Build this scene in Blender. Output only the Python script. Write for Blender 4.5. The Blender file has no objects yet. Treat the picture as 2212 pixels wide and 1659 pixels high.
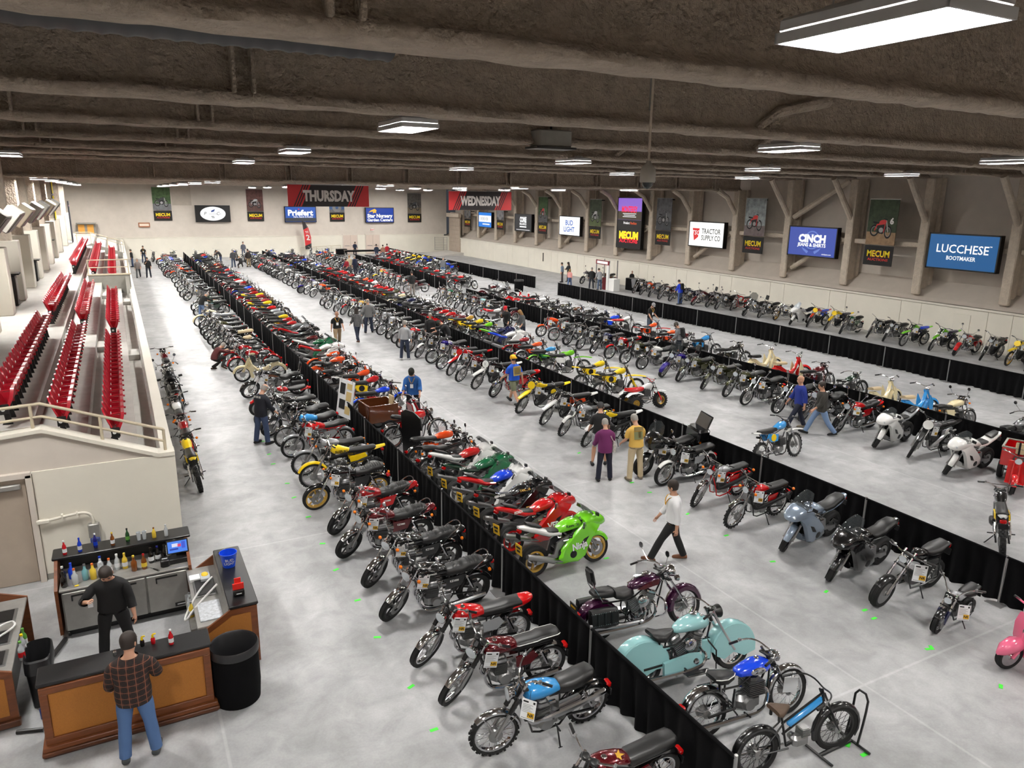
import bpy, math, random
from mathutils import Matrix, Vector
random.seed(7)
C = bpy.context.scene.collection
SC = bpy.context.scene
PI = math.pi
sin, cos, rad = math.sin, math.cos, math.radians

# ------------------------------------------------------------------ camera, world, exposure
CAM_H = 7.4
def make_camera():
    pitch, roll, yaw = rad(14.2744), rad(.8048), rad(27.876)
    fw = Vector((sin(yaw), cos(yaw), 0)); ri = Vector((cos(yaw), -sin(yaw), 0)); up = Vector((0, 0, 1))
    F = fw*cos(pitch) - up*sin(pitch); U = fw*sin(pitch) + up*cos(pitch)
    Rt = ri*cos(roll) + U*sin(roll); Ut = U*cos(roll) - ri*sin(roll)
    cd = bpy.data.cameras.new('camera'); cd.sensor_fit = 'HORIZONTAL'; cd.sensor_width = 36
    cd.lens = 1598.0/2212*36; cd.clip_start = .1; cd.clip_end = 400
    o = bpy.data.objects.new('camera', cd); C.objects.link(o)
    o.matrix_world = Matrix(((Rt.x, Ut.x, -F.x, 0), (Rt.y, Ut.y, -F.y, 0), (Rt.z, Ut.z, -F.z, CAM_H), (0, 0, 0, 1)))
    SC.camera = o
make_camera()
W = bpy.data.worlds.new('world'); SC.world = W; W.use_nodes = True
W.node_tree.nodes['Background'].inputs[0].default_value = (.8, .85, 1, 1)
W.node_tree.nodes['Background'].inputs[1].default_value = .05
SC.view_settings.view_transform = 'Standard'
try: SC.view_settings.look = 'None'
except Exception: pass
SC.view_settings.gamma = 1.0
SC.view_settings.use_curve_mapping = False
SC.view_settings.exposure = 0.0
LAMP_STRENGTH = 262.0
SC.cycles.max_bounces = 7
SC.cycles.diffuse_bounces = 4
SC.cycles.glossy_bounces = 3
SC.cycles.sample_clamp_indirect = 6.0
SC.cycles.use_denoising = True

# ------------------------------------------------------------------ materials
MATS = {}
def srgb(c):
    return tuple((x/255/12.92 if x/255 <= .04045 else ((x/255+.055)/1.055)**2.4) for x in c)
def mat(name, col, rough=.5, metal=0.0, coat=0.0, emit=None, es=0.0, alpha=1.0, trans=0.0, noise=None, bump=None, spec=None, lin=False):
    if name in MATS: return MATS[name]
    m = bpy.data.materials.new(name); m.use_nodes = True
    nt = m.node_tree; b = nt.nodes['Principled BSDF']
    c = col if lin else srgb(col)
    b.inputs['Base Color'].default_value = (*c, 1)
    b.inputs['Roughness'].default_value = rough; b.inputs['Metallic'].default_value = metal
    if coat: b.inputs['Coat Weight'].default_value = coat; b.inputs['Coat Roughness'].default_value = .04
    if emit is not None:
        b.inputs['Emission Color'].default_value = (*srgb(emit), 1); b.inputs['Emission Strength'].default_value = es
    if trans: b.inputs['Transmission Weight'].default_value = trans; b.inputs['IOR'].default_value = 1.3
    if alpha < 1: b.inputs['Alpha'].default_value = alpha
    if spec is not None: b.inputs['Specular IOR Level'].default_value = spec
    if noise:   # (scale, lo, hi) multiplies the base colour; sc may be a 3-tuple
        sc, lo, hi = noise
        tc = nt.nodes.new('ShaderNodeTexCoord'); mp = nt.nodes.new('ShaderNodeMapping')
        nt.links.new(tc.outputs['Object'], mp.inputs[0])
        if not isinstance(sc, (int, float)): mp.inputs['Scale'].default_value = sc; sc = 1
        n = nt.nodes.new('ShaderNodeTexNoise'); n.inputs['Scale'].default_value = sc; n.inputs['Detail'].default_value = 6
        n.inputs['Roughness'].default_value = .6
        nt.links.new(mp.outputs[0], n.inputs[0])
        r = nt.nodes.new('ShaderNodeMapRange'); r.inputs[1].default_value = .3; r.inputs[2].default_value = .7
        r.inputs[3].default_value = lo; r.inputs[4].default_value = hi
        nt.links.new(n.outputs[0], r.inputs[0])
        mx = nt.nodes.new('ShaderNodeMix'); mx.data_type = 'RGBA'; mx.blend_type = 'MULTIPLY'; mx.inputs[0].default_value = 1
        mx.inputs[6].default_value = (*c, 1); nt.links.new(r.outputs[0], mx.inputs[7])
        nt.links.new(mx.outputs[2], b.inputs['Base Color'])
    if bump:    # (scale, strength, distance)
        tc = nt.nodes.new('ShaderNodeTexCoord')
        n = nt.nodes.new('ShaderNodeTexNoise'); n.inputs['Scale'].default_value = bump[0]; n.inputs['Detail'].default_value = 5
        nt.links.new(tc.outputs['Object'], n.inputs[0])
        bp = nt.nodes.new('ShaderNodeBump'); bp.inputs['Strength'].default_value = bump[1]; bp.inputs['Distance'].default_value = bump[2]
        nt.links.new(n.outputs[0], bp.inputs['Height']); nt.links.new(bp.outputs[0], b.inputs['Normal'])
    MATS[name] = m
    return m

def floor_mat():
    m = bpy.data.materials.new('polished_concrete'); m.use_nodes = True; MATS['floor'] = m
    nt = m.node_tree; N = nt.nodes.new; L = nt.links.new; b = nt.nodes['Principled BSDF']
    tc = N('ShaderNodeTexCoord')
    def noise(scale, detail, mapscale=(1, 1, 1), dist=0):
        mp = N('ShaderNodeMapping'); mp.inputs['Scale'].default_value = mapscale; L(tc.outputs['Object'], mp.inputs[0])
        n = N('ShaderNodeTexNoise'); n.inputs['Scale'].default_value = scale; n.inputs['Detail'].default_value = detail
        n.inputs['Roughness'].default_value = .62; n.inputs['Distortion'].default_value = dist
        L(mp.outputs[0], n.inputs[0]); return n.outputs[0]
    def ramp(x, a, b_, lo, hi):
        r = N('ShaderNodeMapRange'); r.inputs[1].default_value = a; r.inputs[2].default_value = b_
        r.inputs[3].default_value = lo; r.inputs[4].default_value = hi; L(x, r.inputs[0]); return r.outputs[0]
    def math_(op, a, b_=None):
        n = N('ShaderNodeMath'); n.operation = op
        for i, x in enumerate((a, b_)):
            if x is None: continue
            if isinstance(x, (int, float)): n.inputs[i].default_value = x
            else: L(x, n.inputs[i])
        return n.outputs[0]
    big = ramp(noise(.35, 8, dist=.8), .32, .68, .70, 1.12)
    mid = ramp(noise(2.2, 7, dist=.5), .3, .72, .78, 1.12)
    streak = ramp(noise(1.0, 6, (.9, .12, 1)), .35, .65, .9, 1.06)
    fine = ramp(noise(30, 4), .3, .7, .94, 1.05)
    v = math_('MULTIPLY', math_('MULTIPLY', big, mid), math_('MULTIPLY', streak, fine))
    # pale saw-cut joints of the slab, a 9.1 m grid
    sp = N('ShaderNodeSeparateXYZ'); L(tc.outputs['Object'], sp.inputs[0])
    def joint(axis, off):
        x = math_('ADD', sp.outputs[axis], off)
        d = math_('ABSOLUTE', math_('SUBTRACT', math_('FRACT', math_('DIVIDE', x, 9.1)), .5))
        return ramp(math_('MULTIPLY', d, 9.1), .012, .03, 1.0, 0.0)
    j = math_('MAXIMUM', joint(0, 4.55-.62), joint(1, 4.55-6.35))
    v = math_('ADD', v, math_('MULTIPLY', j, .17))
    mx = N('ShaderNodeMix'); mx.data_type = 'RGBA'; mx.blend_type = 'MULTIPLY'; mx.inputs[0].default_value = 1
    mx.inputs[6].default_value = (.405, .408, .415, 1); L(v, mx.inputs[7]); L(mx.outputs[2], b.inputs['Base Color'])
    L(ramp(noise(1.2, 6), .3, .7, .32, .5), b.inputs['Roughness'])
    b.inputs['Specular IOR Level'].default_value = .35
    return m

def plaid_mat(name, base, line, dark, sc=22.0):
    m = bpy.data.materials.new(name); m.use_nodes = True; MATS[name] = m
    nt = m.node_tree; N = nt.nodes.new; L = nt.links.new; b = nt.nodes['Principled BSDF']
    tc = N('ShaderNodeTexCoord'); sp = N('ShaderNodeSeparateXYZ'); L(tc.outputs['Object'], sp.inputs[0])
    def band(axis, w, off=0.0):
        a = N('ShaderNodeMath'); a.operation = 'MULTIPLY_ADD'; a.inputs[1].default_value = sc; a.inputs[2].default_value = off
        L(sp.outputs[axis], a.inputs[0])
        f = N('ShaderNodeMath'); f.operation = 'FRACT'; L(a.outputs[0], f.inputs[0])
        g = N('ShaderNodeMath'); g.operation = 'LESS_THAN'; g.inputs[1].default_value = w; L(f.outputs[0], g.inputs[0]); return g.outputs[0]
    def mixc(fac, a, c):
        x = N('ShaderNodeMix'); x.data_type = 'RGBA'
        L(fac, x.inputs[0])
        for i, q in ((6, a), (7, c)):
            if isinstance(q, tuple): x.inputs[i].default_value = (*srgb(q), 1)
            else: L(q, x.inputs[i])
        return x.outputs[2]
    c = mixc(band(0, .5), base, dark); 
    c = mixc(band(2, .45), c, dark)
    c = mixc(band(0, .07, .3), c, line); c = mixc(band(2, .07, .3), c, line)
    L(c, b.inputs['Base Color']); b.inputs['Roughness'].default_value = .85
    return m

# common materials
def setup_mats():
    floor_mat()
    mat('chrome', (225, 225, 228), .12, 1.0)
    mat('alu', (150, 150, 150), .35, .9)
    mat('steel', (158, 156, 152), .42, .45, noise=(3, .85, 1.1))
    mat('black', (14, 14, 15), .35)
    mat('frame_black', (8, 8, 9), .28, coat=.5)
    mat('engine_dark', (34, 34, 35), .42, .5)
    mat('tyre', (15, 15, 16), .75)
    mat('white_wall', (210, 208, 200), .6)
    mat('seat_black', (17, 17, 18), .42)
    mat('seat_brown', (78, 60, 46), .6)
    mat('seat_cream', (196, 176, 140), .6)
    mat('white_plastic', (225, 225, 222), .4)
    mat('paper', (228, 230, 232), .6)
    mat('yellow_sticker', (212, 166, 30), .6)
    mat('print_black', (12, 12, 12), .7)
    mat('lens', (215, 222, 228), .08, .3)
    mat('orange_lens', (235, 120, 25), .2)
    mat('red_lens', (170, 14, 14), .2)
    mat('gold', (176, 140, 62), .3, .8)
    mat('glass_smoke', (60, 64, 66), .08, 0, alpha=.45)
    mat('drape', (7, 7, 9), .95, spec=.15, bump=(30, .3, .01))
    mat('pole', (165, 165, 165), .35, .8)
    mat('wall_cream', (224, 219, 206), .6, noise=(.8, .95, 1.03))
    mat('wall_taupe', (206, 197, 187), .8, noise=(1.2, .94, 1.04))
    mat('wall_taupe_dark', (184, 174, 162), .85, noise=(1.5, .9, 1.06))
    mat('ledge_taupe', (200, 190, 179), .85, noise=(1.5, .94, 1.04))
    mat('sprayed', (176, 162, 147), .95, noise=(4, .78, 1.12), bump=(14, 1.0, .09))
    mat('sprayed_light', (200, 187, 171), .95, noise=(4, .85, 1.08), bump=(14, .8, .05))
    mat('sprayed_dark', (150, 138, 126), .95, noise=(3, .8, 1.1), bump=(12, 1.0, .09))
    mat('concrete', (196, 193, 187), .8, noise=(2, .88, 1.06))
    mat('concrete_dark', (142, 139, 132), .8, noise=(2, .85, 1.08))
    mat('rail_cream', (196, 184, 160), .45)
    mat('seat_red', (172, 22, 40), .32, coat=.2)
    mat('wood', (112, 62, 30), .45, noise=((3, 3, 22), .7, 1.2))
    mat('wood_dark', (84, 46, 24), .45, noise=((3, 3, 22), .7, 1.2))
    mat('cork', (166, 106, 40), .7, noise=(80, .88, 1.1))
    mat('counter_black', (20, 20, 22), .35, noise=(40, .8, 1.3))
    mat('door_taupe', (170, 156, 142), .6, noise=(2, .92, 1.05))
    mat('door_pink', (205, 188, 176), .6)
    mat('lamp_housing', (190, 190, 190), .5)
    mat('lamp_glow', (255, 255, 255), .5, emit=(255, 252, 247), es=LAMP_STRENGTH)
    mat('green_tape', (70, 225, 60), .6)
    mat('skin', (196, 148, 122), .55)
    mat('skin_b', (206, 160, 136), .55)
    mat('hair_dark', (38, 28, 22), .6)
    mat('hair_grey', (150, 146, 140), .7)
    mat('hair_blond', (140, 104, 62), .6)
setup_mats()
PAINT = {'red': (190, 14, 18), 'maroon': (92, 10, 20), 'orange': (232, 76, 20), 'yellow': (240, 204, 20), 'blue': (18, 66, 214),
         'navy': (16, 22, 66), 'sky': (50, 140, 205), 'teal': (142, 190, 192), 'green': (16, 92, 56), 'lime': (112, 200, 30), 'black': (12, 12, 14),
         'white': (226, 226, 224), 'silver': (172, 174, 178), 'grey': (120, 122, 124), 'cream': (222, 208, 168), 'olive': (66, 66, 42),
         'purple': (56, 10, 48), 'violet': (34, 14, 120), 'pink': (232, 106, 142), 'gold': (190, 150, 60), 'brown': (96, 52, 28), 'steelblue': (140, 154, 172), 'darkgreen': (14, 44, 30),
         'dkred': (150, 12, 18)}
def paint(n):
    return mat('paint_'+n, PAINT[n], .22, .35 if n in ('silver', 'steelblue', 'maroon', 'purple', 'violet') else 0.0, coat=.8)
# ------------------------------------------------------------------ mesh helpers
class MB:
    def __init__(s): s.v = []; s.f = []; s.m = []
    def add(s, vs, fs, m=0):
        o = len(s.v); s.v += [tuple(v) for v in vs]; s.f += [tuple(i+o for i in f) for f in fs]; s.m += [m]*len(fs); return s
    def box(s, c, d, m=0, ch=0.0, R=None):
        x, y, z = d[0]/2, d[1]/2, d[2]/2
        if ch <= 0:
            vs = [(a*x, b*y, e*z) for a in (-1, 1) for b in (-1, 1) for e in (-1, 1)]
            fs = [(0, 1, 3, 2), (4, 6, 7, 5), (0, 4, 5, 1), (2, 3, 7, 6), (0, 2, 6, 4), (1, 5, 7, 3)]
        else:
            ch = min(ch, x*.9, y*.9, z*.9)
            def ring(zz, k): 
                X, Y = x-k, y-k
                return [(X, Y-ch, zz), (X-ch, Y, zz), (-X+ch, Y, zz), (-X, Y-ch, zz), (-X, -Y+ch, zz), (-X+ch, -Y, zz), (X-ch, -Y, zz), (X, -Y+ch, zz)]
            vs = ring(-z, ch*.8) + ring(-z+ch, 0) + ring(z-ch, 0) + ring(z, ch*.8); fs = []
            for i in range(3):
                for j in range(8): fs.append((i*8+j, i*8+(j+1) % 8, (i+1)*8+(j+1) % 8, (i+1)*8+j))
            fs += [tuple(range(7, -1, -1)), tuple(range(24, 32))]
        if R is not None: vs = [R @ Vector(v) for v in vs]
        return s.add([(v[0]+c[0], v[1]+c[1], v[2]+c[2]) for v in vs], fs, m)
    def tube(s, pts, r, n=8, m=0, caps=True, closed=False):
        P = [Vector(p) for p in pts]; k = len(P)
        rs = r if isinstance(r, (list, tuple)) else [r]*k
        T = []
        for i in range(k):
            a = P[(i-1) % k] if closed else P[max(i-1, 0)]; b = P[(i+1) % k] if closed else P[min(i+1, k-1)]
            t = b-a; T.append(t.normalized() if t.length > 1e-9 else Vector((0, 0, 1)))
        u = T[0].orthogonal().normalized(); vs = []
        for i in range(k):
            u = u - T[i]*u.dot(T[i]); u = u.normalized() if u.length > 1e-6 else T[i].orthogonal().normalized()
            w = T[i].cross(u)
            for j in range(n):
                a = 2*PI*j/n; vs.append(P[i] + (u*cos(a)+w*sin(a))*rs[i])
        fs = []
        for i in range(k if closed else k-1):
            for j in range(n):
                a, b = i*n, ((i+1) % k)*n
                fs.append((a+j, a+(j+1) % n, b+(j+1) % n, b+j))
        if caps and not closed: fs += [tuple(range(n-1, -1, -1)), tuple(range((k-1)*n, k*n))]
        return s.add(vs, fs, m)
    def lathe(s, prof, c=(0, 0, 0), axis='z', n=24, m=0, caps=True, ms=None):
        vs = []
        for r, h in prof:
            for j in range(n):
                a = 2*PI*j/n; p, q = r*cos(a), r*sin(a)
                vs.append({'z': (p, q, h), 'y': (q, h, p), 'x': (h, p, q)}[axis])
        fs = []; mm = []
        for i in range(len(prof)-1):
            for j in range(n): fs.append((i*n+j, i*n+(j+1) % n, (i+1)*n+(j+1) % n, (i+1)*n+j)); mm.append(ms[i] if ms else m)
        if caps:
            if prof[0][0] > 1e-4: fs.append(tuple(range(n-1, -1, -1))); mm.append(mm[0])
            if prof[-1][0] > 1e-4: fs.append(tuple(range((len(prof)-1)*n, len(prof)*n))); mm.append(mm[-2] if len(mm) > 1 else m)
        o = len(s.v); s.v += [(v[0]+c[0], v[1]+c[1], v[2]+c[2]) for v in vs]; s.f += [tuple(i+o for i in f) for f in fs]; s.m += mm
        return s
    def loft(s, rings, m=0, caps=True):
        n = len(rings[0]); vs = [p for r in rings for p in r]; fs = []
        for i in range(len(rings)-1):
            for j in range(n): fs.append((i*n+j, i*n+(j+1) % n, (i+1)*n+(j+1) % n, (i+1)*n+j))
        if caps: fs += [tuple(range(n-1, -1, -1)), tuple(range((len(rings)-1)*n, len(rings)*n))]
        return s.add(vs, fs, m)
    def ell(s, c, r, nu=12, nv=8, m=0):
        vs = []; fs = []
        for i in range(nv+1):
            t = PI*i/nv
            for j in range(nu):
                a = 2*PI*j/nu; vs.append((c[0]+r[0]*sin(t)*cos(a), c[1]+r[1]*sin(t)*sin(a), c[2]+r[2]*cos(t)))
        for i in range(nv):
            for j in range(nu): fs.append((i*nu+j, (i+1)*nu+j, (i+1)*nu+(j+1) % nu, i*nu+(j+1) % nu))
        return s.add(vs, fs, m)
    def plate(s, out, y0, y1, m=0, axis='y'):
        def P(a, b, h): return {'y': (a, h, b), 'x': (h, a, b), 'z': (a, b, h)}[axis]
        n = len(out); vs = [P(a, b, y0) for a, b in out] + [P(a, b, y1) for a, b in out]
        fs = [tuple(range(n)), tuple(range(2*n-1, n-1, -1))] + [(j, n+j, n+(j+1) % n, (j+1) % n) for j in range(n)]
        return s.add(vs, fs, m)
    def text(s, t, size, org, ux, uy, m=0, bold=.012, align='CENTER', depth=0.0, width=None):
        vs, fs = text_geo(t, bold)
        if not vs: return s
        x0 = min(v[0] for v in vs); x1 = max(v[0] for v in vs)
        y0 = min(v[1] for v in vs); y1 = max(v[1] for v in vs)
        k = size/.69; kx = k if width is None else width/(x1-x0)
        ox = -(x0+x1)/2 if align == 'CENTER' else -x0
        oy = -.345
        ux, uy, org = Vector(ux), Vector(uy), Vector(org)
        return s.add([org + ux*((v[0]+ox)*kx) + uy*((v[1]+oy)*k) for v in vs], fs, m)
    def xf(s, M):
        s.v = [tuple(M @ Vector(v)) for v in s.v]; return s
    def merge(s, o, mm=None):
        k = len(s.v); s.v += o.v; s.f += [tuple(i+k for i in f) for f in o.f]; s.m += [(mm[x] if mm else x) for x in o.m]; return s
    def mesh(s, name, mats=None, smooth=True, angle=38):
        me = bpy.data.meshes.new(name); me.from_pydata(s.v, [], s.f)
        if mats is None: mats = [None]*(max(s.m)+1 if s.m else 1)
        for x in mats: me.materials.append(x if not isinstance(x, str) else MATS[x])
        me.polygons.foreach_set('material_index', s.m)
        if smooth:
            me.polygons.foreach_set('use_smooth', [True]*len(s.f))
            me.update(); me.set_sharp_from_angle(angle=rad(angle))
        me.update(); return me
_TG = {}
def text_geo(t, bold=.012):
    k = (t, bold)
    if k in _TG: return _TG[k]
    cu = bpy.data.curves.new('tmp', 'FONT'); cu.body = t; cu.size = 1; cu.offset = bold; cu.resolution_u = 2
    o = bpy.data.objects.new('tmp', cu); C.objects.link(o)
    dg = bpy.context.evaluated_depsgraph_get(); me = o.evaluated_get(dg).to_mesh()
    r = ([tuple(v.co) for v in me.vertices], [tuple(p.vertices) for p in me.polygons])
    o.evaluated_get(dg).to_mesh_clear(); bpy.data.objects.remove(o); bpy.data.curves.remove(cu)
    _TG[k] = r; return r

def link(name, me, parent=None, loc=None, rot=None):
    o = bpy.data.objects.new(name, me); C.objects.link(o)
    if parent is not None: o.parent = parent
    if loc is not None: o.location = loc
    if rot is not None: o.rotation_euler = rot
    return o
def ob(name, mb, mats, parent=None, loc=None, rot=None, smooth=True, angle=38):
    if not isinstance(mats, (list, tuple)): mats = [mats]
    return link(name, mb.mesh(name, mats, smooth, angle), parent, loc, rot)
def tag(o, label, cat, group=None):
    o['label'] = label; o['category'] = cat
    if group: o['group'] = group
    return o
def thing(name, label, cat, loc=(0, 0, 0), rz=0.0, group=None):
    o = bpy.data.objects.new(name, None); C.objects.link(o); o.location = loc; o.rotation_euler = (0, 0, rz)
    o.empty_display_size = .1
    return tag(o, label, cat, group)
def struct(o): o['kind'] = 'structure'; return o
def sring(c, a, b, n=14, p=2.4, R=None, ax='x'):
    out = []
    for j in range(n):
        t = 2*PI*j/n; ct, st = cos(t), sin(t)
        u = a*math.copysign(abs(ct)**(2/p), ct); w = b*math.copysign(abs(st)**(2/p), st)
        out.append({'x': (c[0], c[1]+u, c[2]+w), 'z': (c[0]+u, c[1]+w, c[2]), 'y': (c[0]+w, c[1], c[2]+u)}[ax])
    return out
def arc_pts(cx, cz, R, a0, a1, n, y=0.0):
    return [(cx+R*cos(rad(a0+(a1-a0)*i/n)), y, cz+R*sin(rad(a0+(a1-a0)*i/n))) for i in range(n+1)]
ORD = ['zeroth', 'first', 'second', 'third', 'fourth', 'fifth', 'sixth', 'seventh', 'eighth', 'ninth', 'tenth', 'eleventh', 'twelfth']
def nth(i):
    if i < len(ORD): return ORD[i]
    return '%d%s' % (i, 'th' if 10 <= i % 100 <= 20 else {1: 'st', 2: 'nd', 3: 'rd'}.get(i % 10, 'th'))
def smoothpath(pts, k=3):
    s = [Vector(p) for p in pts]
    for _ in range(k):
        o = [s[0]]
        for a, b in zip(s[:-1], s[1:]): o += [a.lerp(b, .25), a.lerp(b, .75)]
        s = o+[s[-1]]
    return s
# ------------------------------------------------------------------ the hall
WX, WY = 38.6, 93.0          # long white wall, far wall
def hall():
    m = MB(); m.box((15, 44, -.15), (50, 104, .3)); struct(ob('floor', m, 'floor'))
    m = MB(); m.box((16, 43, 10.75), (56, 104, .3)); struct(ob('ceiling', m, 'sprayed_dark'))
    # far wall: grey taupe above, cream dado below with a thin cap
    w = MB(); w.box((16, WY+.2, 6.5), (46, .4, 8.4)); fw = struct(ob('wall_far', w, 'wall_taupe'))
    m = MB(); m.box((16, WY-.03, 1.15), (45.2, .1, 2.3)); ob('dado_panel', m, 'wall_cream', fw)
    m = MB(); m.box((16, WY-.06, 2.33), (45.2, .12, .06)); ob('cap_rail', m, 'wall_cream', fw)
    m = MB(); m.box((6.9, WY-.03, 6.95), (2.0, .06, 2.2)); ob('patch_panel', m, 'wall_taupe_dark', fw)
    # long wall on the right: cream dado, sloped ledge, taupe wall behind
    w = MB(); w.box((WX+.2, 43, 1.07), (.4, 100, 2.14)); lw = struct(ob('wall_right', w, 'wall_cream'))
    y = 12.0
    for k in range(30):                      # dado panels with open joints
        wd = 1.2 if k % 2 else 3.6
        if y+wd > 88: break
        m = MB(); m.box((WX-.015, y+wd/2, 1.02), (.03, wd-.025, 2.02), ch=.008); ob('panel', m, 'wall_cream', lw); y += wd
    m = MB(); m.box((WX-.02, 43, 2.1), (.12, 100, .1)); ob('cap_rail', m, 'wall_cream', lw)
    m = MB(); m.plate([(WX, 2.14), (WX+.4, 2.14), (40.6, 3.36), (40.6, 3.0), (WX, 2.0)], -6, 93, axis='y'); ob('sloped_ledge', m, 'ledge_taupe', lw)
    m = MB(); m.box((40.5, 43, 6.8), (.4, 100, 7.6)); struct(ob('wall_right_upper', m, 'wall_taupe'))
    for k, (y0, y1) in enumerate([(21.3+4.78*i, 21.3+4.78*(i+1)) for i in range(-3, 15)]):
        if k % 2 == 0:
            m = MB(); m.box((40.27, (y0+y1)/2, 7.3), (.06, y1-y0-.3, 4.0)); ob('upper_panel', m, 'wall_taupe_dark', lw)
    # wall behind the camera and the left end
    m = MB(); m.box((16, -6.2, 5.3), (56, .4, 10.8)); struct(ob('wall_back', m, 'wall_taupe'))
    m = MB(); m.box((-8.2, 43, 5.3), (.4, 100, 10.8)); struct(ob('wall_left', m, 'wall_taupe_dark'))
hall()

COLS = [(2171, 652), (1973, 628)]
COLY = [21.25+4.77*i for i in range(-3, 15)]
def columns():
    for i, y in enumerate(COLY):
        m = MB(); x = 39.25
        z0 = 2.14+(x-.25-WX)*.61; zt = 8.65 if y < 38 else 8.0
        m.box((x-.12, y, (z0+zt)/2), (.22, .5, zt-z0), ch=.05)            # front flange
        m.box((x+.35, y-.02, (z0+.3+zt)/2), (.75, .14, zt-z0-.3))         # web
        m.box((x+.72, y, (z0+.5+zt)/2), (.2, .5, zt-z0-.5))
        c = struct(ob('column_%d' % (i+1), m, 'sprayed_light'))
        b = MB(); b.tube([(x-.15, y, 6.35), (x-1.05, y+.02, 7.5), (x-1.95, y+.03, zt-.02)], .17, 9); ob('knee_brace', b, 'sprayed_light', c)
        if y < 90:
            g = MB(); g.box((x+.25, y+2.38, 5.05), (.3, 4.3, .28), ch=.04); ob('girt', g, 'sprayed_light', c)
        if i % 2 == 1 and 22 < y < 80:
            b = MB(); b.tube([(x+.35, y+4.5, 3.0), (x+.25, y+2.6, 4.2), (x+.3, y+.6, 5.0)], .15, 8); ob('diagonal_brace', b, 'sprayed_light', c)
        if i == 5:
            b = MB(); b.tube([(x+.1, y+4.5, 6.3), (x+.1, y+.5, 8.6)], .17, 8); ob('diagonal_brace', b, 'sprayed_light', c)
columns()

BEAMY = [2.0, 6.5, 11.7, 16.6, 21.8, 26.6, 31.2, 35.8]
def beam(i, y, zb, zt, x0=-6.5, x1=39.4, girder=False, full=True):
    m = MB(); rng = random.Random(i); n = 150 if full else 40
    fw, ft, wt = .27, .13, .09
    rings = []
    for k in range(n+1):
        x = x0+(x1-x0)*k/n
        def j(a=.018): return rng.uniform(-a, a) if full else 0
        rings.append([(x, y-fw+j(), zb+.03+j()), (x, y-fw*.55+j(), zb+j()), (x, y+fw*.55+j(), zb+j()), (x, y+fw+j(), zb+.03+j()), (x, y+fw+j(), zb+ft+j()), (x, y+wt+.08, zb+ft+.05+j()),
                      (x, y+wt, zb+ft+.16), (x, y+wt, zt), (x, y-wt, zt), (x, y-wt, zb+ft+.16), (x, y-wt-.08, zb+ft+.05+j()), (x, y-fw+j(), zb+ft+j())])
    m.loft(rings)
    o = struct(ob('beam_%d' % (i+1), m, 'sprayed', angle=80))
    xs = [1.78+3.18*k for k in range(-2, 12)] if girder else [-1.54, 1.78, 34.5]
    for sx in xs:
        for dx in (-.13, .13):
            s = MB(); s.box((sx+dx, y-wt-.11, (zb+ft+zt)/2), (.05, .26, zt-zb-ft), ch=.01); ob('stiffener', s, 'sprayed', o)
    if not girder and full and i in (2, 3, 4, 5):
        bx = {2: 11.55, 3: 16.4, 4: 15.3, 5: 24.0}[i]
        s = MB(); s.tube([(bx, y-.15, zb+.15), (bx+.5, y-.18, zb+.5), (bx+1.9, y-.2, zb+.8)], [.08, .1, .13], 8); ob('bracket_tube', s, 'sprayed', o)
    return o
def ceiling_steel():
    for i, y in enumerate(BEAMY): beam(i, y, 8.6, 10.45)
    beam(len(BEAMY), 40.5, 7.9, 10.4, girder=True)
    for k in range(10): beam(20+k, 45.3+4.77*k, 8.05, 10.4, full=False)
    # joists running along the hall, seen through the gaps between beams
    for k in range(22):
        x = -5.5+2.1*k
        m = MB(); m.box((x, 43, 10.2), (.16, 97, .34)); m.box((x, 43, 10.0), (.3, 97, .06)); struct(ob('joist_%d' % (k+1), m, 'sprayed_light' if k % 3 == 0 else 'sprayed'))
    # round spiral duct
    m = MB(); n = 90
    for k in range(n): pass
    pr = []
    for k in range(121):
        x = -6.4+9.6*k/120; pr.append((.46+(.018 if k % 3 == 0 else 0), x))
    m.lathe(pr, (0, 9.4, 9.45), 'x', 22); t = ob('spiral_duct', m, mat('duct', (66, 66, 68), .5, .4)); tag(t, 'grey ribbed round air duct in the ceiling between the nearest beams', 'duct')
    # thin conduit rods along and across
    for k, (x, y0, y1) in enumerate([(4.2, 7, 40), (12.4, 7, 40), (24.8, 7, 40)]):
        m = MB(); m.tube([(x, y0, 9.6), (x, y1, 9.6)], .05, 8); tag(ob('conduit_pipe', m, 'sprayed_light'), 'thin pale conduit pipe under the roof, %s from the seating side' % nth(k+1), 'pipe', 'conduit pipes under the roof')
ceiling_steel()

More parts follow.
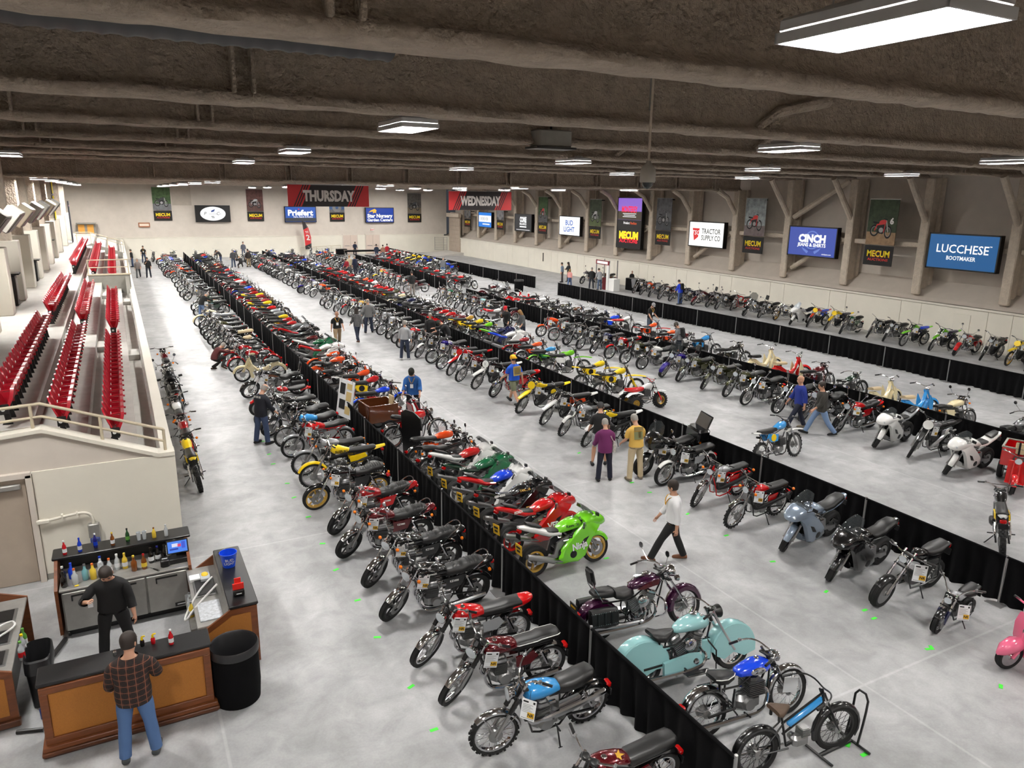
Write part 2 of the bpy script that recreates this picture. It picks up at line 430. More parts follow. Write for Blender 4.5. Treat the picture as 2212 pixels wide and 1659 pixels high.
LAMPX = [(-2.9, 'over the seating side (nearest three added)'), (4.6, 'in the line over the bar aisle'), (13.7, 'in the second line'), (22.3, 'in the third line'), (30.6, 'in the line nearest the white wall')]
def lamps():
    hs = MB(); hs.box((0, 0, .08), (.64, 1.26, .1), ch=.02); [hs.box(c, d) for c, d in (((-.32, 0, .0), (.02, 1.28, .07)), ((.32, 0, 0), (.02, 1.28, .07)), ((0, -.63, 0), (.66, .02, .07)), ((0, .63, 0), (.66, .02, .07)))]; hme = hs.mesh('housing', ['lamp_housing'])
    df = MB(); df.box((0, 0, 0), (.6, 1.22, .012)); dme = df.mesh('diffuser', ['lamp_glow'])
    lv = MB()
    for k in range(1, 12): lv.box((0, -.59+1.18*k/12, -.016), (.6, .008, .02))
    for k in range(1, 6): lv.box((-.29+.58*k/6, 0, -.016), (.008, 1.22, .02))
    lme = lv.mesh('louvre', ['lamp_housing'], smooth=False)
    rd = MB()
    for a in (-.45, .45): rd.tube([(0, a, .12), (0, a, 2.0)], .008, 5)
    rme = rd.mesh('hanger_rod', ['pole'])
    cme = MB().box((0, 0, .165), (.22, .9, .07), ch=.015).mesh('ballast_box', ['lamp_housing'])
    for r in range(11):
        y = -5.6+9.13*r+(1.5 if r > 4 else 0)
        for ci, (x, w) in enumerate(LAMPX):
            z = 8.5 if y < 38 else 7.86
            if y > 91 or (ci == 0 and 14 < y < 28): continue  # seating-side lamps at the near end are added out of view to brighten the bar
            t = thing('ceiling_light', 'lit rectangular ceiling light %s, %s from the near end' % (w, nth(r+1)), 'light', (x, y, z), 0, 'rectangular ceiling lights')
            link('housing', hme, t); link('diffuser', dme, t); link('hanger_rod', rme, t); link('ballast_box', cme, t)
            if r < 4: link('louvre', lme, t)
lamps()

# ------------------------------------------------------------------ seating platform on the left
def platform():
    z = 2.95
    prof = [(.56, 0), (.56, 2.05), (.30, 2.05), (.30, 1.85), (-.05, 1.85), (-.05, 2.2), (-.95, 2.2), (-.95, 2.55), (-1.85, 2.55), (-1.85, 2.9), (-8, 2.9), (-8, 0)]
    m = MB(); m.plate(prof, 16.0, 92.8, axis='y'); p = struct(ob('floor_seating_tiers', m, 'concrete', smooth=False))
    m = MB(); m.box((.5, 54.3, 1.1), (.16, 77, 2.2)); m.box((.47, 54.3, 2.22), (.24, 77, .07), ch=.01); ob('parapet', m, 'wall_cream', p)
    # end wall facing the bar: sloped parapet above, cream below, door
    w = MB(); w.plate([(-8, 0), (.58, 0), (.58, 2.22), (.3, 2.22), (-1.62, 2.98), (-2.3, 2.93), (-8, 2.93)], 15.8, 16.05, axis='y')
    e = struct(ob('wall_platform_end', w, 'wall_taupe', smooth=False))
    m = MB(); m.plate([(-1.87, .12), (.6, .12), (.6, 2.23), (-8, 2.23), (-8, 2.2), (-1.87, 2.2)], 15.76, 15.81, axis='y'); ob('dado_panel', m, 'wall_cream', e, smooth=False)
    m = MB(); m.plate([(-1.87, 0), (.6, 0), (.6, .12), (-1.87, .12)], 15.75, 15.81, axis='y'); ob('base_strip', m, 'concrete_dark', e, smooth=False)
    m = MB(); m.plate([(-8, 2.93), (-2.3, 2.93), (-1.62, 2.98), (.3, 2.2), (.6, 2.2), (.6, 2.28), (.3, 2.28), (-1.62, 3.05), (-2.3, 3.0), (-8, 3.0)], 15.74, 16.1, axis='y'); ob('coping', m, 'wall_cream', e, smooth=False)
    d = MB(); d.box((-2.7, 15.78, 1.08), (1.4, .06, 2.14)); dd = struct(ob('door_1', d, 'door_taupe'))
    m = MB(); m.box((-1.93, 15.75, 1.1), (.1, .14, 2.2)); m.box((-2.7, 15.75, 2.2), (1.62, .14, .1)); ob('door_frame', m, 'wall_taupe', dd)
    m = MB(); m.box((-2.32, 15.7, 2.0), (.5, .08, .1), ch=.015); ob('door_closer', m, 'steel', dd)
    # grey stair blocks in the two aisles
    k = 0
    for y in (28.05, 42.0):
        for x, zz in ((.1, 1.85), (-.78, 2.2), (-1.68, 2.55)):
            k += 1
            m = MB(); m.box((x, y, zz+.09), (.36, 1.1, .18), ch=.01); ob('stair_block', m, 'concrete', p)
    # raised cross-aisle wall with a rail in front of the far seats
    m = MB(); m.box((-.55, 45.9, 2.45), (2.0, .2, 1.0)); m.plate([(44.2, 1.85), (45.9, 2.9), (45.9, 1.85)], .2, .4, axis='x'); ob('aisle_wall', m, 'concrete_dark', p)
    m = MB(); m.box((-.55, 45.9, 2.97), (2.1, .28, .06)); ob('wall_coping', m, 'rail_cream', p)
    def rail(name, label, pts, posts, h1, h2, r=.03):
        t = thing(name, label, 'railing')
        m = MB(); m.tube(pts, r, 8); ob('top_rail', m, 'rail_cream', t)
        m = MB(); m.tube([(a, b, c-(h1-h2)) for a, b, c in pts], r*.9, 8); ob('mid_rail', m, 'rail_cream', t)
        for (a, b, c, zb) in posts:
            m = MB(); m.tube([(a, b, zb), (a, b, c)], r, 8); ob('post', m, 'rail_cream', t)
    rail('guard_railing', 'cream two-bar guard railing on the sloped end wall behind the bar',
         [(-6, 15.92, 3.47), (-2.2, 15.92, 3.47), (-1.6, 15.92, 3.5), (.44, 15.92, 2.72)], [(-1.76, 15.92, 3.49, 3.0), (-.65, 15.92, 3.12, 2.62), (.44, 15.92, 2.72, 2.28), (-3.6, 15.92, 3.47, 2.98)], .5, .25)
    rail('guard_railing', 'cream guard railing across the aisle in front of the far red seats',
         [(-1.55, 45.9, 3.75), (.42, 45.9, 3.75)], [(-1.52, 45.9, 3.75, 2.98), (.4, 45.9, 3.75, 2.98)], .78, .38)
    rail('guard_railing', 'cream guard railing sloping down at the far end of the red seats',
         [(-3, 71.5, 4.0), (-1.9, 71.5, 4.0), (.44, 71.5, 3.2)], [(-2.9, 71.5, 4.0, 2.9), (-1.9, 71.5, 4.0, 2.9), (-.7, 71.5, 3.6, 2.0), (.44, 71.5, 3.2, 2.2)], .5, .25)
    m = MB(); m.plate([(-3, 2.6), (-1.9, 3.1), (.5, 2.25), (.5, 1.8), (-3, 1.8)], 71.4, 71.6, axis='y'); ob('end_parapet', m, 'concrete_dark', p, smooth=False)
    # kiosk and orange doors at the far end of the walkway
    m = MB(); m.box((-2.7, 92.3, 3.95), (1.9, .9, .12)); m.box((-2.7, 92.45, 3.42), (1.7, .3, 1.04)); t = thing('kiosk', 'small grey roofed kiosk at the far end of the walkway', 'kiosk')
    ob('body', m, 'concrete_dark', t)
    for dx in (-.5, .35): ob('door_leaf', MB().box((-2.7+dx, 92.28, 3.36), (.6, .05, .9)), mat('door_orange', (222, 160, 70), .5), t)
platform()

def left_pillars():
    ys = [23.5, 27.9, 32.2, 36.6, 41.3, 45.6, 50.2, 54.4, 59.0, 64.6, 72.0, 80.0]
    for i, y in enumerate(ys):
        zt = 5.33
        m = MB(); m.box((-4.1, y+.35, 2.9+1.22), (1.0, .8, 2.44), ch=.02); c = struct(ob('column_%d' % (30+i), m, 'wall_cream'))
        m = MB(); m.box((-4.2, y+.4, 7.0), (.75, .5, 3.4), ch=.04); ob('upper_post', m, 'sprayed_light' if i % 2 else 'sprayed', c)
    m = MB(); m.box((-5.2, 54, 4.3), (.2, 78, 2.8)); struct(ob('wall_concourse', m, 'wall_cream'))
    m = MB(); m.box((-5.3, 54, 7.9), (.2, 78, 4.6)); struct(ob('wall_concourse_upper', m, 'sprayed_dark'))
    for i, y in enumerate([23.9, 28.3, 32.6, 37.0, 41.7, 46.0, 50.6, 54.8]):
        t = thing('hanging_monitor', 'boxy tilted monitor on the concourse posts, %s from the near end' % nth(i+1), 'monitor', (-3.35, y, 6.35), 0, 'tilted monitors over the walkway')
        R = Matrix.Rotation(rad(38), 3, 'Y')
        ob('casing', MB().box((0, 0, 0), (.5, 1.5, .9), ch=.03, R=R), 'rail_cream' if i % 3 == 0 else 'concrete_dark', t)
        ob('screen', MB().box(R @ Vector((.255, 0, 0)), (.02, 1.36, .76), R=R), 'black', t)
        ob('bracket', MB().tube([(-.2, 0, .1), (-.55, 0, .2)], .05, 8), 'black', t)
    for i, (y, hh) in enumerate([(35.2, 1.2), (44.5, 1.0), (56.5, 1.3)]):
        t = thing('drinks_cooler', 'dark upright cooler between white pillars, %s along the walkway' % nth(i+1), 'cooler', (-4.0, y, 2.9), 0)
        ob('cabinet', MB().box((0, 0, hh/2), (.6, .7, hh), ch=.03), 'black', t); ob('glass_front', MB().box((.31, 0, hh*.55), (.02, .56, hh*.7)), 'steel', t)
        ob('canopy', MB().box((.1, 0, hh+.05), (.7, .74, .06)), 'frame_black', t)
    # yellow hanging banners on the concourse posts, tall dark banner
    for k, (z, h) in enumerate(((7.55, .9), (6.1, 1.7))):
        t = thing('hanging_banner', 'yellow and black hanging banner on the concourse post, %s' % ('upper' if k == 0 else 'lower'), 'banner', (-3.78, 64.9, z))
        ob('fabric', MB().box((0, 0, 0), (.04, .9, h)), mat('banner_yellow', (236, 214, 20), .6), t); ob('backing', MB().box((-.05, .15, 0), (.05, 1.3, h+.1)), 'black', t)
    t = thing('hanging_banner', 'tall narrow dark navy banner at the far end of the walkway', 'banner', (-3.4, 76, 4.7))
    ob('fabric', MB().box((0, 0, 0), (.06, 1.6, 3.5)), mat('banner_navy', (30, 32, 52), .6), t)
    ob('print', MB().box((.035, 0, 1.35), (.01, 1.0, .12)), mat('banner_pink', (190, 120, 150), .6), t)
left_pillars()

def stadium_seats():
    # one folded-up seat, facing +x, origin on the tread under the backrest
    bk = MB(); rings = []
    n = 9
    outl = []
    for (w, z, x) in [(.2, .36, .06), (.235, .45, .02), (.24, .58, -.03), (.235, .70, -.075), (.215, .79, -.1), (.16, .86, -.115), (.08, .895, -.12)]:
        ys = [-w+2*w*k/n for k in range(n+1)]
        fr = [(x+.035*(yy/.24)**2+.015, yy, z) for yy in ys]; bc = [(x+.035*(yy/.24)**2-.015, yy, z) for yy in reversed(ys)]
        rings.append(fr+bc)
    bk.loft(rings); bme = bk.mesh('backrest', ['seat_red'])
    pn = MB(); pr = []
    for (w, z, x) in [(.16, .42, .10), (.21, .46, .13), (.215, .62, .2), (.21, .76, .235), (.17, .82, .24)]:
        pr.append([(x-.03, -w, z), (x-.03, w, z), (x+.03, w, z), (x+.03, -w, z)])
    pn.loft(pr); pme = pn.mesh('seat_pan', ['seat_red'])
    ar = MB()
    ar.tube([(.0, .262, .68), (.16, .262, .69), (.3, .262, .66)], .022, 7); ar.box((.1, .262, .56), (.2, .022, .2))
    ame = ar.mesh('armrest', ['seat_red'])
    lg = MB(); lg.plate([(-.06, 0), (.12, 0), (.1, .1), (.07, .4), (.02, .5), (-.03, .42), (.0, .1)], .24, .285); lme = lg.mesh('leg', ['black'])
    npl = MB(); npl.box((.03, 0, .78), (.012, .05, .04)); nme = npl.mesh('number_plate', ['white_plastic'])
    disc = MB(); disc.lathe([(.035, 0), (.035, .012)], (.06, -.3, .44), 'y', 12); disc_me = disc.mesh('end_badge', ['white_plastic'])
    blk = MB(); blk.box((.08, -.285, .44), (.16, .02, .2), ch=.01); blk_me = blk.mesh('end_bracket', ['black'])
    secs = [('near', [16.4+.53*k for k in range(20)]), ('middle', [29.15+.53*k for k in range(20)]), ('far', [46.9+.53*k for k in range(42)])]
    rows = [(-.45, 1.85, 'lowest'), (-1.35, 2.2, 'middle'), (-2.25, 2.55, 'top')]
    tz = [1.85, 2.2, 2.55]
    for (sn, ys) in secs:
        for (x, z, rn) in rows:
            for k, y in enumerate(ys):
                t = thing('stadium_seat', 'red folded stadium seat, %s from the near end of the %s row, %s block' % (nth(k+1), rn, sn), 'seat', (x-.05, y+.26, z+.35), 0, 'red stadium seats, %s block' % sn)
                link('backrest', bme, t); link('seat_pan', pme, t); link('armrest', ame, t); link('leg', lme, t)
                if sn != 'far': link('number_plate', nme, t)
                if k == 0: link('end_bracket', blk_me, t); link('end_badge', disc_me, t)
stadium_seats()
# ------------------------------------------------------------------ motorcycles: parametric parts
class Proto:
    """A tree of (name, mesh, material keys, parent index, turns with the steering)"""
    def __init__(s, head=(.42, .95), foot=(.73, .32)):
        s.n = []; s.head = head; s.foot = foot; s.low = None
    def part(s, name, mb, mats, parent=None, front=False, angle=38):
        if isinstance(mats, str): mats = [mats]
        me = mb.mesh(name, [None]*len(mats), True, angle)
        if parent is not None: front = s.n[parent][4]
        s.n.append((name, me, list(mats), parent, front, mb)); return len(s.n)-1
    def steer(s, d):
        a = Vector((s.head[0]-s.foot[0], 0, s.head[1]-s.foot[1])).normalized()
        T = Matrix.Translation((s.head[0], 0, s.head[1]))
        return T @ Matrix.Rotation(d, 4, a) @ T.inverted()

def wheel(P, x, R, w, kind, front, tread='road', disc=True):
    rr = R-max(.07, w*.62)
    rim = MB(); n = 28
    if kind == 'spoke':
        rim.lathe([(rr-.018, -w*.3), (rr-.006, -w*.32), (rr+.012, -w*.36), (rr+.012, w*.36), (rr-.006, w*.32), (rr-.018, w*.3), (rr-.024, 0), (rr-.018, -w*.3)], (x, 0, R), 'y', n, 0, caps=False)
        for k in range(28):
            a = 2*PI*k/28; sd = 1 if k % 2 else -1; da = .35 if (k//2) % 2 else -.35
            p = (x+.045*cos(a+da), sd*.045, R+.045*sin(a+da)); q = (x+(rr-.01)*cos(a), sd*.006, R+(rr-.01)*sin(a))
            rim.tube([p, q], .0034, 3, 0, caps=False)
        rim.lathe([(.02, -.075), (.06, -.06), (.06, -.045), (.03, -.03), (.03, .03), (.06, .045), (.095, .05), (.095, .075), (.02, .085)], (x, 0, R), 'y', 16, 1)
    elif kind in ('mag', 'three'):
        rim.lathe([(rr-.03, -w*.34), (rr+.012, -w*.4), (rr+.012, w*.4), (rr-.03, w*.34), (rr-.035, 0), (rr-.03, -w*.34)], (x, 0, R), 'y', n, 0, caps=False)
        ns = 3 if kind == 'three' else 6
        for k in range(ns):
            a = 2*PI*k/ns+.3; c, s_ = cos(a), sin(a); L = rr-.02
            Rm = Matrix.Rotation(-a, 3, 'Y'); wd = .05 if kind == 'three' else .03
            rim.box((x+c*L/2, 0, R+s_*L/2), (L, .03, wd), 0, ch=.006, R=Rm)
        rim.lathe([(.02, -.07), (.05, -.06), (.05, .06), (.02, .07)], (x, 0, R), 'y', 14, 1)
    else:
        rim.lathe([(rr+.012, -w*.4), (rr-.02, -w*.3), (rr*.5, -w*.1), (.04, -w*.5), (.03, -w*.5), (.03, w*.5), (.04, w*.5), (rr*.5, w*.1), (rr-.02, w*.3), (rr+.012, w*.4)], (x, 0, R), 'y', n, 0)
    i = P.part('wheel', rim, ['rim', 'hub'], front=front)
    ty = MB(); h = w/2
    if tread == 'knob':
        ty.lathe([(rr+.004, -h*.75), (rr+.03, -h), (R-.035, -h*.95), (R-.02, -h*.6), (R-.016, 0), (R-.02, h*.6), (R-.035, h*.95), (rr+.03, h), (rr+.004, h*.75), (rr+.004, -h*.75)], (x, 0, R), 'y', n, 0, caps=False)
        for k in range(40):
            a = 2*PI*k/40; Rm = Matrix.Rotation(-a+PI/2, 3, 'Y')
            for yy in ((-h*.62, h*.62) if k % 2 else (-h*.2, h*.2)):
                ty.box((x+(R-.012)*cos(a), yy, R+(R-.012)*sin(a)), (.03, h*.42, .026), 0, R=Rm)
    else:
        ww = {'white': [0, 1, 1, 0, 0, 0, 1, 1, 0]}.get(tread)
        pr = [(rr+.004, -h*.75), (rr+.02, -h*.92), (rr+.06, -h), (R-.028, -h*.88), (R-.006, -h*.45), (R-.006, h*.45), (R-.028, h*.88), (rr+.06, h), (rr+.02, h*.92), (rr+.004, h*.75)]
        ty.lathe(pr, (x, 0, R), 'y', n+6, 0, caps=False, ms=ww)
        for sgn in (-1, 0, 1):                                       # tread ribs
            ty.lathe([(R-.006, -.01), (R, -.008), (R, .008), (R-.006, .01)], (x, sgn*h*.3, R), 'y', n+6, 0, caps=False)
    P.part('tyre', ty, ['tyre', 'white_wall'], i)
    if disc:
        d = MB()
        for sd in ((-1, 1) if disc == 2 else (1,)):
            d.lathe([(.075, -.003), (.145, -.003), (.145, .003), (.075, .003), (.075, -.003)], (x, sd*.075, R), 'y', 22, 0, caps=False)
        P.part('brake_disc', d, ['alu'], i)
    return i

def fork(P, axle, head, off=.085, style='std', slider='alu', gait=False, top=.1):
    m = MB(); a = Vector((axle[0], 0, axle[1])); h = Vector((head[0], 0, head[1])); d = (h-a).normalized()
    e = h+d*top; L = (h-a).length
    for s in (-1, 1):
        y = s*off
        mid = a+d*(L*.52)
        m.tube([(a.x, y, a.z), (mid.x, y, mid.z)], .026 if style != 'mx' else .03, 8, 0)
        if gait: m.tube([(mid.x, y, mid.z)]+[tuple((mid+d*(L*.32*k/8)).x if q == 0 else (y if q == 1 else (mid+d*(L*.32*k/8)).z) for q in range(3)) for k in range(1, 9)], [.032 if k % 2 else .037 for k in range(9)], 8, 2)
        m.tube([(mid.x, y, mid.z), (e.x, y, e.z)], .02, 8, 1)
    m.tube([(a.x, -off-.03, a.z), (a.x, off+.03, a.z)], .013, 8, 1)
    for t in (0.02, -.17):
        q = h+d*t; m.box((q.x-.02, 0, q.z), (.08, off*2+.06, .03), 2, ch=.008)
    return P.part('fork', m, [slider, 'chrome', 'black'], front=True)

def fender(P, c, R, w, a0, a1, mats, front, name='fender', depth=.03, n=12, skirt=0.0):
    m = MB(); rings = []
    for i in range(n+1):
        a = rad(a0+(a1-a0)*i/n); ca, sa = cos(a), sin(a); k = 1-.15*abs(2*i/n-1)**4
        h = w/2*k; pr = [(-h, -depth-skirt), (-h*.95, -depth*.3), (-h*.6, .006), (0, .014), (h*.6, .006), (h*.95, -depth*.3), (h, -depth-skirt), (h*.93, -depth-skirt), (h*.9, -depth*.35), (0, .004), (-h*.9, -depth*.35), (-h*.93, -depth-skirt)]
        rings.append([(c[0]+(R+q)*ca, y, c[1]+(R+q)*sa) for y, q in pr])
    m.loft(rings); return P.part(name, m, mats, front=front)
def skirted(P, c, R, w, a0, a1, low, key, front):
    """deep fender whose side panels cover most of the wheel"""
    m = MB(); n = 14
    for s in (-1, 1):
        arc = [(c[0]+R*cos(rad(a0+(a1-a0)*k/n)), c[1]+R*sin(rad(a0+(a1-a0)*k/n))) for k in range(n+1)]
        inner = low
        out = arc + inner
        m.plate(out, s*w/2-.008*s, s*w/2+.008*s)
    P_ = P.part('fender', m, [key], front=front)
    m2 = MB(); rings = []
    for k in range(n+1):
        a = rad(a0+(a1-a0)*k/n); ca, sa = cos(a), sin(a); h = w/2+.008
        rings.append([(c[0]+(R+q)*ca, y, c[1]+(R+q)*sa) for y, q in [(-h, -.01), (-h*.8, .02), (0, .035), (h*.8, .02), (h, -.01), (0, .01)]])
    m2.loft(rings); P.part('fender_crown', m2, [key], P_)
    return P_
def mxfender(P, pts, ws, key, front, th=.012, name='fender'):
    m = MB(); rings = []
    for (x, z), w in zip(pts, ws):
        h = w/2; rings.append([(x, -h, z-.02), (x, -h*.7, z+.006), (x, 0, z+.012), (x, h*.7, z+.006), (x, h, z-.02), (x, h*.9, z-.02-th), (x, 0, z-.004), (x, -h*.9, z-.02-th)])
    m.loft(rings); return P.part(name, m, [key], front=front)

def loft_x(secs, n=14, p=2.4):
    """secs: (x, zc, half width, half height[, p])"""
    m = MB(); m.loft([sring((s[0], 0, s[1]), s[2], s[3], n, s[4] if len(s) > 4 else p) for s in secs]); return m

TANKS = {
 'brit': [(-.17, .83, .05, .03), (-.14, .835, .10, .055), (-.02, .85, .125, .085), (.14, .865, .145, .105), (.26, .868, .14, .10), (.33, .866, .11, .08), (.36, .864, .05, .04)],
 'ujm': [(-.18, .84, .06, .03), (-.15, .845, .11, .06), (.0, .875, .14, .09, 3), (.18, .895, .155, .105, 3), (.3, .893, .15, .1, 3), (.365, .885, .12, .08), (.385, .88, .05, .04)],
 'harley': [(-.2, .80, .03, .02), (-.16, .82, .09, .05), (-.02, .86, .15, .085), (.14, .88, .175, .105), (.28, .882, .17, .10), (.36, .878, .12, .07), (.39, .87, .05, .03)],
 'mx': [(-.14, .945, .05, .03), (-.1, .945, .08, .045), (.04, .965, .105, .085), (.16, .985, .12, .115), (.26, 1.0, .115, .105), (.32, 1.01, .08, .07), (.345, 1.01, .04, .04)],
 'sport': [(-.2, .80, .06, .04), (-.16, .82, .12, .06), (.0, .87, .16, .1), (.16, .90, .175, .115), (.28, .89, .16, .1), (.36, .86, .1, .08), (.39, .84, .05, .04)],
 'small': [(-.08, .77, .04, .03), (-.05, .775, .08, .05), (.06, .79, .1, .07), (.2, .8, .105, .075), (.29, .8, .08, .06), (.32, .8, .03, .03)],
}
def tank(P, kind, key='paint', dz=0.0, dx=0.0, sc=1.0, cap='chrome'):
    m = loft_x([(s[0]*sc+dx, s[1]+dz, s[2]*sc, s[3]*sc) + tuple(s[4:]) for s in TANKS[kind]], 16)
    i = P.part('fuel_tank', m, [key])
    s = TANKS[kind][3]; z = s[1]+dz+s[3]*sc
    c = MB(); c.lathe([(.036, -.02), (.036, .008), (.028, .016), (.001, .018)], (s[0]*sc+dx+.04, 0, z), 'z', 14); P.part('filler_cap', c, [cap], i)
    return i
def seat(P, secs, key='seat', ribs=0, name='seat', piping=None):
    rings = []
    if ribs:
        S = []
        for a, b in zip(secs[:-1], secs[1:]):
            kk = max(2, int(abs(b[0]-a[0])/.028))
            for j in range(kk):
                t = j/kk; S.append([a[q]+(b[q]-a[q])*t for q in range(4)])
        S.append(list(secs[-1]))
        for j, s in enumerate(S):
            if 2 < j < len(S)-3 and j % 2 == 0: s[3] += .02; s[2] += .006
        secs = S
    for x, z, w, h in secs:
        rings.append([(x, -w*.92, z-h), (x, -w, z-h*.2), (x, -w*.88, z+h*.62), (x, -w*.5, z+h*.95), (x, 0, z+h), (x, w*.5, z+h*.95), (x, w*.88, z+h*.62), (x, w, z-h*.2), (x, w*.92, z-h)])
    m = MB(); m.loft(rings); i = P.part(name, m, [key], angle=55)
    if piping:
        q = MB()
        for s in (-1, 1): q.tube([(x, s*w*.96, z+h*.4) for x, z, w, h in secs], .007, 5)
        P.part('piping', q, [piping], i)
    return i
def bars(P, head, kind='std', grips=True):
    hx, hz = head
    K = {'std': [(.0, .0, .05), (-.01, .10, .09), (-.07, .26, .15), (-.17, .37, .13)],
         'low': [(.0, .0, .03), (-.0, .13, .035), (-.05, .25, .04), (-.13, .35, .02)],
         'mx': [(.0, .0, .05), (.0, .09, .06), (-.04, .2, .17), (-.12, .40, .18)],
         'high': [(.0, .0, .05), (.0, .1, .08), (-.06, .2, .26), (-.26, .36, .24)],
         'ape': [(.0, .0, .05), (.02, .1, .1), (.0, .18, .36), (-.22, .34, .36)],
         'clip': [(.0, .0, -.04), (.0, .1, -.03), (-.03, .2, -.02), (-.12, .32, -.05)],
         'swept': [(.02, .0, .06), (.0, .16, .12), (-.1, .30, .14), (-.36, .36, .08)]}[kind]
    pts = [(hx+a, -b, hz+c) for a, b, c in reversed(K[1:])] + [(hx+a, b, hz+c) for a, b, c in K]
    # smooth the bends
    sm = []
    for i in range(len(pts)-1):
        p, q = Vector(pts[i]), Vector(pts[i+1]); sm += [p, p.lerp(q, .33), p.lerp(q, .67)]
    sm.append(Vector(pts[-1])); s2 = sm[:]
    for _ in range(2): s2 = [s2[0]]+[(s2[i-1]+s2[i]*2+s2[i+1])/4 for i in range(1, len(s2)-1)]+[s2[-1]]
    m = MB(); m.tube(s2, .012, 7)
    if kind == 'mx': m.tube([(hx-.03, -.16, hz+.14), (hx-.03, .16, hz+.14)], .009, 6)
    i = P.part('handlebar', m, ['bar'], front=True)
    for sd in (0, -1):
        a = s2[sd]; b = s2[2 if sd == 0 else -3]; g = MB(); d = (b-a).normalized()
        g.tube([a-d*.01, a+d*.12], .019, 7); P.part('grip', g, ['black'], i)
    for sd in (0, -1):
        lv = MB(); a = s2[sd]; b = s2[2 if sd == 0 else -3]; d = (b-a).normalized(); o = Vector((.055, 0, .0))
        lv.tube([a+d*.14, a+d*.13+o*.9, a+d*.02+o], .006, 5); lv.box(a+d*.145+Vector((.01, 0, .012)), (.05, .035, .04), 0, ch=.006); P.part('lever', lv, ['alu'], i)
    return i
def mirrors(P, head, kind='round', y=.32):
    hx, hz = head
    for s in (-1, 1):
        m = MB(); m.tube([(hx-.1, s*.24, hz+.15), (hx-.12, s*(y-.02), hz+.3), (hx-.12, s*y, hz+.36)], .006, 5)
        m.lathe([(.001, .02), (.04, .014), (.052, 0), (.05, -.006), (.001, -.006)], (hx-.13, s*y, hz+.38), 'x', 14); P.part('mirror', m, ['chrome'], front=True)
def headlight(P, head, dx=.15, dz=-.05, r=.09, shell='chrome'):
    m = MB(); c = (head[0]+dx, 0, head[1]+dz)
    m.lathe([(.001, -r*1.25), (r*.5, -r*1.1), (r*.86, -r*.65), (r*.98, -.01), (r*1.04, .0), (r*1.04, .018), (r*.95, .02)], c, 'x', 20, caps=False)
    i = P.part('headlight', m, [shell], front=True)
    l = MB(); l.lathe([(.001, r*.28), (r*.5, r*.22), (r*.95, .018)], c, 'x', 20, caps=False); P.part('lens', l, ['lens'], i)
    return i
def gauges(P, head, dx=.02):
    for s in (-1, 1): P.part('gauge', MB().lathe([(.03, -.05), (.045, -.02), (.045, .02), (.04, .022)], (head[0]+dx, s*.055, head[1]+.1), 'z', 14), ['black'], front=True)
def indicators(P, head, rear=(-.78, .72)):
    for s in (-1, 1):
        m = MB(); m.tube([(head[0]+.06, s*.06, head[1]-.1), (head[0]+.07, s*.18, head[1]-.1)], .008, 5, 1); m.ell((head[0]+.075, s*.21, head[1]-.1), (.03, .036, .034), 10, 6, 0); P.part('indicator', m, ['orange_lens', 'chrome'], front=True)
    for s in (-1, 1):
        m = MB(); m.tube([(rear[0], s*.06, rear[1]), (rear[0], s*.16, rear[1])], .008, 5, 1); m.ell((rear[0]-.01, s*.19, rear[1]), (.03, .036, .034), 10, 6, 0); P.part('indicator', m, ['orange_lens', 'chrome'])
def tail_light(P, x, z):
    m = MB(); m.box((x, 0, z), (.07, .12, .07), 0, ch=.015); m.box((x-.02, 0, z-.1), (.015, .17, .11), 1, ch=.004)
    P.part('tail_light', m, ['red_lens', 'black'])
def frame(P, head, pts_extra=(), rear=(-.70, .31), key='frame', mx=False, shock=True, seatz=.78):
    m = MB(); hx, hz = head
    b = hz-.12
    m.tube([(hx-.02, 0, hz+.04), (hx+.04, 0, hz-.16)], .03, 8)
    for s in (-1, 1):
        y = s*.1
        m.tube([(hx, s*.02, b+.04), (hx-.25, y*.7, b-.02), (-.2, y, seatz-.02), (-.72, y, seatz+(.06 if mx else 0))], .015, 6)
        m.tube([(hx+.01, s*.02, b-.05), (.28, y, .42), (.22, y, .25), (.1, y, .20), (-.2, y, .22), (-.3, y, .36), (-.26, y, seatz-.05)], .015, 6)
        m.tube([(-.26, y*1.1, .36), (rear[0]-.02, y*1.15, rear[1])], .019, 6)
        m.tube([(-.3, y, .4), (-.62, y, seatz-.02)], .012, 6)
        m.tube([(-.12, s*.12, .27), (-.12, s*.25, .27)], .014, 6)
    i = P.part('frame', m, [key])
    if shock:
        for s in (-1, 1):
            q = MB(); a = Vector((rear[0]+.03, s*.135, rear[1]+.06)); e = Vector((rear[0]+.2, s*.12, seatz-.06))
            n = 15; q.tube([a.lerp(e, k/n) for k in range(n+1)], [.012 if k in (0, 1, n, n-1) else (.031 if k % 2 else .022) for k in range(n+1)], 7); P.part('shock_absorber', q, ['chrome'])
    st = MB(); st.tube([(-.15, .12, .24), (-.12, .3, .035)], .012, 6); st.box((-.12, .315, .03), (.06, .04, .02)); P.part('side_stand', st, ['black'])
    return i
def fins(m, c, sx, sy, z0, z1, k, mi, tilt=0.0, core=.82):
    R = Matrix.Rotation(tilt, 3, 'Y'); O = Vector((c[0], c[1], z0))
    h = (z1-z0)
    m.box(O+R @ Vector((0, 0, h/2)), (sx*core, sy*core, h), mi, R=R)
    for j in range(k):
        m.box(O+R @ Vector((0, 0, h*(j+.5)/k)), (sx, sy, h/k*.45), mi, R=R)
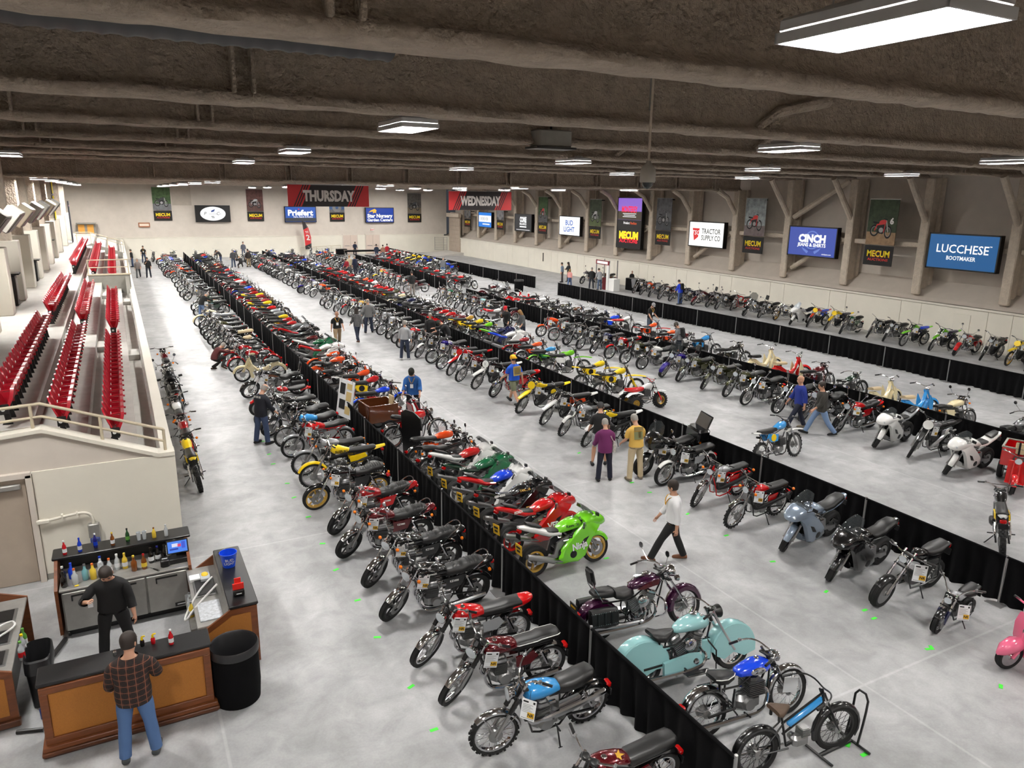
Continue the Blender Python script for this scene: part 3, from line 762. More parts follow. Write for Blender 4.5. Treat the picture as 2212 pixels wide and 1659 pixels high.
def engine(P, kind, key='alu', key2='alu'):
    m = MB()
    if kind == 'four':
        m.box((.02, 0, .36), (.46, .36, .22), 1, ch=.05); m.box((-.1, 0, .44), (.3, .3, .16), 1, ch=.04)
        fins(m, (.14, 0), .22, .40, .44, .62, 7, 0, rad(-8)); m.box((.118, 0, .67), (.2, .42, .1), 0, ch=.03); m.box((.112, 0, .73), (.15, .38, .05), 1, ch=.02)
        for s in (-1, 1):
            m.lathe([(.001, .05), (.075, .045), (.09, .0)], (.06, s*.2, .36), 'y', 16, 1) if s > 0 else m.lathe([(.09, .0), (.075, -.045), (.001, -.05)], (.06, s*.2, .36), 'y', 16, 1)
            m.box((-.12, s*.17, .38), (.2, .04, .14), 1, ch=.02)
        for y in (-.15, -.05, .05, .15): m.lathe([(.03, 0), (.03, .12)], (-.12, y, .63), 'x', 10, 2)
    elif kind == 'twin':
        m.box((.0, 0, .34), (.42, .22, .22), 1, ch=.06); m.box((-.18, 0, .38), (.22, .2, .2), 1, ch=.05)
        for s in (-1, 1):
            fins(m, (.1, s*.07), .19, .145, .44, .62, 8, 0)
            m.lathe([(.001, .05), (.09, .045), (.115, .0)], (.02, s*.11, .34), 'y', 18, 1) if s > 0 else m.lathe([(.115, .0), (.09, -.045), (.001, -.05)], (.02, s*.11, .34), 'y', 18, 1)
            m.lathe([(.06, -.0), (.06, .03), (.001, .035)], (-.2, .105, .38), 'y', 14, 1)
            m.lathe([(.028, 0), (.03, .1)], (-.1, s*.07, .63), 'x', 10, 2)
        m.box((.1, 0, .66), (.19, .29, .07), 0, ch=.025); m.box((.1, 0, .71), (.12, .22, .05), 1, ch=.02); m.tube([(.17, .0, .42), (.16, 0, .66)], .014, 7, 2)
    elif kind == 'two':
        m.box((.0, 0, .36), (.4, .2, .22), 1, ch=.06)
        fins(m, (.1, 0), .26, .25, .45, .66, 8, 0); m.lathe([(.1, .0), (.09, .04), (.02, .05)], (.1, 0, .66), 'z', 8, 0)
        for s in (-1, 1):
            pr = [(.001, .05), (.08, .045), (.1, .0)]
            m.lathe(pr if s > 0 else [(r, -h) for r, h in reversed(pr)], (-.03, s*.1, .36), 'y', 16, 1)
        m.lathe([(.03, 0), (.03, .12)], (-.12, 0, .56), 'x', 10, 2)
    elif kind == 'vtwin':
        m.box((.0, 0, .34), (.4, .2, .24), 1, ch=.07)
        for a, x in ((rad(24), .08), (rad(-24), -.08)):
            fins(m, (x, 0), .17, .2, .42, .68, 9, 0, a); c = Vector((x, 0, .42))+Matrix.Rotation(a, 3, 'Y') @ Vector((0, 0, .3)); m.box(c, (.17, .2, .08), 1, ch=.025, R=Matrix.Rotation(a, 3, 'Y'))
        m.lathe([(.1, .0), (.1, .05), (.07, .07), (.001, .075)], (.0, -.2, .6), 'y', 20, 2) if False else m.lathe([(.001, -.075), (.07, -.07), (.1, -.05), (.1, 0)], (.0, -.13, .6), 'y', 20, 2)
        m.lathe([(.1, .0), (.09, .05), (.001, .06)], (.06, .1, .34), 'y', 18, 2); m.box((-.14, .13, .34), (.34, .06, .16), 2, ch=.03); m.lathe([(.1, .0), (.09, .05), (.001, .06)], (-.3, .1, .34), 'y', 18, 2)
        m.box((-.36, 0, .38), (.22, .2, .2), 1, ch=.05)
        m.tube([(.16, -.05, .38), (.17, -.05, .62)], .014, 7, 2); m.tube([(.0, -.1, .38), (-.02, -.1, .6)], .014, 7, 2)
    return P.part('engine', m, [key, key2, 'chrome'])
def pipe(P, pts, r, key='chrome', muff=None, n=9, name='exhaust'):
    m = MB()
    for pl_, rr in zip(pts, r): m.tube(pl_, rr, n)
    return P.part(name, m, [key])
def rstep(n, segs):
    """radius list from (fraction, radius) keys"""
    out = []
    for i in range(n):
        t = i/(n-1)
        for (a, ra), (b, rb) in zip(segs[:-1], segs[1:]):
            if a <= t <= b: out.append(ra+(rb-ra)*(t-a)/(b-a+1e-9)); break
    return out
def side_panels(P, out, key='paint2', y=.13, th=.02):
    for s in (-1, 1): P.part('side_panel', MB().plate(out, s*y-th/2, s*y+th/2), [key])
def tag_part(P, x, y, z, yaw, nr=True, parent=None, front=True):
    m = MB(); w, h = .19, .26
    def rect(a0, a1, b0, b1, d, mi): m.add([(d, a0, b0), (d, a1, b0), (d, a1, b1), (d, a0, b1)], [(0, 1, 2, 3)], mi)
    m.box((0, 0, 0), (.006, w, h), 0)
    d = .0045
    rect(-w*.42, -w*.05, h*.34, h*.42, d, 2); rect(w*.28, w*.42, h*.33, h*.44, d, 2)
    for k in range(6): rect(-w*.42, w*(.15 if k % 2 else .3), h*(.24-.075*k), h*(.25-.075*k)+.003, d, 3)
    rect(-w*.42, w*.42, -h*.44, -h*.42, d, 2)
    if nr:
        rect(-w*.02, w*.46, -h*.38, -h*.1, d+.001, 1); m.text('NR', h*.15, (d+.002, w*.22, -h*.24), (0, 1, 0), (0, 0, 1), 2, bold=.03)
    m.tube([(0, 0, h/2), (-.0, 0, h/2+.12)], .003, 4, 2)
    m.xf(Matrix.Translation((x, y, z)) @ Matrix.Rotation(yaw, 4, 'Z') @ Matrix.Rotation(rad(-8), 4, 'Y'))
    return P.part('lot_tag', m, ['paper', 'yellow_sticker', 'print_black', 'alu'], front=front, parent=parent)
# ------------------------------------------------------------------ motorcycle kinds
def std_exhaust_four(P):
    for s in (-1, 1):
        m = MB()
        for y in (.05, .15):
            pts = smoothpath([(.21, s*y, .56), (.34, s*y, .5), (.34, s*y, .3), (.2, s*(y*.6+.1), .17), (-.1, s*.17, .19)]); m.tube(pts, .021, 7)
        pts = smoothpath([(-.05, s*.17, .19), (-.25, s*.18, .2), (-.86, s*.2, .3)], 2); m.tube(pts, rstep(len(pts), [(0, .024), (.2, .042), (.85, .046), (1, .035)]), 9)
        P.part('exhaust', m, ['pipe'])
def std_exhaust_twin(P, high=False, one_side=False):
    for s in ((1,) if one_side else (-1, 1)):
        m = MB()
        if high:
            ys = [.17, .13] if one_side else [.16]
            for k, y in enumerate(ys):
                pts = smoothpath([(.18, s*.07, .58-.0*k), (.3, s*(y-.03), .54-.03*k), (.26, s*y, .48-.06*k), (0, s*y, .5-.07*k), (-.4, s*(y+.01), .56-.06*k), (-.82, s*(y+.02), .66-.05*k)])
                m.tube(pts, rstep(len(pts), [(0, .022), (.5, .024), (.58, .042), (.95, .042), (1, .03)]), 9)
        else:
            pts = smoothpath([(.18, s*.07, .58), (.31, s*.08, .54), (.33, s*.1, .34), (.18, s*.15, .2), (-.2, s*.17, .22), (-.86, s*.19, .3)])
            m.tube(pts, rstep(len(pts), [(0, .021), (.55, .023), (.65, .042), (.93, .046), (1, .028)]), 9)
        P.part('exhaust', m, ['pipe'])

def k_ujm(wh='mag', ribs=1, tail=True, frontfender='chrome', bag=False):
    P = Proto((.41, .98), (.74, .32))
    wheel(P, .74, .32, .1, wh, True, disc=2); wheel(P, -.70, .32, .125, wh, False)
    fork(P, (.74, .32), (.41, .98), slider='alu'); fender(P, (.74, .32), .345, .12, 48, 168, [frontfender], True)
    fender(P, (-.70, .32), .36, .16, 10, 150, ['chrome'], False)
    frame(P, (.41, .98)); engine(P, 'four', 'engine', 'engine2'); std_exhaust_four(P)
    tank(P, 'ujm'); side_panels(P, [(-.12, .5), (-.12, .72), (-.5, .76), (-.42, .54)])
    seat(P, [(-.12, .82, .08, .04), (-.2, .83, .13, .05), (-.42, .83, .14, .055), (-.5, .87, .14, .06), (-.78, .89, .13, .055), (-.84, .89, .09, .035)], ribs=ribs)
    if tail:
        m = loft_x([(-.72, .80, .12, .05), (-.88, .85, .12, .06), (-1.0, .88, .1, .045), (-1.03, .885, .06, .025)], 12); P.part('tail_cowl', m, ['paint'])
        q = MB(); q.tube(smoothpath([(-.62, .15, .82), (-.8, .16, .96), (-.92, .1, 1.03), (-.92, -.1, 1.03), (-.8, -.16, .96), (-.62, -.15, .82)], 2), .011, 6); P.part('grab_rail', q, ['chrome'])
    tail_light(P, -1.02 if tail else -.97, .82 if tail else .6); headlight(P, P.head, .16, -.08, .095); gauges(P, P.head); bars(P, P.head, 'std'); indicators(P, P.head, (-.9, .78)); mirrors(P, P.head)
    return P
def k_brit(scr=False, cowl=False, style='seat'):
    P = Proto((.40, .98), (.73, .33))
    t = 'knob' if scr else 'road'
    wheel(P, .73, .34 if scr else .33, .095, 'spoke', True, t, disc=0); wheel(P, -.68, .33, .11, 'spoke', False, t, disc=0)
    fork(P, (.73, .33), (.40, .98), gait=True); fender(P, (.73, .33), .36, .11, 42, 172, ['fender'], True)
    m = MB()
    for s in (-1, 1):
        m.tube([(.73, s*.07, .33), (.9, s*.055, .63)], .006, 5); m.tube([(.73, s*.07, .33), (.46, s*.055, .58)], .006, 5)
    P.part('fender_stay', m, ['chrome'], front=True)
    fender(P, (-.68, .33), .37, .15, 5, 165, ['fender'], False)
    frame(P, P.head); engine(P, 'twin', 'engine', 'engine2'); std_exhaust_twin(P, high=scr, one_side=scr)
    tank(P, 'brit'); side_panels(P, [(-.14, .5), (-.12, .68), (-.4, .72), (-.48, .62), (-.36, .5)])
    if cowl:
        m = loft_x([(-.62, .82, .13, .05), (-.8, .86, .125, .075), (-.94, .885, .1, .06), (-.99, .89, .05, .03)], 12); P.part('tail_cowl', m, ['paint'])
    if style == 'short':
        seat(P, [(-.1, .82, .07, .04), (-.17, .84, .13, .06), (-.34, .85, .15, .065), (-.46, .88, .15, .07), (-.62, .92, .13, .06), (-.68, .91, .08, .035)])
    else:
        seat(P, [(-.11, .82, .08, .04), (-.17, .83, .12, .05), (-.45, .84, .125, .05), (-.52, .86, .13, .055), (-.78, .87, .125, .05), (-.84, .86, .08, .03)], piping='white_plastic' if style == 'piped' else None)
    tail_light(P, -.985, .56); headlight(P, P.head, .17, -.06, .09); bars(P, P.head, 'high' if scr else 'std')
    if not scr: gauges(P, P.head)
    return P
def k_mx(plate=True, light=False, mono=False, bigtank=False):
    P = Proto((.40, 1.05), (.76, .345))
    wheel(P, .76, .345, .085, 'spoke', True, 'knob', disc=0); wheel(P, -.70, .325, .11, 'spoke', False, 'knob', disc=0)
    fork(P, (.76, .345), (.40, 1.05), style='mx', slider='slider')
    if light: fender(P, (.76, .345), .375, .12, 20, 150, ['fender'], True)
    else: mxfender(P, [(.34, .80), (.48, .815), (.7, .815), (.92, .79), (1.14, .745)], [.1, .13, .15, .14, .1], 'fender', True)
    mxfender(P, [(-.42, .84), (-.62, .90), (-.82, .94), (-1.02, .97)], [.16, .17, .17, .1], 'fender', False)
    frame(P, P.head, mx=True, seatz=.86); engine(P, 'two', 'engine', 'engine2')
    m = MB()
    pts = smoothpath([(.2, .04, .54), (.34, .06, .46), (.3, .12, .28), (.12, .16, .42), (-.1, .17, .62), (-.4, .16, .7), (-.66, .15, .76)]); m.tube(pts, rstep(len(pts), [(0, .02), (.25, .03), (.5, .055), (.66, .05), (.75, .02), (.8, .034), (1, .03)]), 9)
    P.part('exhaust', m, ['pipe'])
    tank(P, 'mx', cap='black')
    seat(P, [(-.02, .945, .06, .03), (-.1, .93, .09, .05), (-.35, .92, .1, .06), (-.62, .93, .105, .06), (-.74, .95, .09, .04), (-.78, .955, .06, .02)])
    side_panels(P, [(-.14, .62), (-.1, .8), (-.5, .86), (-.56, .74), (-.4, .62)], y=.125, th=.03)
    for s in (-1, 1):
        m = MB(); pr = [(.1, .0), (.1, .012), (.001, .014)]
        m.lathe(pr if s > 0 else [(r, -h) for r, h in reversed(pr)], (-.32, s*.14, .735), 'y', 18); P.part('number_disc', m, ['plate2'])
    if light: headlight(P, P.head, .15, -.08, .08, 'black'); tail_light(P, -.95, .85)
    elif plate:
        m = MB(); m.lathe([(.13, -.006), (.13, .006)], (0, 0, 0), 'x', 22); m.xf(Matrix.Translation((.5, 0, 1.02)) @ Matrix.Rotation(rad(-22), 4, 'Y')); P.part('number_plate', m, ['plate'], front=True)
    bars(P, P.head, 'mx')
    return P
def k_trail():
    P = Proto((.40, .99), (.73, .34))
    wheel(P, .73, .34, .085, 'spoke', True, 'knob', disc=0); wheel(P, -.67, .32, .1, 'spoke', False, 'knob', disc=0)
    fork(P, (.73, .34), (.40, .99)); fender(P, (.73, .34), .375, .11, 45, 155, ['fender'], True); fender(P, (-.67, .32), .37, .13, 15, 160, ['fender'], False)
    frame(P, P.head, seatz=.76); engine(P, 'two', 'engine', 'engine2'); std_exhaust_twin(P, True, True)
    tank(P, 'brit', sc=.92, dz=.01); seat(P, [(-.1, .82, .07, .04), (-.2, .82, .11, .05), (-.5, .82, .115, .05), (-.76, .84, .1, .045), (-.8, .84, .07, .02)])
    side_panels(P, [(-.14, .52), (-.12, .68), (-.42, .7), (-.36, .54)]); tail_light(P, -.965, .56); headlight(P, P.head, .15, -.07, .075); gauges(P, P.head); bars(P, P.head, 'mx'); indicators(P, P.head, (-.85, .74))
    return P
def k_sport(wh='three', tailup=True, touring=False, half=False):
    P = Proto((.36, .92), (.70, .30))
    wheel(P, .70, .30, .12, wh, True, disc=2); wheel(P, -.69, .31, .175, wh, False)
    fork(P, (.70, .30), (.36, .92), slider='slider'); fender(P, (.70, .30), .325, .14, 20, 165, ['paint'], True, depth=.07)
    # alloy beam frame
    m = MB()
    for s in (-1, 1): m.plate([(.38, .88), (.36, .72), (-.05, .50), (-.22, .34), (-.32, .40), (-.24, .62), (0, .72)], s*.13-.02, s*.13+.02)
    P.part('frame', m, ['beam'])
    sw = MB()
    for s in (-1, 1): sw.plate([(-.2, .42), (-.69, .35), (-.72, .27), (-.66, .27), (-.2, .33)], s*.125-.02, s*.125+.02)
    P.part('swingarm', sw, ['alu']); engine(P, 'four', 'engine_dark', 'engine_dark')
    # fairing: nose, side panels, belly
    nose = loft_x([(.92, .84, .05, .035), (.88, .85, .12, .07), (.78, .88, .18, .12), (.62, .92, .215, .15), (.46, .92, .23, .13), (.36, .9, .235, .08)], 18, 2.6); i = P.part('fairing', nose, ['paint'])
    for s in (-1, 1):
        sd = MB(); out = [(.72, .82), (.5, .98), (.34, .92), (.1, .74), (-.16, .5), (-.24, .3), (-.1, .2), (.2, .17), (.34, .24), (.44, .44), (.56, .64)]
        cx = sum(a for a, _ in out)/len(out); cz = sum(b for _, b in out)/len(out); n = len(out)
        r0 = [(a, s*.185, b) for a, b in out]; r1 = [(cx+(a-cx)*.86, s*.235, cz+(b-cz)*.86) for a, b in out]; r2 = [(cx+(a-cx)*.5, s*.245, cz+(b-cz)*.5) for a, b in out]; rb = [(a, s*.165, b) for a, b in out]
        rr = [rb, r0, r1, r2]; sd.loft(rr if s > 0 else [list(reversed(r)) for r in rr]); P.part('side_fairing', sd, ['paint' if not half else 'paint2'])
        vt = MB(); vt.plate([(.3, .62), (.42, .66), (.3, .5), (.16, .46)], s*.246-.004, s*.246+.004); P.part('air_vent', vt, ['black'])
    be = loft_x([(.36, .28, .1, .08), (.2, .22, .16, .07), (-.1, .2, .16, .06), (-.28, .24, .12, .05)], 12); P.part('belly_pan', be, ['paint2'])
    for s in (-1, 1): P.part('headlight', MB().ell((.85, s*.08, .88), (.035, .062, .04), 12, 8), ['lens'])
    ws = MB(); hgt = .22 if not touring else .34
    g = []
    for t in range(6):
        u = t/5; x = .66-.26*u; z = 1.03+hgt*u**.8; w = .2*(1-.5*u*u)
        g.append([(x-.05*(abs(k)/3)**2, w*k/3, z-.05*(abs(k)/3)**2) for k in range(-3, 4)])
    vs = [p for r in g for p in r]; fs = [(a*7+b, a*7+b+1, a*7+b+8, a*7+b+7) for a in range(5) for b in range(6)]
    ws.add(vs, fs); ws.add([(p[0]-.006, p[1], p[2]-.004) for p in vs], [tuple(reversed(f)) for f in fs]); P.part('windscreen', ws, ['screen'])
    tank(P, 'sport', 'tankp')
    k = .08 if tailup else 0
    m = loft_x([(-.12, .77, .12, .05), (-.4, .79+k*.3, .15, .07), (-.7, .86+k, .14, .07), (-.9, .92+k, .1, .05), (-1.0, .95+k, .05, .025)], 14); P.part('tail_cowl', m, ['tail'])
    if touring: seat(P, [(-.14, .81, .08, .04), (-.22, .82, .14, .05), (-.48, .84, .15, .055), (-.55, .9, .15, .055), (-.8, .96, .13, .05), (-.86, .97, .08, .03)])
    else:
        seat(P, [(-.14, .82, .07, .03), (-.2, .83, .12, .045), (-.42, .85, .14, .045), (-.48, .87, .12, .03)]); seat(P, [(-.54, .935+k*.5, .1, .02), (-.6, .95+k*.6, .11, .03), (-.78, 1.0+k*.8, .09, .028), (-.84, 1.01+k, .06, .015)], name='pillion_seat')
    ex = MB(); pts = smoothpath([(.0, -.12, .2), (-.3, -.16, .26), (-.42, -.2, .33), (-.95, -.24, .52)], 2); ex.tube(pts, rstep(len(pts), [(0, .025), (.42, .028), (.46, .055), (.96, .058), (1, .045)]), 10); P.part('exhaust', ex, ['pipe'])
    bars(P, P.head, 'clip'); tail_light(P, -.98, .88+k)
    for s in (-1, 1):
        mm = MB(); mm.tube([(.6, s*.19, 1.0), (.58, s*.3, 1.08)], .008, 5); mm.box((.56, s*.33, 1.1), (.03, .12, .075), 0, ch=.012); P.part('mirror', mm, ['black'])
    return P
def k_cruiser(bags=True, backrest=True, screen=False, ape=False):
    P = Proto((.44, 1.0), (.86, .325))
    wheel(P, .86, .325, .13, 'spoke', True, 'road'); wheel(P, -.76, .325, .14, 'spoke', False, 'road')
    fork(P, (.86, .325), (.44, 1.0), off=.11, slider='chrome'); fender(P, (.86, .325), .36, .19, 5, 185, ['paint'], True, depth=.09); fender(P, (-.76, .325), .37, .22, -5, 165, ['paint'], False, depth=.12)
    frame(P, P.head, rear=(-.76, .32), seatz=.66); engine(P, 'vtwin', 'alu', 'chrome')
    m = MB()
    for k in (0, 1):
        pts = smoothpath([(.2-.2*k, -.08, .55), (.24-.2*k, -.16, .5), (.2-.2*k, -.18, .3), (-.1, -.2, .22+.05*k), (-1.0, -.22, .22+.1*k)]); m.tube(pts, rstep(len(pts), [(0, .024), (.5, .026), (.6, .042), (1, .044)]), 9)
    P.part('exhaust', m, ['pipe'])
    i = tank(P, 'harley')
    q = MB(); 
    for s in (-1, 1): q.plate([(.3, .93), (.28, .85), (.02, .80), (-.12, .81), (.1, .9)], s*.168, s*.18)
    P.part('tank_panel', q, ['paint2'], i)
    d = MB(); d.lathe([(.07, -.02), (.08, .02), (.06, .03), (.001, .032)], (.16, 0, .985), 'z', 16); d.box((.02, 0, .975), (.2, .08, .02), 0, ch=.008); P.part('dash', d, ['chrome'], i)
    seat(P, [(-.14, .76, .1, .04), (-.2, .75, .15, .06), (-.36, .73, .18, .06), (-.5, .79, .18, .07)], name='seat'); seat(P, [(-.5, .8, .13, .05), (-.56, .81, .15, .06), (-.8, .82, .14, .055), (-.86, .81, .1, .03)], name='pillion_seat')
    if backrest:
        b = MB(); 
        for s in (-1, 1): b.tube([(-.72, s*.13, .7), (-.86, s*.12, .95), (-.9, s*.1, 1.12)], .012, 6)
        j = P.part('backrest_frame', b, ['chrome']); c = MB(); c.box((-.87, 0, 1.1), (.07, .24, .28), 0, ch=.03, R=Matrix.Rotation(rad(-10), 3, 'Y')); P.part('backrest_pad', c, ['seat'], j)
    if bags:
        for s in (-1, 1):
            b = loft_x([(-.5, .48, .02, .08), (-.53, .48, .07, .15, 4), (-.75, .48, .085, .17, 4), (-1.0, .5, .075, .14, 4), (-1.03, .5, .02, .08)], 14); b.v = [(x, y+s*.24, z) for x, y, z in b.v]; j = P.part('saddlebag', b, ['bag'])
            st = MB(); n = 16
            for k in range(n):
                x = -.53-.48*k/(n-1); st.ell((x, s*.325, .6), (.008, .006, .008), 5, 4); st.ell((x, s*.325, .40), (.008, .006, .008), 5, 4)
            for xx in (-.66, -.78, -.9): st.box((xx, s*.33, .5), (.03, .012, .2), 1, ch=.003)
            P.part('studs', st, ['chrome', 'black'], j)
    tail_light(P, -1.12, .5); headlight(P, P.head, .2, -.04, .1); bars(P, P.head, 'ape' if ape else 'swept'); mirrors(P, P.head, y=.36)
    for s in (-1, 1): P.part('spot_light', MB().lathe([(.001, -.06), (.04, -.05), (.055, 0), (.05, .01)], (P.head[0]+.2, s*.17, P.head[1]-.12), 'x', 14), ['chrome'], front=True)
    for s in (-1, 1): P.part('crash_bar', MB().tube(smoothpath([(.3, s*.06, .62), (.34, s*.3, .6), (.34, s*.34, .4), (.28, s*.06, .24)], 2), .016, 7), ['chrome'])
    if screen:
        w = MB(); out = [(-.22, 0), (-.26, .2), (-.2, .42), (0, .5), (.2, .42), (.26, .2), (.22, 0)]; w.plate(out, -.003, .003, axis='x'); w.xf(Matrix.Translation((.52, 0, 1.05)) @ Matrix.Rotation(rad(-20), 4, 'Y')); P.part('windscreen', w, ['screen'], front=True)
    return P
def k_indian():
    P = Proto((.44, .98), (.82, .33))
    wheel(P, .82, .33, .13, 'spoke', True, disc=0); wheel(P, -.74, .33, .13, 'spoke', False, disc=0)
    m = MB()
    for s in (-1, 1): m.tube([(.82, s*.1, .33), (.62, s*.1, .66), (.44, s*.1, 1.0)], .024, 8)
    P.part('fork', m, ['chrome'], front=True)
    skirted(P, (.82, .33), .40, .2, -12, 175, [(.47, .30), (.62, .22), (.8, .3), (1.0, .2)], 'paint', True)
    skirted(P, (-.74, .33), .42, .22, -5, 185, [(-1.1, .22), (-.8, .2), (-.55, .3), (-.38, .3)], 'paint', False)
    frame(P, P.head, rear=(-.74, .33), seatz=.62, shock=False); engine(P, 'vtwin', 'alu', 'alu')
    m = MB(); m.plate([(-.46, .22), (.1, .22), (.2, .32), (.16, .44), (0, .46), (-.46, .4)], -.2, -.14); m.plate([(-.46, .22), (.1, .22), (.2, .32), (.16, .44), (0, .46), (-.46, .4)], .14, .2); j = P.part('chain_case', m, ['paint'])
    q = MB(); q.lathe([(.001, -.03), (.04, -.02), (.05, 0)], (.08, -.2, .34), 'y', 12); q.lathe([(.05, 0), (.04, .02), (.001, .03)], (.08, .2, .34), 'y', 12); P.part('case_boss', q, ['chrome'], j)
    for s in (-1, 1): P.part('generator_cover', MB().box((.3, s*.13, .46), (.16, .06, .34), 0, ch=.03), ['paint'])
    m = MB(); pts = smoothpath([(.2, -.1, .5), (.3, -.18, .36), (.1, -.2, .2), (-1.0, -.22, .2)]); m.tube(pts, rstep(len(pts), [(0, .024), (.5, .03), (.6, .045), (1, .045)]), 9); P.part('exhaust', m, ['pipe'])
    i = tank(P, 'harley', sc=1.0, dz=-.02); b = MB()
    b.lathe([(.05, -.02), (.055, .02), (.001, .03)], (.16, 0, .97), 'z', 14); b.ell((.26, .06, .965), (.03, .03, .025), 8, 6); b.ell((.26, -.06, .965), (.03, .03, .025), 8, 6); P.part('dash', b, ['chrome'], i)
    seat(P, [(-.2, .80, .03, .02), (-.26, .78, .09, .03), (-.4, .75, .17, .05), (-.54, .79, .18, .06), (-.6, .82, .12, .03)])
    for s in (-1, 1): P.part('seat_post', MB().tube([(-.5, s*.1, .5), (-.48, s*.1, .74)], .018, 7), ['black'])
    m = MB()
    for s in (-1, 1): m.box((.06, s*.28, .2), (.42, .12, .025), 0, ch=.01); m.tube([(.3, s*.1, .64), (.36, s*.3, .5), (.34, s*.32, .22), (-.1, s*.3, .2)], .013, 6)
    P.part('footboard', m, ['black'])
    tail_light(P, -1.16, .5); headlight(P, P.head, .16, -.03, .1, 'black'); bars(P, P.head, 'swept')
    return P
def k_vint(sprung=True, big=True):
    P = Proto((.38, .94), (.70, .34))
    wheel(P, .70, .34, .085, 'spoke', True, disc=0); wheel(P, -.68, .34, .09, 'spoke', False, disc=0)
    fork(P, (.70, .34), (.38, .94), off=.075, slider='black'); fender(P, (.70, .34), .37, .12, 0, 175, ['fender'], True, depth=.04); fender(P, (-.68, .34), .38, .15, 0, 180, ['fender'], False, depth=.05)
    frame(P, P.head, rear=(-.68, .34), seatz=.68, shock=False)
    engine(P, 'two', 'engine', 'engine2'); m = MB()
    pts = smoothpath([(.2, -.06, .56), (.32, -.1, .48), (.2, -.15, .24), (-.2, -.17, .24), (-.95, -.18, .26)]); m.tube(pts, rstep(len(pts), [(0, .02), (.5, .022), (.6, .042), (.94, .042), (1, .02)]), 9); P.part('exhaust', m, ['pipe'])
    i = tank(P, 'brit', dz=-.04)
    q = MB()
    for s in (-1, 1): q.ell((.12, s*.13, .81), (.13, .022, .055), 14, 8)
    P.part('tank_panel', q, ['tankside'], i)
    seat(P, [(-.2, .80, .03, .02), (-.26, .8, .1, .04), (-.4, .8, .16, .05), (-.52, .82, .17, .05), (-.57, .82, .12, .03)], piping='white_plastic')
    for s in (-1, 1): P.part('seat_spring', MB().tube([(-.5, s*.1, .66), (-.5, s*.1, .78)], .025, 7), ['chrome'])
    tail_light(P, -1.04, .5); headlight(P, P.head, .13, -.05, .075); bars(P, P.head, 'swept')
    return P
def k_board():
    P = Proto((.36, .95), (.66, .35))
    wheel(P, .66, .35, .07, 'spoke', True, disc=0); wheel(P, -.70, .35, .07, 'spoke', False, disc=0)
    m = MB()
    for s in (-1, 1): m.tube([(.66, s*.06, .35), (.36, s*.05, .98)], .015, 7); m.tube([(.66, s*.07, .35), (.5, s*.06, .62)], .01, 6)
    P.part('fork', m, ['black'], front=True); fender(P, (.66, .35), .38, .1, -30, 200, ['fender'], True, depth=.04); fender(P, (-.70, .35), .38, .11, -5, 190, ['fender'], False, depth=.04)
    m = MB()
    m.tube([(.36, 0, 1.0), (.42, 0, .76)], .022, 8); m.tube([(.37, 0, .95), (-.3, 0, .66)], .016, 7); m.tube([(.41, 0, .8), (-.28, 0, .5)], .016, 7); m.tube([(-.32, 0, .82), (-.2, 0, .3)], .016, 7); m.tube([(.41, 0, .78), (.26, 0, .4), (-.2, 0, .3)], .016, 7)
    for s in (-1, 1): m.tube([(-.2, s*.05, .3), (-.70, s*.07, .35), (-.3, s*.03, .68)], .012, 6)
    P.part('frame', m, ['black']); t = loft_x([(-.2, .635, .02, .02), (-.17, .64, .05, .05, 2), (.2, .80, .055, .05, 2), (.33, .855, .05, .05, 2), (.36, .87, .02, .02)], 14); P.part('fuel_tank', t, ['paint'])
    m = MB(); m.box((.02, 0, .34), (.26, .14, .16), 0, ch=.04); fins(m, (.08, 0), .14, .14, .4, .52, 6, 0); m.lathe([(.06, 0), (.05, .06), (.001, .07)], (-.02, .07, .34), 'y', 14, 0); P.part('engine', m, ['alu'])
    m = MB(); m.tube([(.16, .05, .44), (.2, .08, .3), (-.1, .1, .24), (-.9, .12, .26)], .016, 7); P.part('exhaust', m, ['pipe'])
    seat(P, [(-.2, .9, .02, .02), (-.26, .9, .06, .03), (-.4, .9, .14, .04), (-.46, .91, .13, .03)]); bars(P, (P.head[0], P.head[1]), 'swept')
    for s in (-1, 1): P.part('seat_spring', MB().tube([(-.42, s*.08, .78), (-.42, s*.08, .88)], .02, 7), ['black'])
    return P
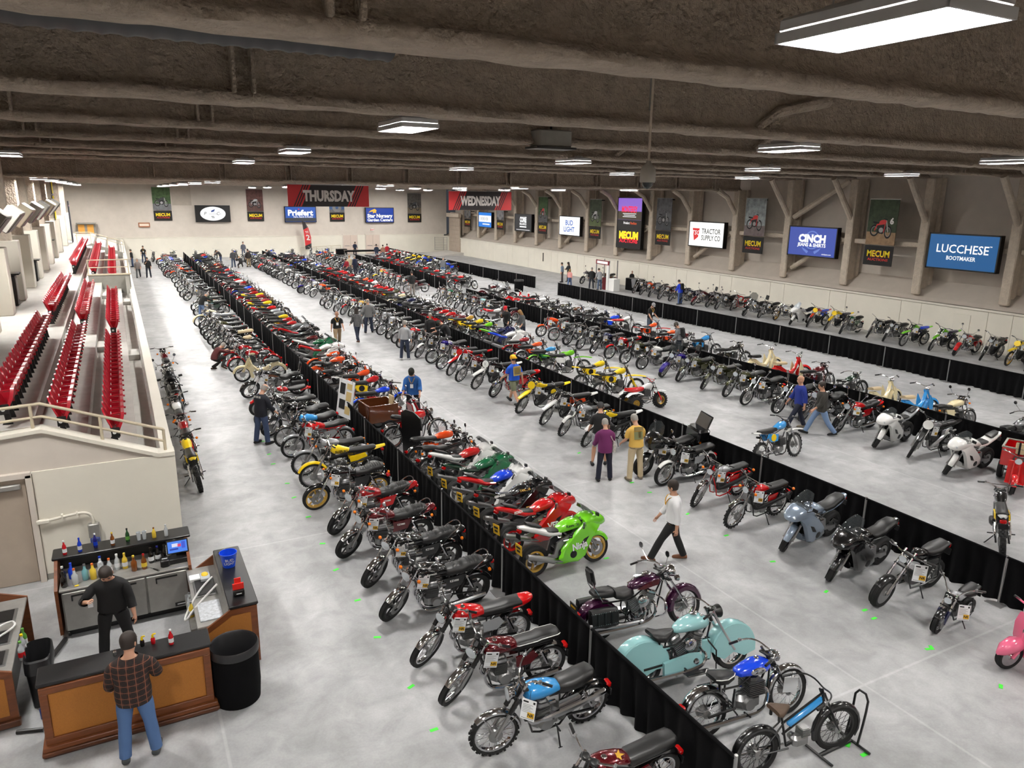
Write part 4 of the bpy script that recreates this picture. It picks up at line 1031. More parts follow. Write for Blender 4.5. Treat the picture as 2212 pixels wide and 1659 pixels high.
def k_moped():
    P = Proto((.36, .92), (.62, .29))
    wheel(P, .62, .29, .06, 'spoke', True, disc=0); wheel(P, -.56, .29, .065, 'spoke', False, disc=0)
    m = MB()
    for s in (-1, 1): m.box((.49, s*.05, .6), (.07, .03, .62), 0, ch=.012, R=Matrix.Rotation(rad(-24), 3, 'Y'))
    P.part('fork', m, ['paint'], front=True); fender(P, (.62, .29), .32, .12, 10, 190, ['paint'], True, depth=.06); fender(P, (-.56, .29), .33, .13, 0, 170, ['paint'], False, depth=.08)
    m = MB(); m.loft([sring((.38, 0, .8), .05, .06, 12), sring((.26, 0, .55), .06, .07, 12), sring((.1, 0, .40), .07, .07, 12), sring((-.15, 0, .42), .08, .08, 12), sring((-.4, 0, .58), .09, .08, 12), sring((-.6, 0, .64), .07, .04, 12)]); P.part('frame', m, ['paint'])
    m = MB(); m.box((.0, 0, .3), (.3, .16, .16), 0, ch=.04); fins(m, (.16, 0), .12, .13, .26, .36, 5, 0); P.part('engine', m, ['alu']); m = MB(); m.tube([(.2, -.05, .28), (0, -.12, .2), (-.8, -.13, .25)], .022, 8); P.part('exhaust', m, ['pipe'])
    seat(P, [(-.12, .72, .05, .03), (-.2, .73, .1, .05), (-.45, .74, .12, .05), (-.62, .76, .1, .04)]); headlight(P, P.head, .1, -.02, .065); bars(P, P.head, 'std'); tail_light(P, -.88, .5)
    for s in (-1, 1): P.part('leg_shield', MB().plate([(.3, .75), (.42, .55), (.36, .2), (.26, .2), (.24, .5)], s*.2-.01, s*.2+.01), ['paint2'])
    return P
def k_scooter():
    P = Proto((.40, .95), (.60, .22))
    wheel(P, .60, .22, .09, 'solid', True, disc=0); wheel(P, -.58, .22, .09, 'solid', False, disc=0)
    m = loft_x([(.42, .38, .06, .06), (.5, .42, .1, .12), (.62, .42, .11, .13), (.76, .37, .09, .1), (.84, .32, .03, .04)], 14, 2.2); P.part('fender', m, ['paint'], front=True)
    m = MB(); rings = []
    for z, x, w in [(.2, .36, .22), (.4, .40, .27), (.62, .40, .29), (.8, .38, .26), (.9, .37, .12)]:
        rings.append([(x-.06*(abs(k)/4)**2+.015, w*k/4, z) for k in range(-4, 5)]+[(x-.06*(abs(k)/4)**2-.015, w*k/4, z) for k in range(4, -5, -1)])
    m.loft(rings); i = P.part('leg_shield', m, ['paint']); c = MB(); c.ell((.43, 0, .62), (.012, .05, .06), 10, 8); P.part('badge', c, ['chrome'], i)
    m = MB(); m.box((.1, 0, .2), (.56, .42, .05), 0, ch=.02); P.part('floorboard', m, ['paint2'])
    m = loft_x([(-.1, .45, .12, .22), (-.2, .5, .22, .24), (-.5, .48, .27, .24), (-.8, .42, .22, .18), (-.9, .38, .08, .08)], 16, 2.3); P.part('body', m, ['paint'])
    seat(P, [(-.12, .78, .08, .03), (-.2, .79, .14, .05), (-.5, .8, .15, .05), (-.66, .79, .1, .04)])
    m = loft_x([(.28, .98, .06, .05), (.38, 1.0, .1, .07), (.48, 1.0, .09, .065), (.52, 1.0, .04, .03)], 12); P.part('headset', m, ['paint'], front=True); h = MB(); h.lathe([(.07, 0), (.06, .02), (.001, .03)], (.5, 0, 1.0), 'x', 14); P.part('headlight', h, ['lens'], front=True)
    m = MB(); m.tube([(.36, -.33, 1.0), (.38, 0, 1.0), (.36, .33, 1.0)], .016, 7); i = P.part('handlebar', m, ['paint'], front=True)
    for s in (-1, 1): P.part('grip', MB().tube([(.36, s*.26, 1.0), (.355, s*.37, 1.0)], .02, 7), ['black'], i)
    m = MB(); m.tube([(.6, .06, .22), (.5, .06, .4), (.4, 0, .95)], .03, 8); P.part('fork', m, ['paint'], front=True); tail_light(P, -.92, .45)
    return P
def k_mini(chop=False):
    if chop:
        P = Proto((.36, .78), (.74, .25))
        wheel(P, .74, .25, .13, 'solid', True, disc=0); wheel(P, -.5, .25, .13, 'spoke', False, disc=0)
    else:
        P = Proto((.26, .62), (.46, .2))
        wheel(P, .46, .2, .1, 'spoke', True, disc=0); wheel(P, -.42, .2, .1, 'spoke', False, disc=0)
    h = P.head; x = h[0]; z = h[1]; rx = -.5 if chop else -.42; rz = .25 if chop else .2
    fork(P, P.foot, h, off=.075, slider='slider'); fender(P, P.foot, P.foot[1]+.03, .12, 40, 130, ['fender'], True)
    m = MB()
    for s in (-1, 1):
        y = s*.09
        m.tube([(x, 0, z), (.1, y, z-.12), (rx+.1, y, z-.14), (rx, y*1.2, rz)], .014, 6); m.tube([(x, 0, z-.1), (.16, y, .2), (-.2, y, .18), (rx, y*1.2, rz)], .014, 6)
        m.tube([(-.1, y, .16), (-.06, y+s*.12, .02)], .01, 5)
    P.part('frame', m, ['frame']); m = MB(); m.box((-.02, 0, .28), (.3, .16, .16), 0, ch=.04); fins(m, (.06, 0), .16, .16, .36, .48, 6, 0); P.part('engine', m, ['engine']); m = MB(); m.tube([(.14, -.05, .42), (.2, -.12, .3), (-.1, -.13, .2), (rx-.1, -.14, .24)], .022, 7); P.part('exhaust', m, ['pipe'])
    t = loft_x([(-.1, z-.06, .03, .03), (-.06, z-.05, .08, .06), (.1, z-.02, .1, .08), (.2, z-.01, .05, .04)], 12); P.part('fuel_tank', t, ['paint'])
    seat(P, [(-.1, z-.03, .05, .03), (-.18, z-.04, .11, .04), (-.34, z-.03, .13, .05), (rx-.08, z+.02, .1, .03)]); bars(P, h, 'high' if not chop else 'low'); headlight(P, h, .1, -.02, .06)
    if not chop: mm = MB(); mm.box((.36, 0, z+.04), (.012, .15, .14), 0, ch=.02); mm.text('22', .08, (.368, 0, z+.04), (0, 1, 0), (0, 0, 1), 1, bold=.03); P.part('number_plate', mm, ['black', 'white_plastic'], front=True)
    tail_light(P, rx-.16, z-.05); mxfender(P, [(rx+.06, z-.1), (rx-.08, z-.06), (rx-.24, z-.04)], [.12, .13, .1], 'fender', False)
    return P
def k_atc():
    P = Proto((.34, .86), (.62, .27))
    wheel(P, .62, .27, .2, 'spoke', True, 'knob', disc=0)
    for s in (-1, 1):
        i = wheel(P, -.5, .26, .24, 'solid', False, 'knob', disc=0)
        for n in P.n[i:]: n[5].v = [(x, y+s*.36, z) for x, y, z in n[5].v]
        for j in range(i, len(P.n)):
            nm, me, mk, pa, fr, mb = P.n[j]; P.n[j] = (nm, mb.mesh(nm, [None]*len(mk)), mk, pa, fr, mb)
    P.part('axle', MB().tube([(-.5, -.34, .26), (-.5, .34, .26)], .02, 8), ['black'])
    fork(P, (.62, .27), (.34, .86), off=.12, slider='slider'); mxfender(P, [(.36, .6), (.6, .62), (.84, .57)], [.2, .24, .16], 'fender', True)
    for s in (-1, 1): mxfender(P, [(-.2, .55), (-.4, .62), (-.66, .6), (-.8, .5)], [.24, .3, .3, .2], 'fender', False); n = P.n[-1]; n[5].v = [(x, y+s*.3, z) for x, y, z in n[5].v]; P.n[-1] = (n[0], n[5].mesh('fender', [None]), n[2], n[3], n[4], n[5])
    frame(P, P.head, rear=(-.5, .26), seatz=.6, shock=False); engine(P, 'two', 'engine', 'engine2'); tank(P, 'mx', dz=-.22); seat(P, [(.0, .74, .08, .04), (-.1, .7, .13, .07), (-.4, .68, .16, .08), (-.66, .7, .15, .06)]); bars(P, P.head, 'mx')
    m = MB(); m.tube([(.2, -.1, .5), (.2, -.16, .3), (-.7, -.18, .45)], .03, 8); P.part('exhaust', m, ['pipe'])
    return P
def k_trike(box='paint'):
    P = Proto((.36, .88), (.66, .25))
    wheel(P, .66, .25, .12, 'solid', True, disc=0)
    for s in (-1, 1):
        i = wheel(P, -.62, .25, .13, 'solid', False, disc=0)
        for j in range(i, len(P.n)):
            nm, me, mk, pa, fr, mb = P.n[j]; mb.v = [(x, y+s*.44, z) for x, y, z in mb.v]; P.n[j] = (nm, mb.mesh(nm, [None]*len(mk)), mk, pa, fr, mb)
    P.part('axle', MB().tube([(-.62, -.42, .25), (-.62, .42, .25)], .022, 8), ['black'])
    m = MB()
    for s in (-1, 1): m.tube([(.66, s*.08, .25), (.36, s*.06, .9)], .022, 8)
    P.part('fork', m, ['paint'], front=True); fender(P, (.66, .25), .29, .16, 10, 180, ['paint'], True, depth=.06)
    m = MB(); m.box((.14, 0, .24), (.7, .44, .04), 0, ch=.01); m.box((.3, 0, .52), (.04, .44, .56), 0, ch=.01, R=Matrix.Rotation(rad(-14), 3, 'Y')); m.box((-.2, 0, .46), (.3, .42, .4), 0, ch=.03); P.part('body', m, ['paint'])
    b = MB(); L, Wd, H, t = .9, .9, .5, .03
    b.box((-.78, 0, .46), (L, Wd, t)); 
    for s in (-1, 1): b.box((-.78, s*Wd/2, .46+H/2), (L, t, H), ch=.005); b.box((-.78+s*L/2, 0, .46+H/2), (t, Wd, H), ch=.005)
    P.part('cargo_box', b, ['box']); c = MB()
    for s in (-1, 1): c.box((-.78, s*Wd/2, .97), (L+.05, t+.02, .03)); c.box((-.78+s*L/2, 0, .97), (t+.02, Wd, .03))
    P.part('box_rim', c, ['boxrim'])
    seat(P, [(-.05, .72, .1, .03), (-.12, .73, .16, .05), (-.3, .73, .17, .05), (-.36, .73, .1, .03)])
    s2 = MB(); s2.box((-.34, 0, .98), (.07, .34, .34), 0, ch=.03); s2.box((-.302, .07, .98), (.006, .05, .35), 1); s2.box((-.302, -.07, .98), (.006, .05, .35), 1); P.part('backrest', s2, ['seat2', 'black'])
    headlight(P, P.head, .12, -.02, .08); bars(P, P.head, 'swept'); mm = MB(); mm.tube([(.3, .3, .98), (.3, .4, 1.2)], .007, 5); mm.lathe([(.05, -.01), (.05, .01)], (.3, .42, 1.24), 'x', 12); P.part('mirror', mm, ['chrome'], front=True)
    return P
def k_tour():
    P = k_ujm('mag', 0, True, 'paint')
    f = loft_x([(.74, .92, .08, .08), (.68, .95, .2, .18), (.52, 1.0, .3, .22), (.42, 1.0, .32, .2)], 16, 2.6); P.part('fairing', f, ['paint'], front=True)
    w = MB(); out = [(-.24, 0), (-.26, .16), (-.18, .34), (0, .4), (.18, .34), (.26, .16), (.24, 0)]; w.plate(out, -.003, .003, axis='x'); w.xf(Matrix.Translation((.56, 0, 1.16)) @ Matrix.Rotation(rad(-24), 4, 'Y')); P.part('windscreen', w, ['screen'], front=True)
    for s in (-1, 1):
        b = loft_x([(-.5, .5, .03, .1), (-.54, .5, .09, .18, 4), (-1.0, .52, .09, .18, 4), (-1.05, .52, .03, .1)], 14); b.v = [(x, y+s*.28, z) for x, y, z in b.v]; P.part('saddlebag', b, ['paint'])
    P.part('top_box', MB().box((-.95, 0, 1.0), (.42, .56, .34), ch=.06), ['paint']); P.part('box_lid', MB().box((-1.1, 0, 1.32), (.06, .5, .4), ch=.03, R=Matrix.Rotation(rad(-20), 3, 'Y')), ['paint'])
    return P
KINDS = {
 'ujm': (lambda: k_ujm('mag', 1, True), 'standard motorcycle'), 'ujms': (lambda: k_ujm('spoke', 0, False), 'standard motorcycle'), 'ujmx': (lambda: k_ujm('mag', 1, False, 'paint'), 'standard motorcycle'),
 'brit': (lambda: k_brit(False, False, 'piped'), 'twin-cylinder motorcycle'), 'cafe': (lambda: k_brit(False, True), 'twin-cylinder motorcycle'), 'scr': (lambda: k_brit(True, False, 'short'), 'scrambler motorcycle'), 'brits': (lambda: k_brit(False, False, 'seat'), 'classic motorcycle'),
 'mx': (lambda: k_mx(), 'motocross bike'), 'mxn': (lambda: k_mx(plate=False), 'motocross bike'), 'end': (lambda: k_mx(light=True), 'enduro bike'), 'trail': (k_trail, 'trail bike'),
 'sport': (lambda: k_sport('three'), 'sport bike'), 'sportt': (lambda: k_sport('three', False, True), 'sport touring bike'),
 'cru': (lambda: k_cruiser(), 'cruiser'), 'crun': (lambda: k_cruiser(False, False), 'cruiser'), 'crua': (lambda: k_cruiser(False, True, True), 'cruiser'), 'ind': (k_indian, 'deep-fendered motorcycle'),
 'vint': (k_vint, 'vintage motorcycle'), 'board': (k_board, 'vintage autocycle'), 'moped': (k_moped, 'step-through moped'), 'scoot': (k_scooter, 'scooter'), 'mini': (lambda: k_mini(False), 'minibike'), 'chop': (lambda: k_mini(True), 'mini chopper'),
 'atc': (k_atc, 'three-wheeled all-terrain cycle'), 'trike': (k_trike, 'cargo trike'), 'tour': (k_tour, 'touring motorcycle'),
}
_PR = {}
def proto(k):
    if k not in _PR:
        P = KINDS[k][0]()
        if k not in ('scoot', 'board', 'trike', 'atc'): 
            pass
        _PR[k] = P
    return _PR[k]
DEF = {'paint': 'paint_black', 'paint2': None, 'fender': 'chrome', 'seat': 'seat_black', 'frame': 'frame_black', 'rim': 'chrome', 'hub': 'alu', 'engine': 'engine', 'engine2': 'alu', 'pipe': 'chrome', 'bar': 'chrome', 'slider': 'alu',
       'plate': 'white_plastic', 'plate2': 'black', 'screen': 'glass_smoke', 'bag': 'seat_black', 'beam': 'alu', 'tankside': 'chrome', 'box': None, 'boxrim': 'concrete_dark', 'seat2': 'seat_cream', 'tail': 0, 'tankp': 0}
KDEF = {'ujm': {'rim': 'engine_dark'}, 'ujmx': {'rim': 'alu'}, 'sport': {'rim': 'engine_dark', 'pipe': 'alu'}, 'sportt': {'rim': 'engine_dark'}, 'mx': {'fender': 'P', 'pipe': 'engine_dark', 'plate': 'P', 'bar': 'black', 'rim': 'alu'},
        'mxn': {'fender': 'P', 'pipe': 'engine_dark', 'bar': 'black', 'rim': 'alu'}, 'end': {'fender': 'P', 'pipe': 'engine_dark', 'bar': 'chrome', 'rim': 'alu'}, 'trail': {'pipe': 'engine_dark'}, 'tour': {'rim': 'engine_dark'},
        'board': {'fender': 'frame_black', 'rim': 'black', 'seat': 'seat_brown', 'bar': 'black'}, 'atc': {'rim': 'gold', 'seat': 'paint_red', 'slider': 'paint_red', 'fender': 'P', 'bar': 'paint_red'}, 'mini': {'fender': 'frame_black', 'slider': 'paint_navy'},
        'chop': {'fender': 'frame_black', 'slider': 'chrome', 'rim': 'alu'}, 'scoot': {'rim': 'chrome'}, 'trike': {'rim': 'alu'}, 'cru': {}}
mat('engine', (92, 92, 93), .4, .7)
def resolve(kind, col, ov):
    d = dict(DEF); d.update(KDEF.get(kind, {})); P = 'paint_'+col
    d['paint'] = P; paint(col)
    ov = ov or {}
    for k, v in ov.items():
        if v in PAINT: paint(v); v = 'paint_'+v
        d[k] = v
    d['tail'] = d['tail'] or d['paint2']; d['tankp'] = d['tankp'] or P
    for k in d:
        if d[k] == 'P' or d[k] is None: d[k] = P
        if isinstance(d[k], str) and d[k].startswith('paint_'): paint(d[k][6:])
    return d
MOTOS = []
BS = 1.05
def moto(kind, x, y, heading, col, label, group, ov=None, steer=0.0, lean=-8.0, lod=0, nr=None, front_at=True, z=0.0, scale=None):
    """x, y: where the front tyre touches the floor; heading in degrees; steer in degrees (+ left); lod 0 full, 1 fewer pieces"""
    P = proto(kind); sc = scale or BS; h = rad(heading)
    fx = P.steer(rad(steer)) @ Vector((P.foot[0], 0, 0))*sc if front_at else Vector((0, 0, 0))
    r = bpy.data.objects.new(kind_name(kind), None); C.objects.link(r); r.empty_display_size = .1
    r.matrix_world = Matrix.Translation((x-fx.x*cos(h)+fx.y*sin(h), y-fx.x*sin(h)-fx.y*cos(h), z+.004)) @ Matrix.Rotation(h, 4, 'Z') @ Matrix.Rotation(rad(lean), 4, 'X') @ Matrix.Scale(sc, 4)
    tag(r, label, 'motorcycle', group)
    d = resolve(kind, col, ov); S = P.steer(rad(steer)); objs = []
    for (name, me, mk, pa, fr, mb) in P.n:
        if lod and name in ('lever', 'filler_cap', 'indicator', 'gauge', 'brake_disc', 'fender_stay', 'studs', 'lens', 'side_stand', 'grip', 'air_vent', 'badge', 'piping', 'dash'): objs.append(None); continue
        par = objs[pa] if pa is not None else None
        o = bpy.data.objects.new(name, me); C.objects.link(o)
        o.parent = par if par is not None else r
        if fr and (pa is None): o.matrix_local = S
        for i, k in enumerate(mk):
            sl = o.material_slots[i]; sl.link = 'OBJECT'; sl.material = MATS[d.get(k, k)]
        objs.append(o)
    if nr is not None:
        o = link('lot_tag', tag_mesh(nr), r)
        o.matrix_local = S @ Matrix.Translation((P.head[0]-.02, .24, P.head[1]-.16)) @ Matrix.Rotation(rad(48), 4, 'Z') @ Matrix.Rotation(rad(-8), 4, 'Y')
    MOTOS.append(r); return r, objs, P
_TM = {}
def tag_mesh(nr):
    if nr not in _TM:
        Q = Proto(); tag_part(Q, 0, 0, 0, 0, bool(nr)); n = Q.n[0]; _TM[nr] = n[5].mesh('lot_tag', n[2])
    return _TM[nr]
def kind_name(k):
    return {'mx': 'motocross_bike', 'mxn': 'motocross_bike', 'end': 'enduro_bike', 'trail': 'trail_bike', 'sport': 'sport_bike', 'sportt': 'sport_bike', 'scoot': 'scooter', 'moped': 'moped', 'mini': 'minibike', 'chop': 'minibike', 'atc': 'three_wheeler', 'trike': 'cargo_trike',
            'cru': 'cruiser', 'crun': 'cruiser', 'crua': 'cruiser', 'board': 'autocycle'}.get(k, 'motorcycle')
_LOW = {}
def low_mesh(kind):
    """one joined mesh of a kind with a material slot per key, for far copies"""
    if kind in _LOW: return _LOW[kind]
    P = proto(kind); S = P.steer(rad(18)); keys = []; J = MB()
    for (name, me, mk, pa, fr, mb) in P.n:
        if name in ('lever', 'filler_cap', 'indicator', 'gauge', 'brake_disc', 'fender_stay', 'studs', 'lens', 'side_stand', 'grip', 'air_vent', 'badge', 'piping', 'dash', 'shock_absorber'): continue
        t = MB(); t.v = list(mb.v); t.f = list(mb.f); t.m = list(mb.m)
        if fr: t.xf(S)
        mp = []
        for k in mk:
            if k not in keys: keys.append(k)
            mp.append(keys.index(k))
        J.merge(t, mp)
    _LOW[kind] = (J.mesh('motorcycle', [None]*len(keys)), keys, J); return _LOW[kind]
def moto_low(kind, x, y, heading, col, label, group, ov=None, lean=-8.0):
    me, keys, J = low_mesh(kind); P = proto(kind); h = rad(heading); fx = P.foot[0]*BS
    o = bpy.data.objects.new(kind_name(kind), me); C.objects.link(o)
    o.matrix_world = Matrix.Translation((x-fx*cos(h), y-fx*sin(h), .004)) @ Matrix.Rotation(h, 4, 'Z') @ Matrix.Rotation(rad(lean), 4, 'X') @ Matrix.Scale(BS, 4)
    d = resolve(kind, col, ov)
    for i, k in enumerate(keys): o.material_slots[i].link = 'OBJECT'; o.material_slots[i].material = MATS[d.get(k, k)]
    tag(o, label, 'motorcycle', group); MOTOS.append(o); return o
# ------------------------------------------------------------------ people
NL = 16
LV = [(-.05, .155, .105, 0), (.04, .172, .118, 0), (.13, .158, .118, 0), (.20, .15, .108, 0), (.30, .162, .114, 0), (.365, .175, .118, 0), (.42, .188, .112, 0), (.47, .17, .092, 0), (.50, .105, .075, 0), (.53, .062, .062, 0),
      (.565, .055, .058, .0), (.598, .05, .066, .02), (.635, .064, .086, .014), (.665, .071, .093, .01), (.70, .075, .096, .006), (.73, .077, .098, .002), (.765, .074, .095, 0), (.80, .057, .073, 0), (.825, .024, .03, 0)]
POSES = {   # lean, head pitch, head yaw, legs: (hip flex, knee, spread) right/left, arms: (flex, abduct, elbow) right/left
 'stand': dict(lean=3, hp=6, hy=0, legs=((2, 2, 5), (-2, 2, 5)), arms=((4, 10, 14), (4, 10, 14))),
 'walk': dict(lean=4, hp=8, hy=0, legs=((27, 6, 2), (-20, 16, 2)), arms=((-22, 8, 16), (20, 8, 30))),
 'stride': dict(lean=3, hp=4, hy=35, legs=((-14, 8, 2), (32, 8, 3)), arms=((16, 8, 18), (-10, 10, 14))),
 'look': dict(lean=10, hp=28, hy=0, legs=((3, 4, 6), (-3, 4, 6)), arms=((14, 8, 30), (10, 10, 40))),
 'lean': dict(lean=38, hp=30, hy=0, legs=((8, 8, 7), (-4, 4, 7)), arms=((62, 10, 22), (48, 10, 30))),
 'phone': dict(lean=6, hp=26, hy=0, legs=((2, 3, 5), (-3, 3, 5)), arms=((38, 6, 95), (10, 9, 20))),
 'hold': dict(lean=4, hp=10, hy=20, legs=((2, 2, 6), (-2, 2, 5)), arms=((20, 16, 75), (8, 12, 35))),
 'bar': dict(lean=6, hp=34, hy=-8, legs=((3, 2, 7), (-4, 2, 7)), arms=((24, 34, 98), (6, 14, 16))),
 'pocket': dict(lean=2, hp=14, hy=-10, legs=((2, 2, 6), (-2, 2, 6)), arms=((-14, 22, 50), (-14, 22, 50))),
 'crouch': dict(lean=44, hp=10, hy=0, legs=((96, 126, 12), (60, 120, 12)), arms=((70, 12, 30), (60, 12, 40))),
 'sit': dict(lean=8, hp=14, hy=0, legs=((84, 84, 8), (84, 84, 8)), arms=((34, 10, 60), (34, 10, 60))),
}
class Fig:
    def __init__(s, pose):
        p = POSES[pose]; s.p = p; V = Vector
        legs = []
        for (fl, kn, sp), sg in zip(p['legs'], (1, -1)):
            a, b = rad(fl), rad(fl-kn); so = sg*sin(rad(sp))
            k = V((so*.43, sin(a)*.43, -cos(a)*.43)); an = k+V((so*.3, sin(b)*.42, -cos(b)*.42)); legs.append((k, an))
        low = min(l[1].z for l in legs); s.hz = .085-low
        s.hips = [V((sg*.088, 0, s.hz)) for sg in (1, -1)]
        s.knee = [h+l[0] for h, l in zip(s.hips, legs)]; s.ank = [h+l[1] for h, l in zip(s.hips, legs)]
        # spine
        s.fr = []; pos = V((0, 0, s.hz)); last = 0.0
        for i, (d, a, b, f) in enumerate(LV):
            t = max(0, min(1, (d-.0)/.3)); L = rad(p['lean'])*t*t*(3-2*t)
            hy = 0
            if d > .53: k = min(1, (d-.53)/.07); L += rad(p['hp'])*k; hy = -rad(p['hy'])*k
            dr = V((0, sin(L), cos(L))); pos = pos+dr*(d-last); last = d
            fw = V((0, cos(L), -sin(L))); ri = V((1, 0, 0)); 
            R = Matrix.Rotation(hy, 3, dr); s.fr.append((pos.copy(), R @ ri, R @ fw, dr))
        s.arm = []
        for (fl, ab, el), sg in zip(p['arms'], (1, -1)):
            c, ri, fw, up = s.fr[6]; sh = c+ri*(sg*.175)
            T = rad(p['lean'])*.35
            f, a = rad(fl), rad(ab)
            ud = V((sg*sin(a), sin(f)*cos(a), -cos(f)*cos(a))).normalized()
            e = sh+ud*.27
            f2 = rad(fl+el); a2 = a*(.2 if el > 45 else .7)-(.55 if el > 60 else 0)
            fd = V((sg*sin(a2), sin(f2)*cos(a2), -cos(f2)*cos(a2))).normalized()
            w = e+fd*.245; s.arm.append((sh, e, w, fd))
    def ring(s, i, off=0.0, zoff=0.0):
        c, r, f, u = s.fr[i]; d, a, b, sh = LV[i]; c = c+f*sh+u*zoff; out = []
        for k in range(NL):
            t = 2*PI*k/NL; q = c+r*((a+off)*cos(t))+f*((b+off)*sin(t))
            if off == 0:
                if i == 13 and k == 4: q += f*.024
                if i == 12 and k == 4: q += f*.006
                if i == 14 and k in (3, 5): q -= f*.007
                if i == 11 and k in (3, 4, 5): q += f*.008
            out.append(q)
        return out
    def build(s, l0, l1, arms=0.0, legs=0.0, off=0.0, top=True, hands=False, legoff=None, flare=0.0, hang=0.0):
        """levels l0..l1; arms/legs: covered fraction of the limb (0 none)"""
        m = MB(); idx = {}
        for i in range(l0, l1+1):
            R = s.ring(i, off if i < 10 else off*.6, -hang if i == l0 else 0); o = len(m.v); m.v += [tuple(q) for q in R]; idx[i] = o
        F = lambda i, k: idx[i]+(k % NL)
        for i in range(l0, l1):
            for k in range(NL):
                hole = arms > 0 and i in (5, 6) and (k in (15, 0, 7, 8))
                if not hole: m.f.append((F(i, k), F(i, k+1), F(i+1, k+1), F(i+1, k))); m.m.append(0)
        if top: m.f.append(tuple(F(l1, k) for k in range(NL))); m.m.append(0)
        if arms > 0:
            for sd, sg in ((0, 1), (1, -1)):
                k0 = 0 if sg > 0 else 8
                loop = [F(5, k0-1), F(5, k0), F(5, k0+1), F(6, k0+1), F(7, k0+1), F(7, k0), F(7, k0-1), F(6, k0-1)]
                sh, e, w, fd = s.arm[sd]; c, ri, fw, up = s.fr[6]
                d0 = ri*sg; U = up.copy(); Fv = fw*sg
                keys = [(sh.lerp(e, .13), (e-sh), .058), (sh.lerp(e, .45), (e-sh), .052), (sh.lerp(e, .8), (e-sh), .045), (e, (w-sh), .043), (e.lerp(w, .25), (w-e), .044), (e.lerp(w, .6), (w-e), .038), (e.lerp(w, .97), (w-e), .029)]
                fr_ = [.07, .22, .4, .5, .63, .8, 1.0]
                prev = loop; dl = d0
                for (c_, d, r), t in zip(keys, fr_):
                    if t > arms+1e-3: break
                    d = d.normalized(); q = dl.rotation_difference(d); U = q @ U; Fv = q @ Fv; dl = d
                    r = r+off*(1.0 if t < .7 else 1.15)
                    o = len(m.v)
                    for k in range(8):
                        th = rad(225+45*k); m.v.append(tuple(c_+(Fv*cos(th)+U*sin(th))*r))
                    cur = list(range(o, o+8))
                    for k in range(8): m.f.append((prev[k], prev[(k+1) % 8], cur[(k+1) % 8], cur[k])); m.m.append(0)
                    prev = cur
                if hands:
                    d = fd
                    for (t, a, b) in ((.025, .034, .02), (.06, .042, .018), (.095, .041, .015)):
                        o = len(m.v); c_ = w+d*t
                        for k in range(8):
                            th = rad(225+45*k); m.v.append(tuple(c_+Fv*cos(th)*a+U*sin(th)*b))
                        cur = list(range(o, o+8))
                        for k in range(8): m.f.append((prev[k], prev[(k+1) % 8], cur[(k+1) % 8], cur[k])); m.m.append(0)
                        prev = cur
                    m.f.append(tuple(prev)); m.m.append(0)
                    th_ = Fv*sg   # thumb side
                    for j, (yy, L) in enumerate(((.031, .066), (.011, .076), (-.010, .07), (-.029, .055))):
                        b = w+d*.085+th_*yy; cu = .45+.1*j
                        pts = [b, b+(d-U*.15).normalized()*L*.45]; pts.append(pts[-1]+(d*cos(cu)-U*sin(cu))*L*.35); pts.append(pts[-1]+(d*cos(cu*2)-U*sin(cu*2))*L*.28)
                        m.tube(pts, [.0095, .009, .008, .006], 5)
                    b = w+d*.03+th_*.03; t1 = (d*.7+th_*.6-U*.3).normalized()
                    m.tube([b, b+t1*.032, b+t1*.03+(d*.9-U*.4).normalized()*.03], [.012, .0105, .007], 5)
                elif arms >= 1 and off == 0: m.f.append(tuple(prev)); m.m.append(0)
        if legs > 0:
            cc = s.fr[l0][0]+Vector((0, 0, -.035)); cv = len(m.v); m.v.append(tuple(cc))
            for sd, sg in ((0, 1), (1, -1)):
                loop = [F(l0, 12+k) for k in range(9)] if sg > 0 else [F(l0, 4+k) for k in range(9)]
                loop = loop+[cv]; h, kn, an = s.hips[sd], s.knee[sd], s.ank[sd]
                lo = off if legoff is None else legoff
                keys = [(h.lerp(kn, .22), kn-h, .088), (h.lerp(kn, .55), kn-h, .076), (h.lerp(kn, .9), kn-h, .058), (kn.lerp(an, .08), an-h, .055), (kn.lerp(an, .32), an-kn, .056), (kn.lerp(an, .7), an-kn, .042), (kn.lerp(an, 1.0), an-kn, .036)]
                fr_ = [.12, .3, .46, .54, .65, .85, 1.0]; prev = loop
                for (c_, d, r), t in zip(keys, fr_):
                    if t > legs+1e-3: break
                    d = d.normalized(); X = Vector((1, 0, 0)); X = (X-d*X.dot(d)).normalized(); Y = X.cross(d); Y = -Y if Y.y < 0 and abs(d.z) > .5 else Y
                    if abs(d.z) <= .5: Y = Vector((0, 0, 1)); Y = (Y-d*Y.dot(d)).normalized()
                    r += lo+flare*max(0, t-.5); o = len(m.v)
                    for k in range(10):
                        th = rad(-144+36*k+(0 if sg > 0 else 180)); m.v.append(tuple(c_+X*cos(th)*r+Y*sin(th)*r))
                    cur = list(range(o, o+10))
                    for k in range(10): m.f.append((prev[k], prev[(k+1) % 10], cur[(k+1) % 10], cur[k])); m.m.append(0)
                    prev = cur
                if off == 0: m.f.append(tuple(prev)); m.m.append(0)
        return m
    def shoe(s, sd):
        an = s.ank[sd]; kn = s.knee[sd]; m = MB()
        sh = (an-kn).normalized(); pitch = 0
        L = rad(s.p['legs'][sd][0]-s.p['legs'][sd][1]); up = an.z > .12
        rings = []
        for y, z, w, h in [(-.085, .045, .03, .035), (-.07, .05, .036, .05), (.0, .05, .04, .05), (.07, .04, .045, .04), (.14, .03, .046, .03), (.185, .025, .034, .022), (.2, .022, .015, .012)]:
            rings.append([(q[0]*1.0, q[1], q[2]) for q in sring((0, y, z), w, h, 12, 2.6, ax='y')])
        rings = [[(q[0], q[1], max(q[2], 0.0)) for q in r] for r in rings]
        m.loft(rings)
